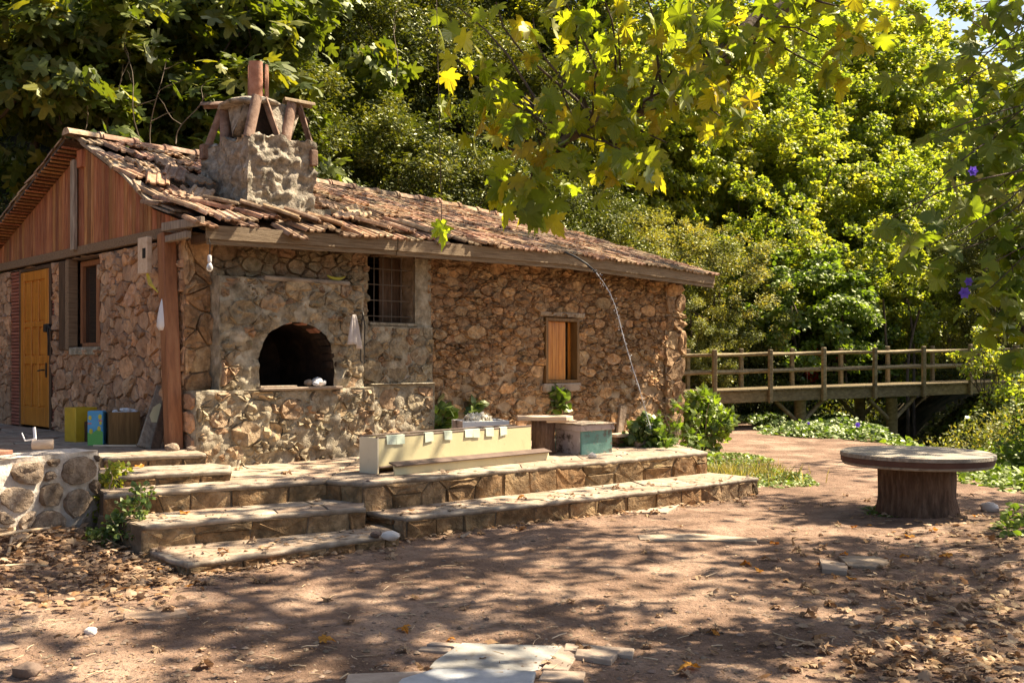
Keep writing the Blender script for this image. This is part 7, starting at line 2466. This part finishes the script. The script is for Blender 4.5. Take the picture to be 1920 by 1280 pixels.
if extra:
    me = cloud_mesh('small_leaves', np.array([e_[0] for e_ in extra]), np.array([e_[1] for e_ in extra]), np.array([e_[2] for e_ in extra]), np.array([e_[3] for e_ in extra]), 'plane', M_plane)
    o = place(me, 'small_leaves', pt, Matrix.Identity(4)); o['kind'] = 'stuff'
mb = MB()
hub = Vector((5.3, 5.0, 6.0))
for i, tgt in enumerate(((2.0, 7.5, 8.5), (6.5, 9.0, 9.5), (4.5, 2.0, 8.5), (0.5, 6.0, 8.0), (9.0, 7.0, 9.0), (3.5, 11.0, 9.5), (-1.5, 8.5, 8.8))):
    pts = limbs(mb, hub, tgt, 0.15, 0.04, 9, 0.08, 700 + i, 9)
    near = sorted(ccs, key=lambda c_: (c_ - Vector(tgt)).length)[:10]
    for j, c_ in enumerate(near):
        limbs(mb, pts[4 + j % 5], c_, 0.025, 0.008, 5, 0.10, 800 + i * 20 + j, 6)
mb.build('limbs', M_planebark, pt, True)['kind'] = 'stuff'

# ---------------------------------------------------------------- leafy vine at the right edge
VB = Vector((4.4, 6.9, 0.1))
vn = thing('climbing_vine', 'leafy vine on a young tree hanging down the right edge with violet flowers', 'vine', tuple(VB))
mb = MB()
stem = limbs(mb, VB, (4.5, 7.0, 5.6), 0.07, 0.03, 9, 0.05, 91, 12)
VC = [(1925, 70, 6.7, 10, .2), (1930, 160, 6.7, 12, .2), (1930, 240, 6.7, 12, .2), (1925, 330, 6.7, 12, .2), (1920, 460, 6.6, 12, .2), (1925, 580, 6.5, 10, .18), (1860, 230, 6.5, 7, .14), (1850, 180, 6.5, 5, .12), (1905, 120, 6.6, 9, .2), (1895, 200, 6.6, 12, .2), (1900, 280, 6.6, 14, .22), (1885, 350, 6.5, 14, .22), (1905, 420, 6.5, 14, .2), (1880, 480, 6.5, 12, .2), (1905, 540, 6.4, 12, .2), (1870, 590, 6.4, 9, .16), (1900, 630, 6.4, 9, .16),
      (1830, 290, 6.4, 5, .12), (1790, 330, 6.2, 2, .06), (1800, 250, 6.2, 2, .08), (1780, 120, 6.0, 4, .08), (1800, 105, 6.0, 2, .06), (1850, 60, 6.2, 6, .14), (1900, 40, 6.3, 10, .18), (1830, 5, 6.2, 4, .1), (1840, 380, 6.3, 4, .12), (1800, 400, 6.1, 4, .1),
      (1740, 430, 6.0, 5, .09), (1690, 440, 5.9, 4, .08), (1650, 425, 5.9, 3, .06), (1745, 490, 6.0, 4, .09), (1790, 470, 6.1, 5, .12), (1830, 520, 6.2, 6, .12), (1835, 560, 6.2, 5, .1), (1700, 480, 5.9, 2, .05), (1860, 440, 6.3, 6, .12), (1915, 680, 6.4, 6, .12), (1770, 170, 6.1, 2, .05), (1735, 265, 6.1, 2, .05)]
M_vine = leafmat('vine leaf', [(0.06, 0.10, 0.018), (0.11, 0.165, 0.024), (0.17, 0.225, 0.028), (0.08, 0.12, 0.022), (0.21, 0.23, 0.028)], transl=0.6, tcol=(1.2, 1.15, 0.25), gloss=0.18, tboost=1.9)
VL = [single_leaf('leaf', 'plane' if i % 2 else 'lobed', M_vine, 40 + i) for i in range(6)]
nv = 0
for ci, (px, py, d, n_, sp) in enumerate(VC):
    q = P(px, py, d)
    sp *= 0.72
    n_ = int(n_ * 1.5) if px > 1840 else n_
    st_ = near_point(stem, q + Vector((0, 0, 1.1 + 0.5 * math.sin(ci * 2.3))))
    limbs(mb, st_, q, 0.009, 0.003, 5, 0.14, 900 + ci, 8)
    for k in range(n_):
        p = q + Vector((rs.gauss(0, sp), rs.gauss(0, sp), rs.gauss(0, sp * 0.9)))
        an = rs.uniform(0, 6.28)
        al = Vector((math.cos(an) * 0.85, math.sin(an) * 0.6, rs.uniform(-1.0, 0.1)))
        nm = Vector((rs.gauss(0, 0.5), rs.gauss(-0.4, 0.5), rs.uniform(0.2, 1.0)))
        place(VL[rs.randrange(6)], 'leaf', vn, leaf_M(p, al, nm, rs.uniform(0.10, 0.18))); nv += 1
mb.build('stem', M_bark, vn, True)
for px, py, d, r_, lb in ((1824, 321, 6.1, 0.035, 'violet flower on the vine, highest of three'), (1808, 549, 6.0, 0.04, 'brightest violet flower low on the vine'), (1816, 528, 6.1, 0.03, 'small violet flower just above the brightest one on the vine')):
    flower(P(px, py, d), r_, lb)

# ---------------------------------------------------------------- fallen leaves, litter, pebbles, twigs
DL = [single_leaf('fallen_leaf', 'plane' if i % 3 else 'lobed', M_dry, 70 + i, 0.5 + 0.5 * (i % 3)) for i in range(9)]
DO = [single_leaf('fallen_leaf', 'plane', M_dryo, 90 + i, 0.7) for i in range(3)]
GF1 = 'dry leaves scattered on the dirt yard'
tops = [ZP, ZS2, ZS1, ZLOW]


def surf(x, y):
    z = gz(x, y)
    for b_, t_ in zip(blocked, tops):
        if in_poly((x, y), b_): z = max(z, t_ + 0.008)
    return z


made = 0
while made < 250:
    u = rs.random()
    if u < 0.50:      # right part of the yard
        px, py = rs.gauss(1680, 200), rs.uniform(930, 1275)
    elif u < 0.70:
        px, py = rs.uniform(250, 1500), rs.uniform(960, 1275)
    elif u < 0.85:    # at the foot of the low step
        k = rs.random(); px, py = 760 + 660 * k + rs.gauss(0, 15), 1003 - 85 * k + abs(rs.gauss(4, 12))
    else:             # heap at the left
        px, py = rs.uniform(-20, 420), rs.gauss(1075, 25)
    if not (-40 < px < 1960): continue
    q = G(px, py, 0)
    z = surf(q.x, q.y)
    if z > 0.45 or (z > gz(q.x, q.y) + 0.05 and rs.random() < 0.85): continue
    an = rs.uniform(0, 6.28)
    org = rs.random() < 0.09
    s = rs.uniform(0.045, 0.10)
    o = place((DO[rs.randrange(3)] if org else DL[rs.randrange(9)]), 'fallen_leaf', None,
              leaf_M(Vector((q.x, q.y, z + 0.012 + s * 0.10)), (math.cos(an), math.sin(an), rs.gauss(0, 0.12)), (rs.gauss(0, 0.25), rs.gauss(0, 0.25), 1), s))
    zone = ('in the leafy heap left of the steps' if q.x < -2.2 and q.y < 9 else 'near the round table stump' if (q - tc0).to_2d().length < 2.0 else 'on the open dirt beside the long low step' if q.y > 8.4 and q.x < 3.4
            else 'on the shaded dirt at the lower right' if q.x > 1.6 else 'on the dirt around the laid marble slabs' if q.y < 6.3 and q.x > -1.3 else 'on the dappled dirt below the lowest step')
    kind_ = 'bright orange dry leaf' if org else 'curled brown dry leaf'
    setp(o, kind_ + ' lying ' + zone, 'leaf', kind_ + ' ' + zone)
    made += 1
for px, py, z_, m_, lb in ((838, 888, ZP, DL[1], 'dry leaf on the platform left of the trough'), (535, 890, ZP, DL[2], 'curled upright dry leaf on the platform before the oven'), (985, 935, ZLOW, DO[0], 'orange leaf on the long low step'), (318, 902, ZP, DO[1], 'orange leaf at the edge of the half step'),
                           (345, 965, ZS2, DO[0], 'yellow leaf on the middle step'), (265, 878, ZHALF, DO[2], 'orange leaf on the half step'), (598, 941, ZS2, DL[3], 'dry leaf in the inner corner of the middle step'), (450, 882, ZP, DL[4], 'pale leaf on the platform by the half step'),
                           (600, 1205, 0, DO[1], 'bright yellow leaf alone on the dirt at the bottom'), (480, 1018, ZS1, DL[5], 'dry leaf on the lowest step')):
    q = G(px, py, z_)
    zz = max(z_ + 0.008, surf(q.x, q.y)) if z_ < 0.4 else z_ + 0.01
    o = place(m_, 'fallen_leaf', None, leaf_M(Vector((q.x, q.y, zz + 0.015)), (rs.gauss(0, 1), rs.gauss(0, 1), 0.1), (0.1, -0.2, 1), 0.085))
    setp(o, lb, 'leaf', 'leaves lying on the steps')


def litter(name, label, n, fn, size, templ, m, lift=0.02):
    pp, al, nm = [], [], []
    while len(pp) < n:
        q = fn()
        if q is None: continue
        x, y = q
        z = surf(x, y)
        if z > 0.45 and y < 16 and x < 3: continue
        if z > gz(x, y) + 0.05 and rs.random() < 0.93: continue
        pp.append((x, y, z + rs.uniform(0.004, lift)))
    pp = np.array(pp)
    al = unit(g7.normal(size=(n, 3)) * np.array([1, 1, 0.18]))
    nm = unit(np.array([0, 0, 1.0]) + g7.normal(size=(n, 3)) * 0.32)
    me = cloud_mesh(name, pp, al, nm, size * g7.uniform(0.5, 1.4, n), templ, m)
    o_ = place(me, name, None, Matrix.Identity(4))
    return setp(o_, label, None, None, 'stuff')


def f_right():
    px, py = 1920 - abs(rs.gauss(0, 190)), rs.uniform(960, 1300)
    q = G(px, py, 0); return q.x, q.y
def f_left():
    px, py = rs.uniform(-60, 330), 1000 + abs(rs.gauss(0, 55))
    q = G(px, py, 0.1); return q.x, q.y
def f_step():
    k = rs.random()
    if rs.random() < 0.6: px, py = 700 + 720 * k, 1003 - 88 * k + abs(rs.gauss(0, 9)) + 2
    else: px, py = 290 + 460 * k, 1078 - 78 * k + abs(rs.gauss(0, 12))
    q = G(px, py, 0); return q.x, q.y
def f_all():
    px, py = rs.uniform(-60, 1980), 880 + 400 * rs.random() ** 0.7
    q = G(px, py, 0); return q.x, q.y


litter('leaf_litter', 'carpet of dry brown leaves along the right border', 1000, f_right, 0.055, 'lobed', M_dry, 0.04)
litter('leaf_litter', 'heap of dry leaves at the foot of the low wall and steps', 1500, f_left, 0.06, 'lobed', M_dry, 0.06)
litter('leaf_litter', 'dry leaf scraps gathered along the step edges', 800, f_step, 0.05, 'lobed', M_dry, 0.03)
litter('leaf_scraps', 'tiny leaf scraps and chaff all over the dirt', 5200, f_all, 0.022, 'oval', M_dry, 0.008)


def pebbles(n, fn, r0, r1, m, name, label):
    mb = MB()
    base = [Vector(q).normalized() for q in ((1, 0, 0), (0.3, 0.95, 0), (-0.8, 0.6, 0), (-0.8, -0.6, 0), (0.3, -0.95, 0), (0, 0, 1), (0, 0, -1))]
    Fq = [(0, 1, 5), (1, 2, 5), (2, 3, 5), (3, 4, 5), (4, 0, 5), (1, 0, 6), (2, 1, 6), (3, 2, 6), (4, 3, 6), (0, 4, 6)]
    for _ in range(n):
        x, y = fn()
        z = surf(x, y)
        if z > 0.5: continue
        r_ = r0 + (r1 - r0) * rs.random() ** 3
        Mx = rotz(rs.uniform(0, 6.28))
        mb.add([Vector((x, y, z + r_ * 0.15)) + Mx @ Vector((v.x * r_ * rs.uniform(0.7, 1.3), v.y * r_ * rs.uniform(0.6, 1), v.z * r_ * 0.55)) for v in base], Fq)
    return mb.build(name, m, None, sharp=50, kind='stuff', label=label)


pebbles(3200, f_all, 0.005, 0.026, M_pebble, 'gravel', 'small stones and grit strewn over the dirt yard')
mb = MB()
for i in range(420):
    x, y = (f_all() if rs.random() < 0.5 else f_left() if rs.random() < 0.5 else f_right())
    z = surf(x, y)
    if z > 0.45: continue
    an, l_ = rs.uniform(0, 6.28), rs.uniform(0.03, 0.14)
    a = Vector((x, y, z + 0.008)); b = a + Vector((math.cos(an) * l_, math.sin(an) * l_, rs.uniform(-0.004, 0.015)))
    mb.tube([a, (a + b) / 2 + Vector((rs.gauss(0, 0.006), rs.gauss(0, 0.006), 0.003)), b], rs.uniform(0.0015, 0.004), 4)
mb.build('twig_litter', M_twig, None, kind='stuff', label='thin dry twigs strewn over the dirt')
GT = 'dry canes at the foot of the low wall'
for i, (a_, b_, r_, lb) in enumerate((((-30, 1045), (92, 1015), 0.016, 'longest dry cane lying before the low wall'), ((-20, 1028), (70, 1010), 0.010, 'thin dry cane above the longest one'), ((15, 1060), (30, 1012), 0.013, 'short dry cane across the longest one'),
                                      ((30, 1050), (60, 1030), 0.012, 'short pale cane right of the crossing one'), ((0, 1075), (90, 1062), 0.009, 'low thin stalk in the dry leaves'))):
    p0, p1 = G(a_[0], a_[1], 0.12), G(b_[0], b_[1], 0.12)
    p0.z = surf(p0.x, p0.y) + 0.05; p1.z = surf(p1.x, p1.y) + 0.06
    mb = MB(); mb.tube([p0, p0.lerp(p1, 0.5) + Vector((0, 0, 0.012)), p1], [r_, r_ * 0.9, r_ * 0.7], 7)
    mb.build('dry_cane', M_twig, None, True, loc=p0, label=lb, cat='cane', group=GT)
print('tris', sum(len(o.data.polygons) for o in sc.objects if o.type == 'MESH'))
